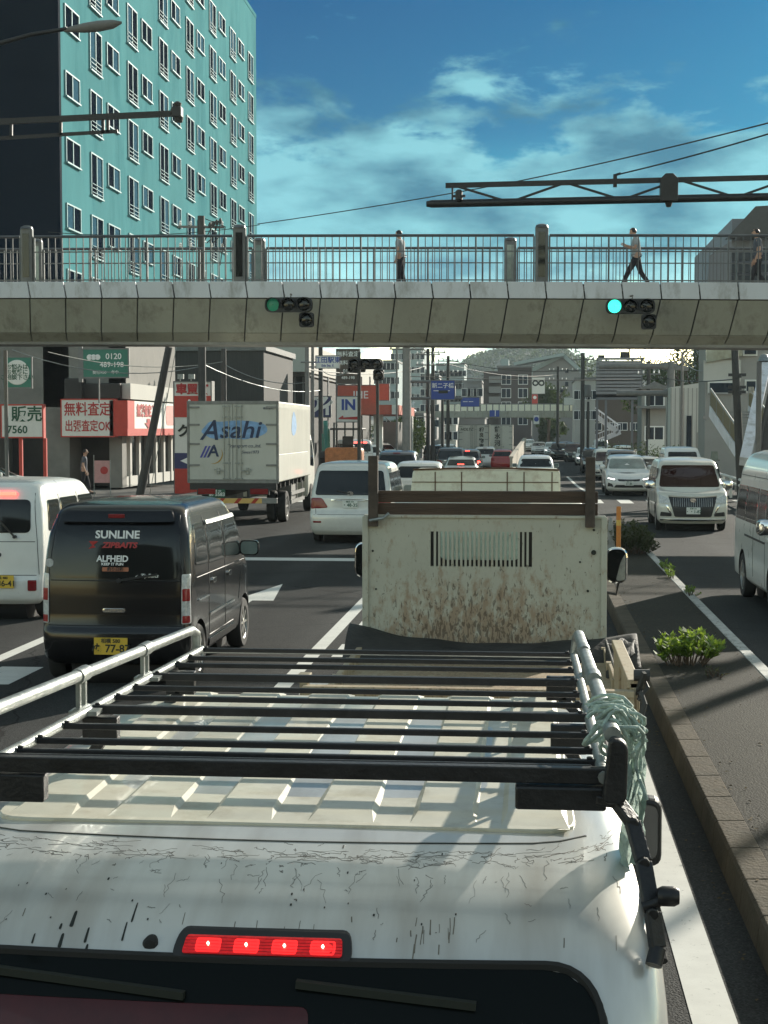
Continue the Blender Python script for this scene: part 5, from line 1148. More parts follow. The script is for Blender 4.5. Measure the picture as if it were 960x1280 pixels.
for side in (0, 1):
    f = lambda y: BY + y if side == 0 else BY + 3 - y
    mu_, ml2, mk = MB(), MB(), MB()
    x = X0; k = 0
    while x < X1:
        a, b = x + .018, x + PW - .018; sk = .22
        vs = [(a - .02, f(-.06), 6.22), (b - .02, f(-.06), 6.22), (b + .03, f(0), 5.80), (a + .03, f(0), 5.80)]
        vs += [(p[0], f(.06) if side == 0 else f(.06), p[2]) for p in vs]
        mu_.add(vs, [(0, 1, 2, 3), (7, 6, 5, 4), (0, 4, 5, 1), (3, 2, 6, 7), (0, 3, 7, 4), (1, 5, 6, 2)])
        vs = [(a, f(.05), 5.775), (b, f(.05), 5.775), (b - sk * .7, f(.55), 4.92), (a - sk * .7, f(.55), 4.92)]
        vs += [(p[0], f(.12 if i < 2 else .62), p[2]) for i, p in enumerate(vs)]
        ml2.add(vs, [(0, 1, 2, 3), (7, 6, 5, 4), (0, 4, 5, 1), (3, 2, 6, 7), (0, 3, 7, 4), (1, 5, 6, 2)])
        a2, b2 = a - sk * .7, b - sk * .7
        vs = [(a2, f(.56), 4.905), (b2, f(.56), 4.905), (b2 - .08, f(.95), 4.66), (a2 - .08, f(.95), 4.66)]
        vs += [(p[0], p[1] + (.07 if side == 0 else -.07), p[2] + .05) for p in vs]
        mk.add(vs, [(0, 1, 2, 3), (7, 6, 5, 4), (0, 4, 5, 1), (3, 2, 6, 7), (0, 3, 7, 4), (1, 5, 6, 2)])
        x += PW; k += 1
    BP('upper_fascia', mu_, 'fascia', bevel=.008); BP('side_cladding', ml2, 'cladding', bevel=.006); BP('soffit_edge', mk, 'cladding')
    mb = MB()
    for a, b in zip(xs, xs[1:]): mb.prism([(f(.10), 6.18), (f(.13), 5.78), (f(.64), 4.93), (f(1.0), 4.72), (f(1.0), 5.2), (f(.5), 6.18)], a, b, 'x')
    BP('inner_frame', mb, 'pole_dark')
    posts = [gx(u, BY) for u in (-230, 35, 300, 676, 1060)] if side == 0 else [gx(u, BY + 3) for u in (-260, 50, 326, 637, 980)]
    posts = sorted(posts)
    yy = f(.10)
    for px in posts:
        mb = MB(); mb.prism(rounded([(px - .17, yy - .10), (px + .17, yy - .10), (px + .17, yy + .10), (px - .17, yy + .10)], .07), 6.12, 7.62, 'z')
        mb.lathe([(.17, 7.62), (.15, 7.68), (.08, 7.71)], (px, yy, 0), 'z', 16); o = BP('lamp_post', mb, 'bridge_steel', smooth=40)
        mb = MB(); mb.prism([(px - .09, 6.35), (px + .09, 6.35), (px + .09, 7.5), (px - .09, 7.5)], yy - .112, yy - .095, 'y')
        for i, p in enumerate(mb.v): mb.v[i] = Vector((p.x, p.y, p.z + zarch(p.x)))
        g = mb.build('lamp_lens', M['glass_light'] if side else M['glass'], o); g.location = Vector((0, 0, 0))
        for v in g.data.vertices: v.co -= Vector(fb.location)
    ends = [X0] + posts + [X1]
    for a, b in zip(ends, ends[1:]):
        a += .2 if a != X0 else 0; b -= .2 if b != X1 else 0
        if b - a < .5: continue
        mb = MB(); n = max(2, int((b - a) / 1.0))
        for k in range(n):
            p, q = a + (b - a) * k / n, a + (b - a) * (k + 1) / n
            mb.tube([(p, yy, 7.42), (q + .002, yy, 7.42)], .038, 8); mb.box(p, q, yy - .02, yy + .02, 7.0, 7.03); mb.box(p, q, yy - .015, yy + .015, 6.26, 6.29)
        nb = int((b - a) / .185)
        for k in range(nb + 1):
            c = a + (b - a) * k / nb; mb.box(c - .011, c + .011, yy - .012, yy + .012, 6.15, 7.40)
            if k % 8 == 0: mb.box(c - .022, c + .022, yy - .03, yy + .03, 6.12, 7.41)
        BP('railing', mb, 'bridge_steel')
for x in (-20, 17.5):
    mb = MB(); mb.lathe([(.55, 0), (.55, 4.6)], (x, BY + 1.5, 0), 'z', 24); mb.box(x - 1.0, x + 1.0, BY + .6, BY + 2.4, 4.2, 4.62); mb.build('pier', M['concrete'], fb, world=True, smooth=40)
# ---- signals hung on the bridge
defm('signal_green', (.03, .75, .45), .3, var=0, emit=2.2); defm('signal_green_dim', (.02, .22, .12), .3, var=.1, emit=.12)
def signal(label, c, lit, name='traffic_signal', group=None, facing=0, s=1.0, arrow=True, bracket=True):
    t = thing(name, label, 'traffic light', c, facing, group)
    mb = MB(); mb.prism(rounded([(-.62 * s, -.19 * s), (.62 * s, -.19 * s), (.62 * s, .19 * s), (-.62 * s, .19 * s)], .18 * s, 6), -.06, .08, 'y')
    mb.build('housing', M['plastic'], t, bevel=.01, smooth=40)
    if arrow:
        mb = MB(); mb.prism(rounded([(.27 * s, -.58 * s), (.65 * s, -.58 * s), (.65 * s, -.20 * s), (.27 * s, -.20 * s)], .08 * s, 4), -.05, .08, 'y'); mb.build('arrow_housing', M['plastic'], t, bevel=.01)
    L_ = [(-.40, 0, lit), (0, 0, 'plastic'), (.40, 0, 'plastic')] + ([(.46, -.39, 'plastic')] if arrow else [])
    for x, z, m in L_:
        mb = MB(); n = 20; vs = []; r0 = .165 * s
        for rr, y in ((r0, -.065), (r0 * .6, -.085), (.01, -.09)): vs += [(x * s + rr * math.cos(2 * math.pi * k / n), y, z * s + rr * math.sin(2 * math.pi * k / n)) for k in range(n)]
        mb.add(vs, [(i * n + k, i * n + (k + 1) % n, (i + 1) * n + (k + 1) % n, (i + 1) * n + k) for i in range(2) for k in range(n)]); o = mb.build('lens', M['glass'] if m == 'plastic' else M[m], t, smooth=60)
        mb = MB(); vs = []   # visor
        ks = range(-2, 15)
        for y in (-.06, -.26):
            for k in ks: a = math.pi * k / 12; vs.append((x * s + (r0 + .012) * math.cos(a), y + (.08 if y < -.2 and (k < 2 or k > 10) else 0), z * s + (r0 + .012) * math.sin(a)))
        m_ = len(ks); mb.add(vs, [(k, k + 1, m_ + k + 1, m_ + k) for k in range(m_ - 1)]); v = mb.build('visor', M['plastic'], t, smooth=60, fix=False); md = v.modifiers.new('t', 'SOLIDIFY'); md.thickness = .006
    if bracket:
        mb = MB(); mb.tube([(0, .08, .1), (0, .4, .14)], .03, 8); mb.tube([(.05, .02, .19 * s), (.05, .02, .27 * s), (.02, .3, .28 * s)], .025, 8); mb.build('bracket', M['pole_grey'], t)
    return t
signal('traffic signal on the footbridge with bright green lamp, above the oncoming lanes', at(788, 383, BY - .55), 'signal_green')
signal('traffic signal on the footbridge with dim green lamp, left of centre', at(361, 381, BY - .55), 'signal_green_dim')

# ------------------------------------------------------------------ poles, gantries, lamps, wires
def pole(name, label, cat, u, vtop, Y, r=.12, m='pole_grey', parts=None, v0=None, u2=None, group=None):
    x = gx(u, Y); z = at(u, vtop, Y).z; t = thing(name, label, cat, (x, Y, gz(Y) + (.13 if abs(x) > 9.3 else 0)), 0, group); h = z - t.location.z
    mb = MB(); dx = (gx(u2, Y) - x) if u2 else 0
    mb.tube([(0, 0, 0), (dx, 0, h)], r, 14, r2=r * .8); mb.build('shaft', M[m], t, smooth=40); return t, h
def crossarms(t, h, w=1.6, zs=(0, -.7, -1.4), ang=.3, transformer=False):
    for z in zs:
        if h + z < 1: continue
        mb = MB(); c, s = math.cos(ang) * w / 2, math.sin(ang) * w / 2; mb.beam((-c, -s, h + z - .2), (c, s, h + z - .2), .08, .08); a = mb.build('crossarm', M['pole_grey'], t)
        mb = MB()
        for q in (-.9, -.45, .45, .9): mb.lathe([(.03, 0), (.06, .05), (.035, .08), (.055, .12), (.02, .18)], (c * q, s * q, h + z - .16), 'z', 8)
        mb.build('insulators', M['ink_white'], a, smooth=40)
    if transformer:
        mb = MB(); mb.lathe([(.2, h - 3.2), (.25, h - 3.15), (.25, h - 2.4), (.2, h - 2.3)], (.35, -.1, 0), 'z', 14); mb.build('transformer', M['pole_grey'], t, smooth=40)
def cable(name, label, pts, r=.012, sag=.3, m='ink', group='overhead cables', cat='cable'):
    P_ = []; pts = [Vector(p) for p in pts]
    for a, b in zip(pts, pts[1:]):
        for i in range(12): t = i / 12; P_.append(a.lerp(b, t) - Vector((0, 0, sag * 4 * t * (1 - t))))
    P_.append(pts[-1]); mb = MB(); mb.tube(P_, r, 6); return tag(mb.build(name, M[m], smooth=60, loc='base'), label, cat, group)
# truss arm above the bridge, upper right; its post stands beyond the right edge
GY = 34.0
g0 = at(557, 232, GY); g1 = at(533, 255, GY); xe = 12.4; zt_ = at(960, 222, GY).z; zb2 = at(960, 246, GY).z; sx_ = at(960, 222, GY).x
tg = thing('truss_gantry', 'dark steel truss arm reaching in from the upper right over the road', 'gantry', (xe, GY, .1))
L0 = g0.x; slope_t = (zt_ - g0.z) / (sx_ - g0.x); slope_b = (zb2 - g1.z) / (sx_ - g1.x)
TZ = lambda x: g0.z + slope_t * (x - g0.x); BZ = lambda x: g1.z + slope_b * (x - g1.x)
mb = MB(); mb.beam((L0, GY, TZ(L0)), (xe, GY, TZ(xe)), .07, .11); mb.build('top_chord', M['black_steel'], tg, world=True)
mb = MB(); mb.tube([(g1.x, GY, BZ(g1.x)), (g1.x + .12, GY, BZ(g1.x + .12)), (xe, GY, BZ(xe))], [.06, .085, .085], 12); mb.build('bottom_chord', M['black_steel'], tg, world=True, smooth=40)
mb = MB(); x = L0 + .18; i = 0; mb.beam((L0 + .15, GY, TZ(L0)), (L0 + .15, GY, BZ(L0)), .04, .04)
pitch = (at(690, 240, GY).x - at(620, 240, GY).x)
while x < xe - .2:
    a, b = x, min(xe, x + pitch); (mb.beam((a, GY, TZ(a)), (b, GY, BZ(b)), .035, .05) if i % 2 == 0 else mb.beam((a, GY, BZ(a)), (b, GY, TZ(b)), .035, .05)); x += pitch; i += 1
mb.build('truss_web', M['black_steel'], tg, world=True)
cx = at(836, 236, GY).x; mb = MB(); cz = (TZ(cx) + BZ(cx)) / 2
mb.prism([(cx - .19, cz - .26), (cx + .19, cz - .26), (cx + .19, cz + .22), (cx + .08, cz + .33), (cx - .08, cz + .33), (cx - .19, cz + .22)], GY - .14, GY + .14); mb.lathe([(.05, cz - .38), (.09, cz - .26)], (cx, GY, 0), 'z', 10); mb.build('joint_box', M['black_steel'], tg, world=True, bevel=.015)
mb = MB(); c = at(574, 246, GY); mb.lathe([(.04, c.z - .12), (.08, c.z - .08), (.08, c.z + .1), (.04, c.z + .14)], (c.x, GY - .1, 0), 'z', 10); mb.beam((c.x - .14, GY - .1, c.z), (c.x + .14, GY - .1, c.z), .05, .05); mb.build('detector', M['black_steel'], tg, world=True)
mb = MB(); c = at(770, 225, GY); mb.box(c.x - .06, c.x + .02, GY - .05, GY + .05, c.z - .15, c.z + .12); mb.beam((c.x - .03, GY, c.z + .1), (c.x + .1, GY, c.z + .14), .04, .05); mb.build('wire_bracket', M['black_steel'], tg, world=True)
mb = MB(); mb.lathe([(.22, 0), (.20, 6), (.17, TZ(xe) + .4)], (xe, GY, .1), 'z', 18); mb.build('post', M['black_steel'], tg, world=True, smooth=40)
cable('cable', 'long black cable rising from the tower to the upper right above the truss arm', [at(322, 280, 60), at(640, 228, 48), at(975, 150, 36)], .018, .05)
cable('cable', 'short black cable climbing right from the bracket on the truss arm', [at(773, 218, GY), at(975, 163, GY - 4)], .016, .03)
cable('cable', 'thin wire behind the footbridge railing at the left, below the tower windows', [at(60, 290, 60), at(325, 281, 60)], .014, .25)
# left arm with the signal seen from behind
LY = 33.0
ta = thing('signal_gantry', 'dark double steel arm reaching in from the left across the tower', 'gantry', (-16.5, LY, .1))
mb = MB(); a, b = at(-170, 160, LY), at(216, 142, LY); mb.beam(a, b, .10, .12); mb.build('upper_arm', M['black_steel'], ta, world=True)
mb = MB(); a, b = at(-170, 183, LY), at(147, 164, LY); mb.beam(a, b, .06, .07)
for u in (14, 76, 129, 135): mb.beam(at(u, 150 - (u - 60) * .045 + 2, LY), at(u, 170 - (u - 60) * .05, LY), .06, .06)
mb.build('lower_arm', M['black_steel'], ta, world=True)
mb = MB(); mb.lathe([(.2, 0), (.17, at(0, 130, LY).z)], (-16.5, LY, .1), 'z', 16); mb.beam((-16.5, LY, at(0, 168, LY).z), at(-165, 160, LY), .1, .1); mb.build('post', M['black_steel'], ta, world=True, smooth=40)
c = at(222, 141, LY); ts = thing('end_signal', 'small dark signal head fixed to the tip of the left steel arm', 'traffic light', c)
mb = MB(); mb.box(-.10, .10, -.12, .12, -.10, .12); mb.build('housing', M['plastic'], ts, bevel=.02)
mb = MB(); mb.lathe([(.09, -.2), (.11, -.1)], (0.02, 0, 0), 'z', 12); mb.lathe([(.075, .12), (.09, .20), (.04, .24)], (.0, 0, 0), 'z', 12); mb.lathe([(.08, -.17), (.1, -.1)], (.03, 0, .02), 'x', 12); mb.build('hood', M['plastic'], ts, smooth=40)
# street lamp top left
SLY = 30.0
tl_ = thing('street_lamp', 'curved street lamp with flat oval head at the top left', 'street lamp', (at(-160, 100, SLY).x, SLY, .1))
pts = [Vector((tl_.location.x, SLY, .1)), Vector((tl_.location.x, SLY, at(-160, 200, SLY).z)), at(-150, 110, SLY), at(-60, 72, SLY), at(0, 54, SLY), at(40, 43, SLY), at(84, 36, SLY)]
mb = MB(); mb.tube(pts, [.11, .09, .06, .05, .045, .04, .04], 12); mb.build('pole', M['black_steel'], tl_, world=True, smooth=60)
mb = MB(); a, b = at(80, 36, SLY), at(152, 27, SLY); d = (b - a); n = 12; vs = []
prof = [(0, .03, .03), (.15, .05, .05), (.35, .10, .075), (.6, .13, .085), (.85, .10, .07), (1, .02, .02)]
for t, w, hh in prof:
    c = a + d * t - Vector((0, 0, .015)); vs += [c + Vector((0, w * math.cos(2 * math.pi * k / n), hh * math.sin(2 * math.pi * k / n) * (1.0 if math.sin(2 * math.pi * k / n) > 0 else 1.5))) for k in range(n)]
mb.add(vs, [(i * n + k, i * n + (k + 1) % n, (i + 1) * n + (k + 1) % n, (i + 1) * n + k) for i in range(5) for k in range(n)]); hd = mb.build('lamp_head', M['pole_grey'], tl_, world=True, smooth=60)
# ------------------------------------------------------------------ tower block on the left (its lit long side runs along the road)
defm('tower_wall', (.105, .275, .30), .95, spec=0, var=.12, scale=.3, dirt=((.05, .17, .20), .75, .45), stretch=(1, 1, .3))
defm('tower_end_shade', (.003, .010, .022), .95, spec=.05, var=.1, scale=.3)  # shade on the end wall is put into this near-black navy
defm('tower_frame', (.13, .30, .33), .6, metal=0, var=.1)
defm('window_dark', (.012, .022, .035), .3, var=.4, scale=3, spec=.15)
defm('window_pale', (.07, .15, .20), .3, var=.3, scale=2, spec=.2)
defm('tower_glass', (.006, .012, .022), .9, var=.3, spec=0); defm('tower_blind', (.045, .11, .16), .9, var=.3, spec=0)
TX = gx(78, 68); TY0, TY1 = 68.0, 118.5; TH = 34.0
tw = thing('tower_block', 'tall pale teal tower block with rows of small framed windows', 'building', (TX - 12, (TY0 + TY1) / 2, 0))
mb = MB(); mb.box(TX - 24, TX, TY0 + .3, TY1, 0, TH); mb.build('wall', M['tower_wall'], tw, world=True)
mb = MB(); mb.box(TX - 24.02, TX + .02, TY0, TY0 + .3, 0, TH + .3); mb.build('end_wall', M['tower_end_shade'], tw, world=True)
mb = MB()
for a in ((TX - .35, TX + .03, TY0, TY1 + .03), (TX - 24, TX - 23.65, TY0, TY1)): mb.box(a[0], a[1], a[2], a[3], TH, TH + .3)
mb.build('parapet', M['tower_wall'], tw, world=True)
mb = MB(); mb.box(TX - 12, TX - 5, TY1 - 14, TY1 - 3, TH, TH + 3.5); mb.build('roof_room', M['tower_wall'], tw, world=True)
def tower_window(yc, zc, w, h, tall):
    f = .07; x = TX; mb = MB()
    mb.box(x - .05, x + .07, yc - w / 2 - f, yc + w / 2 + f, zc + h / 2, zc + h / 2 + f); mb.box(x - .05, x + .13, yc - w / 2 - f, yc + w / 2 + f, zc - h / 2 - f, zc - h / 2)
    for y in (yc - w / 2 - f, yc + w / 2): mb.box(x - .05, x + .07, y, y + f, zc - h / 2, zc + h / 2)
    mb.box(x - .05, x + .06, yc - .04, yc + .04, zc - h / 2, zc + h / 2)
    if tall:
        for k in range(3): mb.box(x + .06, x + .10, yc - w / 2, yc + w / 2, zc - h / 2 + .12 + k * .2, zc - h / 2 + .145 + k * .2)
    fr = mb.build('window', M['tower_frame'], tw, world=True)
    mb = MB(); r_ = random.random()
    mb.box(x - .03, x + .02, yc - w / 2, yc - .04, zc - h / 2, zc + h / 2, 0 if r_ < .7 else 1); mb.box(x - .03, x + .02, yc + .04, yc + w / 2, zc - h / 2, zc + h / 2, 1 if .2 < r_ < .8 else 0)
    g = mb.build('pane', [M['tower_glass'], M['tower_blind']], fr); 
    for v in g.data.vertices: v.co -= Vector(tw.location)
def seen(p):
    q = CR.transposed() @ (Vector(p) - EYE); return -500 < q.x / -q.z * F < 500 and -660 < q.y / -q.z * F < 665
nw = 0
for fl in range(9):
    z = 9.06 + 2.98 * fl
    for k in range(7):
        for yc, w, h, dz, tall in ((70.0 + 7 * k, 2.1, 1.05, .15, 0), (73.9 + 7 * k, 1.9, 1.95, -.28, 1)):
            if yc + w / 2 < TY1 - .4 and seen((TX, yc, z)) and nw < 100: tower_window(yc, z + dz, w, h, tall); nw += 1
# ------------------------------------------------------------------ generic building with window parts
def building(name, label, x0, x1, y0, y1, h, m='pale_wall', wins=None, roof=None, group=None, cat='building', wm='window_dark', side=None, rail=False):
    g0 = gz(y0) - .5 if y0 > 60 else 0
    t = thing(name, label, cat, ((x0 + x1) / 2, (y0 + y1) / 2, g0), 0, group)
    mb = MB(); mb.box(x0, x1, y0, y1, g0, h); mb.build('wall', M[m] if isinstance(m, str) else m, t, world=True)
    mb = MB(); mb.box(x0 - .15, x1 + .15, y0 - .15, y1 + .15, h, h + .3)
    if roof != 'gable': mb.build('roof', M['pole_grey'], t, world=True)
    else:
        mb = MB(); xm = (x0 + x1) / 2; mb.prism([(x0 - .3, h), (x1 + .3, h), (xm, h + (x1 - x0) * .28)], y0 - .3, y1 + .3, 'y'); mb.build('roof', M['pole_grey'], t, world=True)
    cnt = 0
    if wins:
        nx, nz, ww, wh, z0, dz = wins
        for j in range(nz):
            for i in range(nx):
                if cnt >= 90: break
                xc = x0 + (x1 - x0) * (i + .5) / nx; zc = z0 + j * dz; cnt += 1
                mb = MB(); mb.box(xc - ww / 2 - .08, xc + ww / 2 + .08, y0 - .06, y0 + .02, zc - wh / 2 - .08, zc - wh / 2)
                mb.box(xc - ww / 2 - .08, xc + ww / 2 + .08, y0 - .05, y0 + .02, zc + wh / 2, zc + wh / 2 + .08)
                for a in (xc - ww / 2 - .08, xc + ww / 2): mb.box(a, a + .08, y0 - .05, y0 + .02, zc - wh / 2, zc + wh / 2)
                mb.box(xc - .03, xc + .03, y0 - .045, y0 + .02, zc - wh / 2, zc + wh / 2)
                if rail: mb.box(xc - ww / 2 - .3, xc + ww / 2 + .3, y0 - .9, y0 - .8, zc - wh / 2 - .5, zc - wh / 2 + .5); mb.box(xc - ww / 2 - .3, xc + ww / 2 + .3, y0 - .9, y0, zc - wh / 2 - .6, zc - wh / 2 - .45)
                f = mb.build('window', M['ink_white'] if not rail else M['pale_wall'], t, world=True)
                mb = MB(); mb.box(xc - ww / 2, xc + ww / 2, y0 - .02, y0 + .03, zc - wh / 2, zc + wh / 2); g = mb.build('pane', M[wm], f)
                for v in g.data.vertices: v.co -= Vector(t.location)
    return t
U = lambda u, Y: gx(u, Y)
Z = lambda v, Y: at(480, v, Y).z
# ---- left: car purchase shop
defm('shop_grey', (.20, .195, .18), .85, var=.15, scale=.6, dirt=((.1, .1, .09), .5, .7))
defm('shop_dark', (.035, .032, .03), .7, var=.3, scale=1)
SX = U(150, 62)
s1 = thing('car_shop', 'grey concrete shop with dark open bays and a wrap-round sign band', 'shop', (SX - 4, 66, .06))
mb = MB(); ya = 62.3
mb.box(SX - 11, U(-5, 62), ya, 72, .06, 6.9); mb.box(U(52, 62), U(84, 62), ya, 64, .06, 6.9); mb.box(U(134, 62), SX, ya, 63, .06, 6.9); mb.box(U(-5, 62), SX, ya, 72, 3.4, 6.9); mb.box(SX - 11, SX - .3, 71, 72, .06, 3.4); mb.box(U(52, 62) - 3, SX, 66.5, 66.8, .06, 3.4)
mb.build('wall', M['shop_grey'], s1, world=True)
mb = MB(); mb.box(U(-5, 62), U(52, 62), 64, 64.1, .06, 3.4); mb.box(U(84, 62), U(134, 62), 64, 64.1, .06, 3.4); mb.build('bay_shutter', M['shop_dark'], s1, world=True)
mb = MB(); 
for k in range(6): mb.box(SX - .25, SX + .0, 63.6 + k * 1.5, 63.9 + k * 1.5, .06, 2.25)
mb.box(SX - .35, SX - .05, 63, 72, .06, .5); mb.build('side_columns', M['pale_wall'], s1, world=True)
mb = MB(); 
for k in range(5): mb.box(SX - .18, SX - .12, 63.95 + k * 1.5, 65.0 + k * 1.5, .5, 2.25)
mb.build('side_glazing', M['glass'], s1, world=True)
mb = MB(); mb.box(U(84, 62), U(106, 62), 61.6, 62.28, Z(500, 62), Z(472, 62)); mb.box(U(104, 62), SX + .05, 61.9, 62.28, Z(498, 62), Z(478, 62)); mb.build('canopy', M['shop_dark'], s1, world=True, bevel=.05)
mb = MB(); mb.box(SX + .02, SX + .4, 62.2, 72, Z(498, 62), Z(478, 62)); mb.build('cream_fascia', M['pale_wall'], s1, world=True)
defm('sign_white', (.70, .70, .66), .5, var=.05); defm('sign_red', (.48, .045, .03), .5, var=.1); defm('sign_green', (.03, .17, .12), .5, var=.1); defm('sign_navy', (.035, .04, .13), .5, var=.1); defm('sign_brown', (.09, .065, .05), .6, var=.1); defm('sign_pink', (.60, .25, .22), .6, var=.2); defm('sign_blue', (.02, .06, .33), .5, var=.05)
def sign(name, label, u0, u1, v0, v1, Y, m='sign_white', texts=(), frame='pole_grey', posts=(), cat='sign', thick=.15, rz=0, legs_to=None, bold=.012):
    a, b = at(u0, v0, Y), at(u1, v1, Y); cx, cz = (a.x + b.x) / 2, (a.z + b.z) / 2; w, h = b.x - a.x, a.z - b.z
    t = thing(name, label, cat, (cx, Y, cz), rz)
    mb = MB(); mb.box(-w / 2, w / 2, 0, thick, -h / 2, h / 2); mb.build('panel', M[m], t)
    f = min(.05, h * .05); mb = MB(); mb.box(-w / 2 - f, w / 2 + f, -.012, thick + .01, h / 2, h / 2 + f); mb.box(-w / 2 - f, w / 2 + f, -.012, thick + .01, -h / 2 - f, -h / 2); mb.box(-w / 2 - f, -w / 2, -.012, thick + .01, -h / 2, h / 2); mb.box(w / 2, w / 2 + f, -.012, thick + .01, -h / 2, h / 2); mb.build('frame', M[frame], t)
    for tt in texts: s, sz, px, pz, im = tt[:5]; lettering(s, sz * h, M[im], (px * w, -.008, pz * h), t, bold=bold, ext=.004, sx=tt[5] if len(tt) > 5 else 1)
    for px in posts:
        mb = MB(); mb.box(px * w - .06, px * w + .06, .02, .13, -cz + gz(Y) + .1, -h / 2 - f); mb.build('post', M[frame], t)
    return t, w, h
sign('shop_sign', 'large white sign with red lettering free appraisal and house call OK', 77, 142, 500, 545, 61.5, 'sign_white', (('無料査定', .40, 0, .22, 'ink_red', .84), ('出張査定OK', .34, 0, -.24, 'ink_red', .70)), 'sign_red', (), thick=.5, bold=.015)
t, w, h = sign('shop_sign', 'white sign with green lettering for sales above the number 7560', 2, 53, 507, 546, 55, 'sign_white', (('販売', .52, .12, .20, 'ink_green'), ('7560', .34, -.12, -.28, 'ink_green')), 'sign_red', (-.05, .55), thick=.25, bold=.02)
# side sign band facing the road
SZ0, SZ1 = Z(545, 61.5), Z(500, 61.5)
ss = thing('side_sign', 'sunlit red and white sign band running back along the shop side', 'sign', (SX + .25, 66.5, SZ0))
mb = MB(); mb.box(SX - .3, SX + .45, 61.5, 71.8, SZ0 - .0, SZ0 + .3); mb.box(SX + .0 - .3, SX + .46, 61.5, 62.6, SZ0 + .3, SZ1); mb.build('red_band', M['sign_red'], ss, world=True)
mb = MB(); mb.box(SX - .3, SX + .44, 62.6, 71.8, SZ0 + .3, SZ1); mb.build('panel', M['sign_white'], ss, world=True)
lettering('無料査定入口', .55, M['ink_red'], (SX + .46, 64.9, SZ1 - .42), ss, rz=R(90), bold=.04, world=True, sx=1.15)
mb = MB(); mb.add([(SX + .47, 64.7, SZ1 - .72), (SX + .47, 65.2, SZ1 - .72), (SX + .47, 65.2, SZ1 - .9), (SX + .47, 65.6, SZ1 - .9), (SX + .47, 64.95, SZ1 - 1.15), (SX + .47, 64.3, SZ1 - .9), (SX + .47, 64.7, SZ1 - .9)], [(0, 1, 2, 6), (3, 4, 5)]); mb.build('arrow', M['ink_red'], ss, world=True, fix=False)
mb = MB(); mb.prism(rounded([(68.2, SZ0 + .45), (70.3, SZ0 + .45), (70.3, SZ1 - .1), (68.2, SZ1 - .1)], .35), SX + .44, SX + .452, 'x'); mb.build('pink_patch', M['sign_pink'], ss, world=True)
lettering('買取専門', .32, M['ink_red'], (SX + .46, 71.1, SZ1 - .4), ss, rz=R(90), bold=.03, world=True)
# round green sign and the freephone sign
t, w, h = sign('hanging_sign', 'green square board with a round white consultation notice', 4, 39, 447, 484, 58, 'sign_green', (), 'pole_grey', thick=.12)
mb = MB(); mb.lathe([(w * .42, -.02), (w * .44, -.005)], (0, 0, 0), 'y', 32); d = mb.build('white_disc', M['sign_white'], t)
for s, z in (('お悩みは', .2), ('お気軽に', 0), ('ご相談下さい', -.2)): lettering(s, .22, M['ink_green'], (0, -.026, z), t, bold=.02, ext=.003)
t, w, h = sign('hanging_sign', 'dark green board with freephone number 0120 in white', 104, 160, 437, 471, 58, 'sign_green', (('0120', .30, .18, .24, 'ink_white'), ('489-198', .27, .14, -.06, 'ink_white'), ('受付9:00〜 年中', .14, 0, -.34, 'ink_white')), 'pole_grey', thick=.12)
mb = MB(); mb.box(-w / 2 - .2, -w / 2 - .05, .02, .12, -h / 2 - .2, h / 2 + .3); mb.box(-w * .18, -w * .15, .05, .1, -h / 2 - 1.0, -h / 2); mb.build('support', M['pole_grey'], t)
for k in range(3): mb = MB(); mb.lathe([(.10, -.02), (.11, -.006)], (-w * .36 + k * .16, 0, h * .22), 'y', 16); mb.build('round_emblem', M['ink_white'], t)
# red and white totem
t, w, h = sign('totem_sign', 'tall red and white totem sign half hidden behind the box truck', 218, 264, 478, 618, 57, 'sign_white', (), 'pole_grey', thick=.5)
mb = MB(); mb.box(-w / 2 - .01, w / 2 + .01, -.02, .52, h * .19, h * .38); mb.box(-w / 2 - .01, w / 2 + .01, -.02, .52, -h / 2, -h * .27); mb.build('red_block', M['sign_red'], t)
mb = MB(); mb.box(-w / 2 - .01, w / 2 + .01, -.02, .52, -h * .27, -h * .13); mb.build('navy_block', M['sign_navy'], t)
mb = MB(); mb.add([(-w * .35, -.03, -h * .2), (w * .0, -.03, -h * .15), (w * .0, -.03, -h * .25)], [(0, 1, 2)]); mb.build('arrow', M['ink_white'], t, fix=False)
for s, sz, px, pz, im in (('車買取', .42, 0, .435, 'ink_red'), ('ic', .55, 0, .30, 'ink_white'), ('ク', .5, -.25, .06, 'ink')): lettering(s, sz, M[im], (px * w, -.03, pz * h), t, bold=.04)
mb = MB()
for k in range(3): mb.tube([(-w * .35 + k * w * .3, .1, h / 2), (-w * .35 + k * w * .3, .0, h / 2 + .25), (-w * .25 + k * w * .3, -.2, h / 2 + .28)], .025, 6); mb.box(-w * .35 + k * w * .3 - .02, -w * .35 + k * w * .3 + .2, -.3, -.15, h / 2 + .12, h / 2 + .3)
mb.build('flood_lamps', M['galv'], t)
# ware shed behind with long dark grille and the big cream building
defm('shed_dark', (.05, .048, .045), .8, var=.3, scale=2, stretch=(8, 8, .3))
b = building('storage_shed', 'dark ribbed storage shed roofed behind the freephone sign', U(150, 80), U(330, 80), 80, 90, 6.6, 'shed_dark')
b = building('cream_warehouse', 'long cream building with flat sunlit eaves above the box truck', U(188, 100), U(386, 100), 100, 140, Z(470, 100), 'shed_dark')
mb = MB(); mb.box(U(200, 98), U(386, 98), 97.5, 140, Z(466, 100), Z(430, 98)); mb.build('eaves', M['pale_wall'], b, world=True)
mb = MB()
for k in range(26): x = U(190, 97) + k * .55; mb.box(x, x + .08, 99.7, 99.98, 1, Z(471, 100))
mb.build('ribs', M['pole_grey'], b, world=True)
building('grey_workshop', 'low grey workshop with pitched roof right of the cream building', U(345, 130), U(425, 130), 130, 150, Z(475, 130), 'shop_grey', (3, 1, 1.2, .9, 3, 2), 'gable')
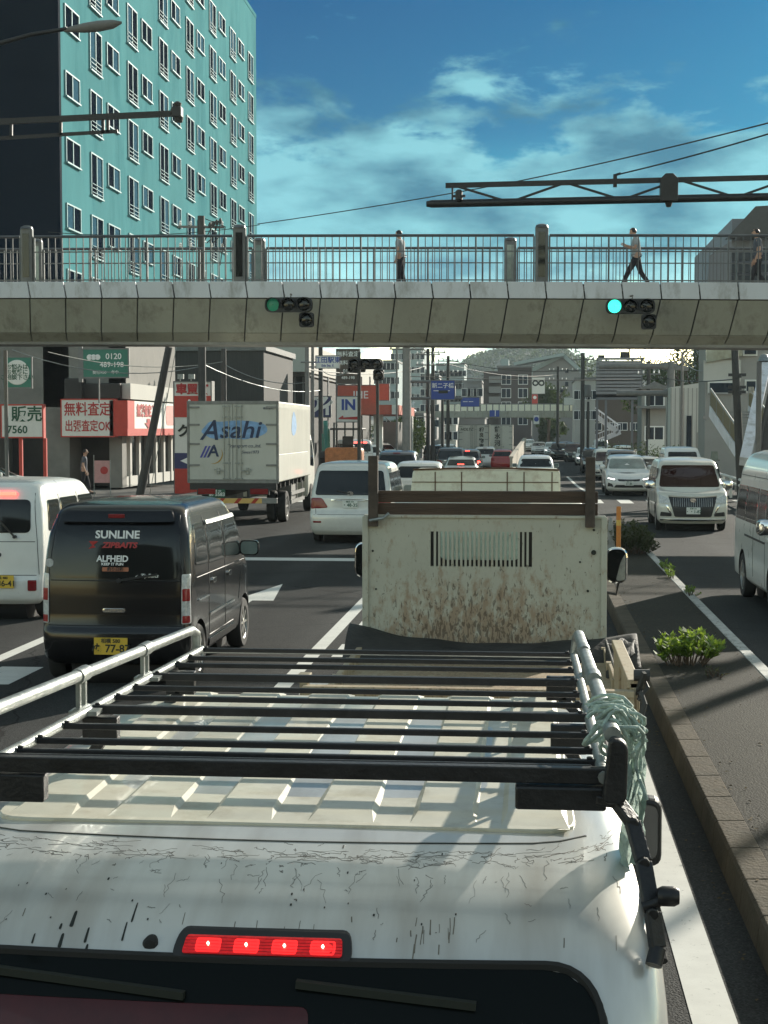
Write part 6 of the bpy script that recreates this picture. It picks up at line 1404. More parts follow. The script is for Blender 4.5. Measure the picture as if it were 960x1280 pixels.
t, w, h = sign('blade_sign', 'narrow white vertical sign with black characters behind the box truck', 326, 338, 470, 502, 88, 'sign_white', (('ジ', .3, 0, .3, 'ink'), ('ャ', .3, 0, 0, 'ink'), ('イ', .3, 0, -.3, 'ink')), thick=.4)
sign('small_panel', 'small pink tinted white sign above the box truck roof', 344, 355, 486, 500, 88, 'sign_pink', ())
# gas station
gs = thing('gas_station', 'filling station canopy with red edge on white columns', 'filling station', (U(475, 95), 100, .1))
defm('canopy_red', (.50, .10, .06), .5, var=.1)
mb = MB(); mb.box(U(440, 95), U(496, 95), 95, 110, Z(518, 95), Z(506, 95)); mb.build('canopy', M['canopy_red'], gs, world=True)
for u in (463, 488):
    mb = MB(); y = 97 if u == 463 else 106; mb.box(U(u, 95), U(u, 95) + .55, y, y + .6, .1, Z(518, 95)); mb.build('column', M['sign_white'], gs, world=True)
mb = MB(); mb.box(U(490, 94.9), U(497, 94.9), 94.8, 95, Z(518, 95), Z(506, 95)); mb.build('fascia_end', M['sign_white'], gs, world=True)
mb = MB(); mb.box(U(478, 112), U(498, 112), 112, 118, 0, 3.0); mb.build('kiosk', M['shop_grey'], gs, world=True)
sign('red_banner', 'red board with white characters beside the filling station', 422, 470, 482, 506, 99, 'canopy_red', (('JHE', .55, .1, .0, 'ink_white'),), thick=.3)
sign('red_banner', 'small orange and white board right of the red filling station banner', 470, 486, 480, 500, 104, 'canopy_red', (), thick=.3)
t, w, h = sign('in_sign', 'white entrance sign reading IN over a red arrow', 421, 449, 496, 527, 84, 'sign_white', (('IN', .58, .02, .16, 'ink_blue'),), 'pole_grey', (-.62,), thick=.2, bold=.04)
mb = MB(); mb.add([(-w * .42, -.02, -h * .36), (-w * .22, -.02, -h * .25), (-w * .20, -.02, -h * .33), (w * .42, -.02, -h * .30), (w * .42, -.02, -h * .42), (-w * .42, -.02, -h * .40)], [(0, 1, 2, 3, 4, 5)]); mb.build('arrow', M['ink_red'], t, fix=False)
sign('menu_board', 'tall brown board with rows of white characters beside the street name plate', 421, 449, 437, 479, 92, 'sign_brown', (('無料査定', .17, 0, .36, 'ink_white'), ('無料査定', .15, 0, .10, 'ink_white'), ('0120', .15, 0, -.14, 'ink_white'), ('489-198', .12, 0, -.34, 'ink_white')), thick=.3)
sign('navy_board', 'navy board with large white shapes left of the entrance sign', 393, 413, 496, 521, 90, 'sign_navy', (('ア', .9, -.2, .1, 'ink_white'), ('イ', .8, .25, -.1, 'ink_white')), thick=.25, bold=.06)
t, w, h = sign('junction_plate', 'white junction name plate reading Eda station east in blue', 395, 424, 445, 460, 58, 'sign_white', (('江田駅東', .56, 0, .14, 'ink_blue'), ('Eda Sta. E', .26, 0, -.30, 'ink_blue')), thick=.05)
mb = MB(); mb.tube([(-w / 2 - .6, .1, 0), (w / 2, .1, 0)], .03, 8); mb.build('arm', M['pole_grey'], t)
# two posts beyond the right kerb, outside the picture: their shadows cross the median
for X_, Y_, h_, r_, lb in ((10.25, 24.9, 9.5, .07, 'slim grey lamp pole on the right pavement just outside the picture'), (10.3, 28.9, 10.5, .12, 'thick concrete pole on the right pavement just outside the picture')):
    t = thing('street_pole', lb, 'pole', (X_, Y_, 0)); mb = MB(); mb.tube([(0, 0, 0), (0, 0, h_)], r_, 12); mb.build('shaft', M['pole_conc'], t, smooth=40)
    mb = MB(); mb.tube([(0, 0, h_ - .2), (-.9, 0, h_ + .1)], .035, 8); mb.build('arm', M['pole_grey'], t)
# ---- poles on the left and middle
t, h = pole('slanted_pole', 'dark pole leaning steeply across the front of the shop signs', 'pole', 173, 434, 50, .15, 'pole_dark', u2=212)
mb = MB(); mb.tube([(.35, 0, .1), (gx(222, 50) - gx(173, 50), -.1, h)], .012, 6); mb.build('stay_wire', M['galv'], t)
t, h = pole('utility_pole', 'tall utility pole rising behind the bridge railing beside the tower', 'utility pole', 253, 270, 56, .16, 'pole_dark'); crossarms(t, h, 1.7, (-.2, -1.0), .2, False)
mb = MB()
for k in range(4): mb.tube([(.1 + k * .12, -.1, h - 1.0), (.4 + k * .1, -.2, h - .5 - .3 * (k % 2)), (.55 + k * .06, -.1, h - .2)], .02, 6); mb.lathe([(.05, 0), (.07, .1), (.03, .2)], (.35 + k * .13, -.1, h - .45 + .05 * k), 'z', 8)
mb.tube([(.15, 0, h - .1), (.9, 0, h - .4), (.7, 0, h - 1.8)], .018, 6); mb.build('switchgear', M['pole_dark'], t, smooth=40)
pole('utility_pole', 'short dark pole between the tall pole and the box truck roof', 'utility pole', 280, 436, 60, .13, 'pole_dark')
t, h = pole('utility_pole', 'grey pole carrying the blue junction name plate', 'utility pole', 384, 400, 60, .10, 'pole_grey')
t, h = pole('utility_pole', 'slim grey pole second from the junction name plate', 'utility pole', 391, 410, 66, .08, 'pole_grey')
t, h = pole('utility_pole', 'dark pole behind the junction name plate with crossarms', 'utility pole', 401, 380, 78, .13, 'pole_dark'); crossarms(t, h, 1.6, (-.3, -1.1, -3.0))
t, h = pole('signal_post', 'black post left of the pair that carries the rear-facing signal heads', 'pole', 449, 440, 52, .07, 'pole_dark')
t, h = pole('signal_post', 'thin black post right of the rear-facing signal heads', 'pole', 472, 452, 52, .06, 'pole_dark')
t, h = pole('utility_pole', 'concrete utility pole just left of the silver minivan queue', 'utility pole', 508, 400, 74, .22, 'pole_conc'); crossarms(t, h, 1.7, (-.3, -1.2))
t, h = pole('street_pole', 'slim pale pole between signal heads and the concrete pole', 'pole', 496, 420, 80, .06, 'pole_grey')
t, h = pole('utility_pole', 'wooden-brown utility pole left of the blue road sign', 'utility pole', 535, 436, 105, .14, 'pole_dark'); crossarms(t, h, 1.7, (-.2, -.9))
t, h = pole('utility_pole', 'dark utility pole through the left edge of the blue road sign', 'utility pole', 541, 434, 112, .16, 'pole_dark'); crossarms(t, h, 1.9, (-.2, -1.1), .3, True)
t, h = pole('utility_pole', 'utility pole with transformer under the right of the blue road sign', 'utility pole', 560, 445, 120, .15, 'pole_dark'); crossarms(t, h, 1.7, (-.2, -1.1), .3, True)
t, h = pole('utility_pole', 'thin pole right beneath the blue road sign', 'utility pole', 553, 498, 118, .13, 'pole_dark')
t, h = pole('utility_pole', 'tall dark utility pole left of the slatted billboard', 'utility pole', 728, 441, 112, .17, 'pole_dark'); crossarms(t, h, 1.7, (-.3, -1.1), -.3, True)
t, h = pole('utility_pole', 'dark pole at the foot of the far footbridge stairs', 'utility pole', 735, 502, 116, .12, 'pole_dark')
t, h = pole('utility_pole', 'utility pole seen through the grey gabled hall', 'utility pole', 697, 458, 150, .15, 'pole_dark'); crossarms(t, h, 1.9, (-.2, -1.1, -2))
t, h = pole('utility_pole', 'pole behind the slatted billboard pipes on the right', 'utility pole', 810, 452, 100, .14, 'pole_dark'); crossarms(t, h, 1.5, (-.6,), -.3)
t, h = pole('billboard_post', 'thick grey steel post holding the two horizontal pipes', 'pole', 838, 452, 90, .26, 'pole_grey')
mb = MB(); a = gx(748, 90) - gx(838, 90)
for v, L_ in ((459, a), (492, a * .75)): z = Z(v, 90) - t.location.z; mb.tube([(L_, 0, z), (.35, 0, z)], .16, 12); mb.lathe([(.24, -.12), (.24, .12)], (-.3, 0, z), 'x', 14); mb.tube([(.2, 0, z - .1), (1.0, 0, z - .15)], .13, 10)
mb.build('pipe_arm', M['pole_grey'], t, smooth=40)
t, h = pole('street_lamp', 'slim grey lamp pole beside the white warehouse', 'street lamp', 852, 440, 82, .09, 'pole_grey')
mb = MB(); mb.tube([(0, 0, h - .1), (.4, 0, h + .3), (.8, 0, h + .45)], .04, 8); mb.build('arm', M['pole_grey'], t)
t, h = pole('utility_pole', 'black leaning utility pole in front of the near stairs', 'utility pole', 928, 434, 54, .15, 'pole_dark', u2=917)
mb = MB()
for v in (470, 485, 491): z = Z(v, 54); mb.beam((-.5, 0, z), (.1, 0, z), .07, .1); mb.lathe([(.16, z - .1), (.16, z)], (-.2, 0, 0), 'z', 10)
mb.build('fittings', M['pole_dark'], t)
t, h = pole('street_lamp', 'grey pole with small round lamp right of the black leaning pole', 'street lamp', 948, 452, 50, .10, 'pole_grey')
mb = MB(); mb.lathe([(.02, h + .25), (.12, h + .2), (.2, h + .02), (.1, h - .02)], (.15, 0, 0), 'z', 14); mb.lathe([(.09, h - 1.0), (.09, h - .8)], (-.25, 0, 0), 'z', 10); mb.build('lamp_head', M['galv'], t, smooth=40)
# rear-facing signal heads on the left
signal('cluster of signal heads seen from behind beside the entrance sign', at(457, 455, 51.5), 'plastic', s=.95, bracket=False)
t = signal('signal head seen from behind just left of the main signal cluster', at(446, 462, 53), 'plastic', s=.5, arrow=False, bracket=False)
# ---- blue direction sign on its gantry arm
t, w, h = sign('direction_sign', 'blue overhead direction sign with white characters and a dark strip', 539, 568, 476, 499, 100, 'sign_blue', (('新二子橋', .30, 0, .22, 'ink_white'),), 'pole_grey', thick=.1)
mb = MB(); mb.box(-w * .18, w * .22, -.03, -.002, -h * .18, -h * .02); mb.build('dark_strip', M['ink'], t)
mb = MB(); mb.box(-w * .40, w * .3, -.02, -.001, -h * .06, -h * .02); mb.build('stripe', M['sign_white'], t)
sg = thing('sign_gantry', 'grey cantilever sign gantry carrying the blue direction sign', 'gantry', (U(511, 100.4), 100.4, gz(100)))
mb = MB(); mb.tube([(0, 0, 0), (0, 0, Z(470, 100.4) - gz(100))], .16, 12); mb.build('post', M['pole_grey'], sg)
mb = MB()
for v in (477, 498): z = Z(v, 100.4) - gz(100); mb.tube([(0, 0, z), (U(578, 100.4) - U(511, 100.4), 0, z)], .09, 8)
mb.build('arm', M['pole_grey'], sg)
sign('direction_sign', 'second smaller blue sign partly behind the far footbridge railing', 576, 599, 497, 508, 160, 'sign_blue', (('━ ━', .5, -.1, 0, 'ink_white'),), thick=.1)
# ---- far footbridge
FY = 180.0
ff = thing('far_footbridge', 'distant footbridge with bright sunlit parapet and stairs at both ends', 'footbridge', (U(625, FY), FY, 4))
zt3, zb3, zr3 = Z(514, FY), Z(522, FY), Z(505.5, FY)
mb = MB(); mb.box(U(515, FY), U(728, FY), FY, FY + 2.4, zb3, zt3); mb.build('deck', M['cladding'], ff, world=True)
mb = MB(); n = 22; xa, xb = U(552, FY), U(728, FY)
for k in range(n): a = xa + (xb - xa) * k / n; mb.box(a + .03, a + (xb - xa) / n - .03, FY + 2.3, FY + 2.36, zt3 + .05, zr3)
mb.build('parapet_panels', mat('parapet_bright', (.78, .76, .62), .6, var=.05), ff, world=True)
mb = MB(); mb.box(xa, xb, FY, FY + .06, zr3, zr3 + .08)
for k in range(n + 1): a = xa + (xb - xa) * k / n; mb.box(a - .05, a + .05, FY, FY + .06, zt3, zr3)
mb.build('handrail', M['pole_grey'], ff, world=True)
for u in (518, 548, 612, 725):
    mb = MB(); mb.box(U(u, FY), U(u, FY) + .6, FY + .6, FY + 1.8, gz(FY), zb3); mb.build('pier', M['concrete'], ff, world=True) if u != 612 else None
for (ua_, va, ub, vb, lab) in ((728, 508, 772, 540, 'r'), (518, 512, 484, 548, 'l'), (775, 540, 738, 556, 'r2')):
    mb = MB(); a, b2 = at(ua_, va, FY - 3), at(ub, vb, FY - 3)
    mb.beam(a, b2, 2.0, .5); mb.beam(a + Vector((0, -1, .9)), b2 + Vector((0, -1, .9)), .08, .1); mb.beam(a + Vector((0, 1, .9)), b2 + Vector((0, 1, .9)), .08, .1)
    for k in range(14): q = a.lerp(b2, k / 13); mb.beam(q + Vector((0, -1, 0)), q + Vector((0, -1, .9)), .05, .05)
    mb.build('stairs', M['fascia'], ff, world=True)
lettering('1', 1.0, M['ink_white'], (U(619, FY - .3), FY - .2, (zt3 + zb3) / 2 + .1), ff, world=True)
mb = MB(); mb.box(U(612, FY), U(624, FY), FY - .15, FY - .02, Z(521, FY), Z(513, FY)); mb.build('blue_plate', M['sign_blue'], ff, world=True)
# ---- far buildings
defm('far_teal', (.30, .37, .37), .8, var=.06, scale=.1); defm('far_grey', (.24, .24, .235), .8, var=.08, scale=.1); defm('far_brown', (.085, .07, .065), .8, var=.1, scale=.2)
BD = [('apartment_block', 'pale blue-grey tower flats, tallest of the distant group on the left', 490, 529, 437, 330, 'far_teal', (6, 7, 1.6, 1.2, 3.5, 2.9)),
      ('apartment_block', 'wide pale flats with balconies behind the utility poles', 545, 580, 456, 340, 'far_teal', (7, 5, 1.7, 1.2, 3.5, 2.8)),
      ('apartment_block', 'long low blue-grey flats left of the tallest distant block', 470, 496, 452, 300, 'far_teal', (5, 5, 1.6, 1.2, 3.5, 2.8)),
      ('apartment_block', 'pale block directly behind the blue road sign', 528, 546, 470, 280, 'far_grey', (3, 4, 1.6, 1.2, 3.5, 2.8)),
      ('house', 'grey house at the end of the left row below the far footbridge', 500, 528, 520, 150, 'far_grey', (3, 2, 1.0, .9, 1.4, 1.8)),
      ('house', 'small pale house beyond the black kei van in the queue', 556, 570, 508, 200, 'pale_wall', (2, 2, 1.1, 1.0, 1.6, 2.0)),
      ('shop_block', 'low grey shops under the far footbridge left of the white truck', 570, 606, 523, 210, 'far_grey', (4, 1, 1.2, 1.0, 1.8, 2.4)),
      ('shop_block', 'low shop row under the far footbridge right of the white truck', 636, 662, 528, 240, 'far_teal', (3, 1, 1.4, 1.2, 1.8, 2.4)),
      ('shop_block', 'grey block below the brown apartment house left side', 579, 601, 478, 250, 'far_grey', (3, 3, 1.4, 1.2, 3.2, 2.6))]
for nm, lab, u0, u1, vt, Y, m, wn in BD: building(nm, lab, U(u0, Y), U(u1, Y), Y, Y + 14, Z(vt, Y), m, wn)
b = building('brown_apartments', 'dark brown apartment house with pale balconies at its left end', U(622, 230), U(664, 230), 230, 248, Z(460, 230), 'far_brown', (2, 4, 1.3, 1.3, 3.8, 2.0))
mb = MB(); mb.box(U(604, 230), U(622, 230), 231.5, 248, 0, Z(464, 230)); mb.build('stair_wing', M['far_brown'], b, world=True)
for k in range(4): z = Z(474 + 12.5 * k, 230); mb = MB(); mb.box(U(611, 230), U(626, 230), 229.6, 231.4, z - .6, z + .35); mb.build('balcony', M['far_grey'], b, world=True)
mb = MB(); mb.box(U(625, 230), U(635, 230), 234, 240, Z(460, 230), Z(448, 230)); mb.build('roof_tank', M['far_teal'], b, world=True)
b = thing('gabled_hall', 'large grey gabled hall with ribbed roof right of the brown apartments', 'building', (U(690, 260), 270, 0))
mb = MB(); pr = [(U(666, 260), 0), (U(726, 260), 0), (U(726, 260), Z(468, 260)), (U(716, 260), Z(449, 260)), (U(703, 260), Z(446, 260)), (U(666, 260), Z(463, 260))]; mb.prism(pr, 260, 300, 'y'); mb.build('wall', M['far_grey'], b, world=True)
mb = MB(); mb.beam((U(642, 260), 262, Z(456, 260)), (U(704, 260), 262, Z(444.5, 260)), 8, .5); mb.beam((U(664, 259.5), 259.6, Z(464, 260)), (U(703, 259.5), 259.6, Z(445, 260)), .3, .6); mb.beam((U(703, 259.5), 259.6, Z(445, 260)), (U(727, 259.5), 259.6, Z(466, 260)), .3, .6); mb.build('roof', M['far_teal'], b, world=True)
for (u, v) in ((706, 462), (706, 478), (716, 484), (700, 486)): mb = MB(); mb.box(U(u, 260), U(u + 4, 260), 259.8, 260.05, Z(v + 5, 260), Z(v, 260)); mb.build('window', M['window_dark'], b, world=True)
building('white_clinic', 'white low block between the gabled hall and the slatted billboard', U(719, 170), U(744, 170), 170, 182, Z(476, 170), 'pale_wall', (3, 2, 1.0, .9, 4.0, 2.2))
sign('round_shop_sign', 'white roadside sign with round black emblem left of the gabled hall', 665, 681, 472, 492, 190, 'sign_white', (('∞', .9, 0, .15, 'ink'),), thick=.3)
sign('red_shop_sign', 'small white and red roadside sign under the round emblem sign', 665, 672, 493, 507, 190, 'sign_red', (('●', .4, 0, .2, 'ink_white'),), thick=.3)
sign('parking_sign', 'small white sign with blue mark hanging below the far footbridge', 667, 674, 519, 530, 176, 'sign_white', (('●', .7, 0, 0, 'ink_blue'),), thick=.3)
sign('wayside_board', 'pale green-white board standing over the far footbridge parapet', 705, 724, 497, 506, 176, 'sign_white', (), thick=.2)
# slatted billboard
defm('slat_grey', (.16, .165, .185), .6, var=.1, scale=1)
bb = thing('slatted_billboard', 'large grey slatted billboard frame on posts right of the far stairs', 'billboard', (U(773, 110), 110, gz(110)))
mb = MB(); n = 12
for k in range(n): z = Z(449 + (495 - 449) * k / (n - 1), 110); mb.box(U(745, 110), U(801, 110), 110, 110.08, z - .12, z + .04)
mb.build('slats', mat('slat_light', (.27, .27, .29), .6), bb, world=True)
mb = MB()
for u in (745, 756, 789, 800): mb.box(U(u, 110), U(u, 110) + .15, 110.1, 110.3, gz(110), Z(448, 110))
mb.box(U(745, 110), U(801, 110), 110.3, 110.5, Z(500, 110), Z(452, 110)); mb.box(U(745, 110), U(801, 110), 110, 110.4, Z(495, 110) - .3, Z(494, 110)); mb.build('frame', M['slat_grey'], bb, world=True)
mb = MB(); mb.box(U(748, 109), U(756, 109), 110.1, 110.6, Z(448, 110), Z(445, 110)); mb.tube([(U(786, 110), 110.3, Z(448, 110)), (U(786, 110), 110.3, Z(436, 110))], .06, 8); mb.lathe([(.3, 0), (.3, .4)], (U(780, 110), 110.3, Z(448, 110)), 'z', 10); mb.build('roof_gear', M['pole_dark'], bb, world=True)
building('brown_shop', 'brown low shop behind the far stairs under the billboard', U(738, 205), U(802, 205), 205, 215, Z(500, 205), 'sign_brown', (4, 1, 1.2, .9, 2.8, 2))
# house and warehouse on the right
defm('house_grey', (.31, .30, .28), .85, var=.08, scale=.8); defm('ware_wall', (.58, .58, .54), .75, var=.06, scale=.5)
b = building('house', 'grey gabled house behind the thick billboard post', U(802, 100), U(834, 100), 100, 104, Z(487, 100), 'house_grey', (1, 2, 1.1, .8, 2.2, 2.2), 'gable')
mb = MB(); mb.box(U(801, 100) - .3, U(835, 100) + .2, 99.2, 100, Z(511, 100), Z(508, 100)); mb.build('porch_roof', M['pole_grey'], b, world=True)
mb = MB(); mb.box(U(808, 99), U(828, 99), 97.4, 97.6, 0, Z(549, 98)); mb.build('white_fence', M['sign_white'], b, world=True)
b = thing('warehouse', 'white panelled warehouse with slanting roofline and a dark door', 'warehouse', (U(862, 88), 92, 0))
mb = MB(); mb.prism([(U(838, 88), 0), (U(886, 88), 0), (U(886, 88), Z(478, 88)), (U(838, 88), Z(485, 88))], 88, 91, 'y'); mb.build('wall', M['ware_wall'], b, world=True)
mb = MB()
for k in range(9): x = U(838, 88) + (U(886, 88) - U(838, 88)) * k / 9; mb.box(x, x + .04, 87.96, 88, .1, Z(486, 88))
mb.box(U(871, 88), U(883, 88), 87.94, 88, .2, 2.4 - .3 + .2); mb.build('panel_joints', M['house_grey'], b, world=True)
mb = MB(); mb.box(U(858, 88), U(864, 88), 87.9, 88, .1, Z(520, 88)); mb.build('door', M['window_dark'], b, world=True)
b = building('corner_building', 'pale corner building at the right with glazed top floor, behind the near stairs', U(881, 76), U(995, 76), 76, 79, 8.4, 'house_grey', None)
mb = MB(); mb.box(U(881, 76) - .1, U(925, 76), 75.9, 76, Z(478, 76), Z(452, 76)); mb.build('pale_band', M['pale_wall'], b, world=True)
mb = MB(); mb.prism([(U(881, 76), Z(455, 76)), (U(926, 76), Z(447, 76)), (U(926, 76), 8.3), (U(881, 76), 8.3)], 75.75, 75.88, 'y'); mb.build('glazing', M['glass_light'], b, world=True)
for (u0, u1, v0, v1) in ((929, 943, 430, 445), (932, 943, 478, 490), (886, 915, 480, 492)):
    mb = MB(); mb.box(U(u0, 76) - .08, U(u1, 76) + .08, 75.85, 75.99, Z(v1, 76) - .08, Z(v0, 76) + .08); f = mb.build('window', M['sign_white'], b, world=True); mb = MB(); mb.box(U(u0, 76), U(u1, 76), 75.8, 75.9, Z(v1, 76), Z(v0, 76)); g = mb.build('pane', M['window_dark'], f)
    for v in g.data.vertices: v.co -= Vector(b.location)
b = thing('office_block', 'grey stepped office block above the footbridge at the right edge', 'building', (U(960, 140), 150, 0))
mb = MB(); mb.box(U(912, 135), U(1010, 135), 135, 165, 0, Z(279, 135)); mb.build('wall', M['slat_grey'], b, world=True)
mb = MB(); mb.prism([(U(878, 130), Z(430, 130)), (U(912, 130), Z(430, 130)), (U(912, 130), Z(305, 130)), (U(884, 130), Z(324, 130))], 130, 134.9, 'y'); mb.build('lower_wing', M['slat_grey'], b, world=True)
mb = MB(); mb.prism([(U(905, 134), Z(303, 134)), (U(1010, 134), Z(303, 134)), (U(1010, 134), Z(262, 134)), (U(940, 134), Z(265, 134))], 133.5, 134.9, 'y'); mb.build('roof_screen', M['pole_dark'], b, world=True)
for k in range(7): mb = MB(); z = Z(318 + k * 14, 134); mb.box(U(890, 133), U(990, 133), 133.0, 133.2, z, z + .7); mb.build('window_band', M['window_dark'], b, world=True) if k else None
# stairs of the near footbridge, right
st = thing('footbridge_stairs', 'grey staircase descending rightwards with wire mesh railing, behind the leaning pole', 'stairs', (U(905, 58), 58, .1))
a, c_ = at(888, 514, 66), at(922, 566, 60)
for dx in (0, 1.6):
    D_ = Vector((dx, 0, 0)); mb = MB(); mb.beam(a + D_, c_ + D_, .10, .48); mb.build('stringer', M['fascia'], st, world=True)
    mb = MB(); mb.beam(a + D_ + Vector((0, 0, .55)), c_ + D_ + Vector((0, 0, .55)), .02, .62); mb.build('mesh_panel', mat('mesh_tan', (.16, .13, .06), .6, var=.5, scale=30), st, world=True)
    mb = MB(); mb.tube([a + D_ + Vector((0, 0, .95)), c_ + D_ + Vector((0, 0, .95))], .035, 8); mb.build('handrail', M['galv'], st, world=True)
    mb = MB()
    for k in range(5): q = a.lerp(c_, k / 4) + D_; mb.tube([q + Vector((0, 0, .2)), q + Vector((0, 0, .95))], .03, 6)
    mb.build('rail_posts', M['galv'], st, world=True)
mb = MB(); n = 14
for k in range(n): q = a.lerp(c_, (k + .5) / n); mb.box(q.x + .05, q.x + 1.55, q.y - .2, q.y + .2, q.z, q.z + .04)
mb.build('treads', M['concrete'], st, world=True)
mb = MB(); mb.box(c_.x - .1, c_.x + 1.7, c_.y - .9, c_.y, .1, c_.z - .1); mb.build('pier', M['concrete'], st, world=True)
mb = MB(); mb.tube([(a.x, 67, Z(493, 67)), (a.x + 3.0, 67, Z(493, 67))], .05, 8)
for k in range(14): mb.box(a.x + k * .2, a.x + k * .2 + .04, 66.98, 67.02, Z(520, 67), Z(493, 67))
mb.box(a.x - .2, a.x + 4, 66.9, 68, Z(524, 67), Z(520, 67)); mb.build('landing', M['house_grey'], st, world=True)
st = thing('footbridge_stairs', 'steep grey staircase parapet at the right edge rising to the upper right', 'stairs', (U(945, 50), 50, .1))
a, c_ = at(959, 448, 57), at(931, 577, 50)
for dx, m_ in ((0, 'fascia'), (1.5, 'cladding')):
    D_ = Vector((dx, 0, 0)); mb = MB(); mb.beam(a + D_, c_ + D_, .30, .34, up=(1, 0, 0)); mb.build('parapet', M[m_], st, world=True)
    mb = MB(); mb.beam(a + D_ + Vector((.35, 0, -.2)), c_ + D_ + Vector((.35, 0, -.2)), .06, .08); mb.build('side_rail', M['pole_dark'], st, world=True)
mb = MB(); mb.beam(a + Vector((.8, 0, -.5)), c_ + Vector((.8, 0, -.5)), 1.2, .2); mb.build('flight', M['pole_dark'], st, world=True)
# guard rail, hedges, trees, hill
mb = MB()
gy = [46 + 3 * k for k in range(12)]
gr = thing('guard_rail', 'white steel guard rail curving along the right kerb past the minivan', 'guard rail', (9.2, 46, .1))
mb = MB()
for zz_ in (.55, .75): mb.tube([(gx(962, 46), 46, zz_), (gx(897, 62) , 62, zz_), (gx(870, 80), 80, zz_)], .05, 8)
mb.build('rails', M['sign_white'], gr, world=True, smooth=60)
for k in range(7): t_ = k / 6; x = gx(962, 46) * (1 - t_) + gx(897, 62) * t_; mb = MB(); mb.tube([(x, 46 + 16 * t_, 0), (x, 46 + 16 * t_, .8)], .05, 8); mb.build('post', M['sign_white'], gr, world=True)
def hedge(label, u0, u1, vt, Y, seed, mt='leaf_dark'):
    rnd = random.Random(seed); x0, x1 = U(u0, Y), U(u1, Y); h = Z(vt, Y) - gz(Y); t = thing('hedge', label, 'hedge', ((x0 + x1) / 2, Y, gz(Y)), 0, 'roadside hedges')
    mb = MB(); n = max(3, int((x1 - x0) / .6))
    for k in range(n): leaves(mb, (x0 - t.location.x + (x1 - x0) * (k + .5) / n, rnd.uniform(-.3, .3), h * .5), (.5, .7, h * .55 * rnd.uniform(.8, 1.1)), 260, .08, rnd, shell=.3)
    mb.build('foliage', M[mt], t, fix=False); mb = MB(); mb.box((x0 - x1) / 2, (x1 - x0) / 2, -.2, .2, 0, h * .6); mb.build('stems', M['soil'], t)
hedge('clipped dark hedge behind the oncoming cars below the billboard', 745, 835, 552, 92, 1); hedge('dark hedge in front of the white warehouse', 838, 886, 558, 80, 2); hedge('low olive hedge at the left kerb under the concrete pole', 515, 534, 578, 86, 3, 'leaf_bush')
TR = [('round dark tree crown above the grey house on the right', 850, 434, 135, 5, 7, 1), ('dark tree left of the corner building behind the warehouse', 872, 425, 120, 5, 9, 2), ('tree rising between the billboard and the house', 822, 446, 150, 4, 6, 3), ('dark bushy tree beyond the cream warehouse', 370, 440, 160, 5, 6, 4), ('small tree left of the gabled hall behind the poles', 686, 478, 200, 4, 6, 5), ('tree behind the right end of the gabled hall', 724, 452, 300, 6, 8, 6), ('low tree by the far footbridge stairs', 684, 524, 215, 3, 3, 7), ('tree on the left behind the filling station', 505, 512, 140, 3, 4, 8)]
for lab, u, v, Y, r, h, sd_ in TR: tree(lab, u, v, Y, r, h, sd_, 'street and garden trees', 1600, .2 if Y < 180 else .3)
defm('hill_green', (.035, .06, .035), .95, var=.4, scale=.05)
rnd = random.Random(4); HYc = 900
hp = [(350, 520), (480, 500), (540, 490), (575, 472), (585, 458), (605, 450), (630, 443), (655, 438), (685, 438), (705, 446), (722, 456), (745, 462), (790, 468), (850, 470), (960, 475), (1100, 520)]
mb = MB(); nx = 70; ny = 9; vs = []
for j in range(ny):
    b_ = j / (ny - 1)
    for i in range(nx):
        u = 350 + 750 * i / (nx - 1)
        for (a1, v1), (a2, v2) in zip(hp, hp[1:]):
            if a1 <= u <= a2: v = v1 + (v2 - v1) * (u - a1) / (a2 - a1); break
        x = gx(u, HYc); zt_ = Z(v, HYc); prof_ = math.sin(math.pi * min(1, b_ * 1.0) ) ** .7 if 0 < b_ < 1 else 0
        vs.append((x * (1 + .05 * b_), HYc - 160 + 320 * b_, 2 + (zt_ - 2) * prof_ + rnd.uniform(-.8, .8)))
mb.add(vs, [(j * nx + i, j * nx + i + 1, (j + 1) * nx + i + 1, (j + 1) * nx + i) for j in range(ny - 1) for i in range(nx - 1)]); hl_ = mb.build('hill', M['hill_green'], smooth=60); hl_['kind'] = 'structure'
mb = MB()
for _ in range(900):
    j = rnd.uniform(1.2, 4.6); i = rnd.uniform(8, nx - 10); p0 = vs[int(j) * nx + int(i)]; p1 = vs[(int(j) + 1) * nx + int(i)]; p = Vector(p0).lerp(Vector(p1), j % 1); r_ = rnd.uniform(2.2, 5)
    leaves(mb, (p.x + rnd.uniform(-3, 3), p.y, p.z + r_ * .4), (r_, r_, r_ * .8), 22, 1.6, rnd)
o = mb.build('hillside_wood', M['leaf_dark'], fix=False); tag(o, 'distant dark green wood covering the hill behind the apartments', 'wood', None, 'stuff')
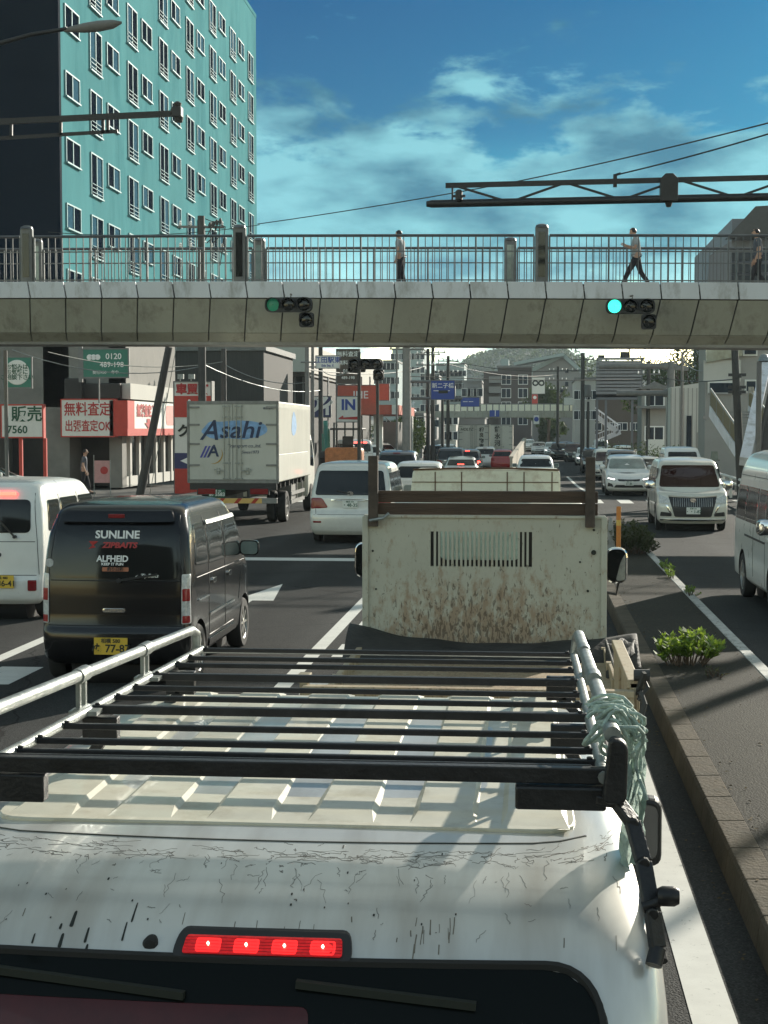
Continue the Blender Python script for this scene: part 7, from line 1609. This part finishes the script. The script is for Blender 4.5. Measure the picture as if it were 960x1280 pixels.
# ---- overhead cables under and beyond the bridge
CB = [('bright cable sagging from the far left to the slanted pole', [(15, 437, 52), (252, 458, 56)], .5, 'galv'), ('second bright cable just below the bridge at the left', [(60, 440, 52), (280, 452, 60)], .35, 'galv'),
      ('cable from the short dark pole to the junction plate pole', [(280, 455, 60), (384, 478, 60)], .3, 'galv'), ('lower cable of the pair over the box truck', [(253, 455, 56), (401, 488, 78)], .4, 'galv'),
      ('dark cable across from the concrete pole to the billboard post', [(508, 470, 74), (838, 473, 90)], .15, 'ink'), ('dark cable over the blue road sign', [(384, 462, 60), (541, 455, 112)], .4, 'ink'),
      ('upper dark cable towards the distant utility pole', [(541, 445, 112), (728, 462, 112)], .5, 'ink'), ('thin cable from billboard post to the leaning pole', [(838, 474, 90), (918, 474, 54)], .1, 'ink'),
      ('cable from the brown pole to the gabled hall pole', [(560, 455, 120), (697, 468, 150)], .5, 'ink'), ('cable bundle swinging to the junction signal heads', [(401, 462, 78), (449, 455, 52)], .35, 'galv'), ('cable at the right between house and corner building', [(852, 447, 82), (884, 462, 76)], .3, 'galv')]
for lab, pts, sg_, m in CB: cable('cable', lab, [at(*p) for p in pts], .022 if m == 'ink' else .018, sg_, m)
# unseen dark blocks added behind the camera to darken reflections in the car tails
defm('behind_wall', (.014, .015, .016), .9, var=.15, scale=.3)
building('street_building', 'tall dark block added unseen behind the camera to darken reflections', -26, -4, -62, -48, 22, 'behind_wall', (7, 5, 1.6, 1.3, 3, 3.2))
building('street_building', 'lower dark block added unseen behind the camera to darken reflections', -3, 16, -58, -46, 14, 'behind_wall', (6, 3, 1.6, 1.3, 3, 3.2))
# ---- the air over the road
hz = MB(); hz.box(-420, 420, -70, 1080, -2, 58); hzm = bpy.data.materials.new('air'); hzm.use_nodes = True; t_ = hzm.node_tree; t_.nodes.remove(t_.nodes['Principled BSDF'])
pv = t_.nodes.new('ShaderNodeVolumePrincipled'); pv.inputs['Color'].default_value = (.75, .9, 1, 1); pv.inputs['Density'].default_value = .0002; pv.inputs['Anisotropy'].default_value = .2; t_.links.new(pv.outputs[0], t_.nodes['Material Output'].inputs['Volume'])
tag(hz.build('haze', hzm), 'thin daylight haze in the air over the whole street', None, None, 'stuff')
# ------------------------------------------------------------------ the rest of the traffic: copies of the prototypes, repainted
def repaint(root, frm, to):
    for c in kids(root):
        for sl_ in c.material_slots:
            if sl_.material and sl_.material.name == frm: sl_.link = 'OBJECT'; sl_.material = M[to]
def place(proto, u, Y, label, rz=0, paint=None, frm=None, L=0, x=None, grp=None):
    c = copy_tree(proto); y = Y + (L if abs(rz) > 90 else 0); c.location = (gx(u, Y) if x is None else x, y, gz(Y)); c.rotation_euler = (0, 0, R(rz))
    c['label'] = label
    if 'group' in c: del c['group']
    c['group'] = grp or ('cars coming towards us' if abs(rz) > 90 else 'cars driving away up the road')
    if paint: repaint(c, frm, paint)
    return c
for o in (kei_black, kei_white, mv_silver, sd, suv): o['group'] = 'cars driving away up the road'
for o in (mv_pearl, hb, bv): o['group'] = 'cars coming towards us'
# plain kei van without stickers for copies
kei_plain, _s = make_kei('black_paint', 'black', 'tall black kei van beyond the silver sedan with its rear in shade'); kei_plain.location = (gx(541, 116), 116, gz(116)); kei_plain['group'] = 'cars driving away up the road'
place(mv_silver, 556, 126, 'pale minivan just right of the tall black kei van, seen from behind', paint='white_paint', frm='silver_paint')
place(suv, 606, 116, 'grey car with one lit brake lamp at the right of the dark sport utility', paint='silver_paint', frm='grey_paint')
place(sd, 584, 150, 'white saloon half hidden above the dark sport utility roof', paint='white_paint', frm='silver_paint')
place(kei_plain, 615, 138, 'dark tall van squeezed between the grey car and the white truck')
place(suv, 494, 60, 'dark blue sport utility peeping over the silver minivan roof', paint='navy_paint', frm='grey_paint')
place(hb, 521, 46, 'white low car whose roof shows left of the dump truck deflector')
c = place(hb, 668, 65, 'white hatchback ahead of the dump truck, only its rear window showing', rz=0, x=gx(670, 64))
c = place(hb, 628, 112, 'small red car with dim lamps right of the far white box truck', paint='red_paint', frm='white_paint')
# parked at the filling station
for k, (u, Y, lab, pr, pt, fr) in enumerate(((466, 88, 'white hatchback parked nearest under the filling station canopy', hb, None, None), (480, 96, 'pale blue car parked second under the canopy, bonnet towards the road', sd, 'silver_paint', 'silver_paint'), (492, 104, 'silver car parked furthest under the filling station canopy', sd, 'white_paint', 'silver_paint'), (452, 84, 'white small van parked behind the excavator', kei_white, None, None))):
    c = place(pr, u, Y, lab, rz=35 if pr is sd else 25, paint=pt, frm=fr, grp='cars parked at the filling station')
    c.location.z = .1
# parked white car in front of the left shop
c = place(sd, 28, 47, 'white saloon parked side-on at the left edge below the 7560 sign', rz=-100, paint='white_paint', frm='silver_paint', grp='cars parked at the filling station'); c.location = (gx(-118, 46) , 46.5, .06); c.rotation_euler = (0, 0, R(-78)); del c['group']
# oncoming
on = [(kei_plain, 779, 76, 'black-fronted tall van behind the white hatchback, oncoming', 'grey_paint', 'black_paint', 3.4), (mv_pearl, 762, 88, 'white minivan behind the dark tall van in the oncoming queue', None, None, 4.7),
      (sd, 812, 78, 'silver saloon in the outer oncoming lane behind the kei wagon', None, None, 4.5), (kei_white, 856, 60, 'white boxy kei wagon in the outer oncoming lane behind the minivan', None, None, 3.4),
      (hb, 733, 128, 'white compact car fourth in the inner oncoming queue', None, None, 4.0), (mv_pearl, 718, 140, 'black minivan beside the white compact in the oncoming queue', 'black_paint', 'pearl_paint', 4.7),
      (suv, 700, 148, 'dark sport utility facing us in the middle of the distant road', 'black_paint', 'grey_paint', 4.6), (sd, 674, 172, 'silver saloon near the distant footbridge in the inner lane', None, None, 4.5),
      (hb, 661, 190, 'white compact just behind the distant silver saloon', None, None, 4.0), (sd, 657, 250, 'dark saloon furthest up the road beyond the footbridge', 'navy_paint', 'silver_paint', 4.5),
      (mv_pearl, 782, 118, 'pale minivan roof behind the white minivan and the hedge', None, None, 4.7), (hb, 648, 235, 'tiny white car at the far end of the outbound lanes', None, None, 4.0)]
on += [(suv, 745, 104, 'dark car tucked between the white compact and the tall van, oncoming', 'black_paint', 'grey_paint', 4.6), (kei_white, 752, 160, 'small white van roof beyond the dark oncoming car', None, None, 3.4),
       (hb, 690, 165, 'white hatchback ahead of the distant dark sport utility', None, None, 4.0), (sd, 708, 178, 'grey saloon in the outer lane by the far footbridge pier', 'grey_paint', 'silver_paint', 4.5)]
place(mv_silver, 563, 98, 'grey minivan between the black kei van and the silver sedan', paint='grey_paint', frm='silver_paint')
place(hb, 594, 128, 'white hatchback roof above the grey car in the outbound queue')
for pr, u, Y, lab, pt, fr, L in on: place(pr, u, Y, lab, rz=180, paint=pt, frm=fr, L=L)

# ------------------------------------------------------------------ mini excavator standing before the entrance sign
ex = thing('mini_excavator', 'green and orange mini excavator with black canopy beside the box truck', 'excavator', (gx(432, 62), 62, 0), R(0))
defm('excavator_green', (.02, .16, .12), .4, coat=.3, var=.3); defm('excavator_orange', (.45, .17, .06), .5, var=.3)
for s in (-1, 1):
    mb = MB(); mb.prism(rounded([(-.95, .5), (.95, .5), (.95, .92), (-.95, .92)], .2), s * .62 - .15, s * .62 + .15, 'x')
    for k in range(14): mb.box(s * .62 - .16, s * .62 + .16, -.85 + k * .125, -.80 + k * .125, .915, .94)
    mb.build('track', M['rubber'], ex, smooth=40)
mb = MB(); mb.box(-.7, .7, -.9, .9, .3, .5); mb.lathe([(.4, .9), (.4, 1.05)], (0, 0, 0), 'z', 16); mb.box(-.65, .65, -.8, .8, .0, .3) if 0 else None; mb.build('undercarriage', M['plastic'], ex)
mb = MB(); mb.prism(rounded([(-.75, 1.05), (.75, 1.05), (.75, 1.75), (-.75, 1.75)], .18), -.8, .1, 'y'); mb.box(-.7, .7, .1, .8, 1.05, 1.2); mb.build('house', M['excavator_orange'], ex, bevel=.04)
mb = MB()
for x in (-.42, .62):
    for y in (-.55, .55): mb.tube([(x, y, 1.2), (x, y, 2.45)], .03, 8)
mb.prism(rounded([(-.55, 2.45), (.75, 2.45), (.75, 2.53), (-.55, 2.53)], .03), -.7, .75, 'y'); mb.build('canopy', M['plastic'], ex)
mb = MB(); mb.box(-.1, .35, -.2, .2, 1.7, 1.85); mb.box(-.1, .35, -.3, -.2, 1.8, 2.2); mb.build('seat', M['plastic'], ex, bevel=.03)
mb = MB(); mb.beam((-.85, .3, 1.2), (-.9, .6, 2.55), .2, .22); mb.beam((-.9, .6, 2.55), (-.85, .2, 2.75), .18, .2); mb.build('boom', M['excavator_green'], ex, bevel=.02)
mb = MB(); mb.beam((-.85, .2, 2.75), (-.78, -.1, 1.6), .16, .18); mb.tube([(-.98, .4, 1.5), (-1.0, .5, 2.3)], .05, 8); mb.tube([(-.72, .4, 1.5), (-.74, .4, 2.5)], .05, 8); mb.build('dipper', M['excavator_green'], ex, bevel=.02)
mb = MB(); mb.prism([(-.25, 1.55), (.1, 1.6), (.15, 1.25), (-.1, 1.1), (-.3, 1.3)], -1.0, -.6, 'x'); mb.build('bucket', M['plastic'], ex)
mb = MB(); mb.box(-.8, .8, -1.3, -1.24, .55, .95); mb.beam((-.4, -.9, .6), (-.4, -1.25, .7), .08, .08); mb.beam((.4, -.9, .6), (.4, -1.25, .7), .08, .08); mb.build('blade', M['excavator_green'], ex)
# low trailer bed carrying it
tr = thing('low_trailer', 'dark low flatbed under the mini excavator, mostly hidden by traffic', 'trailer', (gx(432, 62), 62, 0))
mb = MB(); mb.box(-1.0, 1.0, -1.7, 2.4, .38, .49); mb.box(-1.03, -.97, -1.7, 2.4, .3, .52); mb.box(.97, 1.03, -1.7, 2.4, .3, .52); mb.build('bed', M['pole_dark'], tr)
for y in (-.4, .6):
    for s in (-1, 1): add_wheel(tr, s * .82, y, .19, .16, s, 5, 'truck_grey')
mb = MB(); mb.beam((0, 2.3, .42), (0, 3.8, .42), .12, .1); mb.build('drawbar', M['pole_dark'], tr)

# ------------------------------------------------------------------ people
def skin_mesh(name, verts, edges, radii, m, parent, root_i=0, lvl=2):
    me = bpy.data.meshes.new(name); me.from_pydata(verts, edges, []); 
    bm = bmesh.new(); bm.from_mesh(me); ly = bm.verts.layers.skin.verify()
    bm.verts.ensure_lookup_table()
    for v, r in zip(bm.verts, radii): v[ly].radius = (r, r) if not isinstance(r, tuple) else r; v[ly].use_root = False
    bm.verts[root_i][ly].use_root = True
    bm.to_mesh(me); bm.free()
    o = bpy.data.objects.new(name, me); COL.objects.link(o)
    a = o.modifiers.new('skin', 'SKIN'); b = o.modifiers.new('sub', 'SUBSURF'); b.levels = b.render_levels = lvl
    dg = bpy.context.evaluated_depsgraph_get(); dg.update(); nm = bpy.data.meshes.new_from_object(o.evaluated_get(dg)); o.modifiers.clear(); o.data = nm
    nm.materials.clear(); nm.materials.append(M[m] if isinstance(m, str) else m); nm.polygons.foreach_set('use_smooth', [True] * len(nm.polygons)); nm.polygons.foreach_set('material_index', [0] * len(nm.polygons))
    if parent is not None: o.parent = parent
    return o
def person(label, loc, rz, pose, shirt='cloth_white', trousers='cloth_black', H=1.7, bag=False, group=None):
    """local +x is the walking direction; pose: dict of joints"""
    k = H / 1.7; t = thing('person', label, 'person', loc, rz, group)
    J = dict(pelvis=(0, 0, .92), waist=(.01, 0, 1.05), chest=(.03, 0, 1.27), neck0=(.03, 0, 1.42), neck=(.05, 0, 1.47), head=(.07, 0, 1.56), top=(.07, 0, 1.66),
             shL=(.03, .17, 1.38), shR=(.03, -.17, 1.38), elL=(.0, .21, 1.10), elR=(.0, -.21, 1.10), wrL=(.10, .20, .86), wrR=(.10, -.20, .86),
             hpL=(0, .09, .90), hpR=(0, -.09, .90), knL=(.14, .09, .50), knR=(-.02, -.09, .48), anL=(.22, .09, .10), anR=(-.30, -.09, .16), toL=(.38, .10, .04), toR=(-.16, -.10, .03))
    J.update({a: b for a, b in pose.items() if a[0] != '_'}); J = {a: Vector(b) * k for a, b in J.items()}
    rad = dict(pelvis=.13, waist=.115, chest=.13, neck0=.07, neck=.05, head=.085, top=.07, shL=.055, shR=.055, elL=.042, elR=.042, wrL=.027, wrR=.027, hpL=.09, hpR=.09, knL=.058, knR=.058, anL=.042, anR=.042, toL=.035, toR=.035)
    E = [('pelvis', 'waist'), ('waist', 'chest'), ('chest', 'neck0'), ('neck0', 'neck'), ('neck', 'head'), ('head', 'top'), ('chest', 'shL'), ('chest', 'shR'), ('shL', 'elL'), ('elL', 'wrL'), ('shR', 'elR'), ('elR', 'wrR'), ('pelvis', 'hpL'), ('pelvis', 'hpR'), ('hpL', 'knL'), ('hpR', 'knR'), ('knL', 'anL'), ('knR', 'anR'), ('anL', 'toL'), ('anR', 'toR')]
    names = list(J); V = [J[n] for n in names]; Rr = [rad[n] * k for n in names]; EE = [(names.index(a), names.index(b)) for a, b in E]
    for s in ('L', 'R'):      # palm and five fingers, slightly curled
        w, e = J['wr' + s], J['el' + s]; d = (w - e).normalized(); side = d.cross(Vector((0, 1, 0))).normalized() if abs(d.y) < .9 else Vector((1, 0, 0)); lat = d.cross(side).normalized()
        pm = w + d * .05 * k; V.append(pm); Rr.append(.026 * k); pi = len(V) - 1; EE.append((names.index('wr' + s), pi))
        for f in range(4):
            b0 = pm + d * .035 * k + side * (f - 1.5) * .020 * k; L_ = (.065, .075, .07, .055)[f] * k
            V += [b0, b0 + d * L_ * .55 + lat * .008, b0 + d * L_ + lat * .026 * k]; Rr += [.009 * k, .0085 * k, .007 * k]; n = len(V); EE += [(pi, n - 3), (n - 3, n - 2), (n - 2, n - 1)]
        th = w + d * .03 * k + side * -.03 * k; V += [th, th + d * .04 * k - side * .018 * k]; Rr += [.010 * k, .008 * k]; n = len(V); EE += [(pi, n - 2), (n - 2, n - 1)]
    body = skin_mesh('body', [tuple(v) for v in V], EE, Rr, 'skin', t, 0)
    # face: nose, ears, eyes, mouth on the head; hair cap
    hd = J['head'] + Vector((.0, 0, .03 * k)); fd = Vector((math.cos(pose.get('_look', 0)), 0, math.sin(pose.get('_look', 0)))); up = Vector((-fd.z, 0, fd.x))
    mb = MB(); mb.lathe([(.002, -.10 * k), (.05 * k, -.09 * k), (.074 * k, -.05 * k), (.084 * k, 0), (.082 * k, .05 * k), (.06 * k, .09 * k), (.002, .105 * k)], hd, 'z', 18)
    mb.tube([hd + fd * .075 * k + up * .02 * k, hd + fd * .105 * k - up * .02 * k], .012 * k, 8, r2=.016 * k)
    for s in (-1, 1): mb.lathe([(.02 * k, -.008), (.026 * k, 0), (.018 * k, .008)], hd + Vector((-.005, s * .083 * k, 0)), 'y', 10)
    mb.build('head', M['skin'], t, smooth=60)
    fc = kids(t)[-1] if 0 else None
    mb = MB()
    for s in (-1, 1): mb.lathe([(.010 * k, -.004), (.010 * k, .004)], hd + fd * .078 * k + up * .02 * k + Vector((0, s * .03 * k, 0)), 'x', 8)
    mb.beam(hd + fd * .082 * k - up * .045 * k + Vector((0, -.022 * k, 0)), hd + fd * .082 * k - up * .045 * k + Vector((0, .022 * k, 0)), .008, .008); mb.build('eyes_and_mouth', M['hair'], t)
    mb = MB(); n = 18; vs = []; fs = []
    for i in range(7):
        a = math.pi / 2 * (1 - i / 5.2)
        for j in range(n):
            th = 2 * math.pi * j / n; rr = .096 * k * math.cos(a); z = .112 * k * math.sin(a)
            if math.cos(th) > .25 and z < .045 * k: z = .045 * k; rr = .090 * k
            q = 1 + .05 * math.sin(5 * th + i); vs.append(hd + Vector((rr * q * math.cos(th) - .006, rr * q * math.sin(th), z + .004)))
    fs = [(i * n + j, i * n + (j + 1) % n, (i + 1) * n + (j + 1) % n, (i + 1) * n + j) for i in range(6) for j in range(n)]; mb.add(vs, fs)
    h_ = mb.build('hair', M['hair'], t, smooth=70); sm = h_.modifiers.new('s', 'SOLIDIFY'); sm.thickness = .01
    # clothes: looser skins over part of the skeleton
    def cloth(nm, ns, es, grow, m, cutz=None):
        V2 = []; R2 = []
        for n_ in ns:
            a = n_[0]; p = J[a] if len(n_) == 1 else J[a].lerp(J[n_[1]], n_[2]); r = rad[a] if len(n_) == 1 else rad[a] * (1 - n_[2]) + rad[n_[1]] * n_[2]
            V2.append(tuple(p)); R2.append(r * k * grow + .012)
        return skin_mesh(nm, V2, es, R2, m, t, 0)
    cloth('shirt', [('waist',), ('chest',), ('neck0',), ('shL',), ('shR',), ('shL', 'elL', .75), ('shR', 'elR', .75), ('pelvis', 'waist', .4)], [(0, 1), (1, 2), (1, 3), (1, 4), (3, 5), (4, 6), (0, 7)], 1.06, shirt)
    cloth('trousers', [('pelvis',), ('hpL',), ('hpR',), ('knL',), ('knR',), ('knL', 'anL', .92), ('knR', 'anR', .92), ('pelvis', 'waist', .5)], [(0, 1), (0, 2), (1, 3), (2, 4), (3, 5), (4, 6), (0, 7)], 1.08, trousers)
    for s in ('L', 'R'):
        a, b = J['an' + s], J['to' + s]; d = (b - a); d.z = 0; d = d.normalized(); mb = MB(); c = a - Vector((0, 0, .06 * k)); mb.beam(c - d * .07 * k + Vector((0, 0, 0)), b + d * .05 * k + Vector((0, 0, -.0)), .085 * k, .07 * k); mb.build('shoe', M['cloth_black'], t, bevel=.02)
    return t
DZ = lambda x: 6.12 + zarch(x)
px = gx(794, 41.3)
person('person in white shirt striding left on the footbridge looking at a phone', (px, 41.3, DZ(px)), R(180), dict(elR=(.06, -.2, 1.12), wrR=(.28, -.12, 1.22), elL=(.05, .2, 1.12), wrL=(.26, .1, 1.2), knL=(.22, .09, .52), anL=(.40, .09, .12), toL=(.54, .10, .07), knR=(-.12, -.09, .50), anR=(-.36, -.09, .17), toR=(-.24, -.10, .05), head=(.11, 0, 1.55), top=(.10, 0, 1.64), _look=-.5), H=1.66)
mb = MB(); c = Vector((px - .33, 41.3, DZ(px) + 1.22)); mb.box(c.x - .008, c.x + .004, c.y - .05, c.y + .04, c.z - .02, c.z + .12); tag(mb.build('phone', M['plastic'], loc='base', bevel=.003), 'dark phone in the hands of the striding person on the footbridge', 'phone')
px = gx(501, 41.2)
person('person with dark bob hair in white shirt and dark skirt-like trousers standing by the railing', (px, 41.2, DZ(px)), R(160), dict(knL=(.03, .08, .50), anL=(.02, .08, .10), toL=(.14, .08, .04), knR=(.0, -.08, .48), anR=(-.10, -.08, .10), toR=(.02, -.08, .04), wrL=(.06, .19, .88), wrR=(.05, -.19, .86)), H=1.58)
px = gx(945, 41.5)
person('person in pale top walking left at the right end of the footbridge', (px, 41.5, DZ(px)), R(180), dict(), shirt='cloth_grey', H=1.66)
person('person in dark grey jacket walking in front of the dark shop bay', (gx(104, 56), 56, .06), R(10), dict(), shirt='cloth_grey', H=1.68)
# motorcycle-riding figure omitted in favour of what can be made out: a covered scooter by the hedge
sc_ = thing('scooter', 'dark scooter parked by the hedge with a shiny windshield', 'scooter', (gx(885, 66), 66, .1), R(-60))
mb = MB(); mb.prism([(-.5, .35), (-.55, .75), (-.1, .78), (.0, .45), (.35, .4), (.45, .95), (.55, .95), (.5, .3), (.0, .25)], -.15, .15, 'y'); mb.build('body', M['black_paint'], sc_, bevel=.04)
for x in (-.5, .65): mb = MB(); mb.lathe([(.15, -.05), (.24, -.05), (.26, 0), (.24, .05), (.15, .05)], (x, 0, .26), 'y', 20); mb.build('wheel', M['rubber'], sc_, smooth=40)
mb = MB(); mb.tube([(.62, 0, .3), (.42, 0, 1.05)], .03, 8); mb.tube([(.42, -.3, 1.08), (.42, .3, 1.08)], .02, 8); mb.build('handlebar', M['plastic'], sc_)
mb = MB(); mb.prism([(-.2, 1.05), (.2, 1.05), (.15, 1.45), (-.15, 1.45)], .45, .47, 'x'); mb.build('windshield', M['glass_light'], sc_)
# pink flag stand by the shop
t = thing('banner_flag', 'pink and white banner with round red mark beside the walking person', 'banner', (gx(127, 54), 54, .06))
mb = MB(); mb.box(-.28, .28, 0, .02, .5, 1.3); mb.build('cloth', mat('banner_pink', (.55, .30, .29), .8), t); mb = MB(); mb.lathe([(.14, -.012), (.14, -.002)], (.08, 0, .95), 'y', 20); mb.build('round_mark', M['ink_red'], t); mb = MB(); mb.tube([(-.3, .01, 0), (-.3, .01, 1.5)], .015, 6); mb.tube([(.3, .01, 0), (.3, .01, 1.32)], .015, 6); mb.build('pole', M['galv'], t)
t = thing('barrier_post', 'white and dark pillar standing at the left edge behind the white kei van', 'pole', (gx(8, 44), 44, 0)); mb = MB(); mb.tube([(0, 0, 0), (0, 0, Z(436, 44))], .06, 10); mb.build('shaft', M['pole_grey'], t, smooth=40)
SC['ready'] = 1

mb = MB(); a, b = at(639, 582, 70), at(656, 556, 96); mb.beam(a, b, .12, .7); mb.beam(a + Vector((0, 0, .38)), b + Vector((0, 0, .38)), .2, .08)
tag(mb.build('median_barrier', mat('barrier_tan', (.34, .31, .25), .8, dirt=((.12, .1, .07), .6, 3)), loc='base'), 'sloping tan median barrier left of the white hatchback ahead of the dump truck', 'barrier')
for o in list(bpy.data.objects):        # copies carry unlit high brake lamps
    if o.name.startswith('high_brake_lamp.') and o.parent and o.parent not in (kei_white, suv, sd) and o.material_slots and o.material_slots[0].material is M['lamp_on'] and random.random() < .6:
        o.material_slots[0].link = 'OBJECT'; o.material_slots[0].material = M['lamp_dark_red']
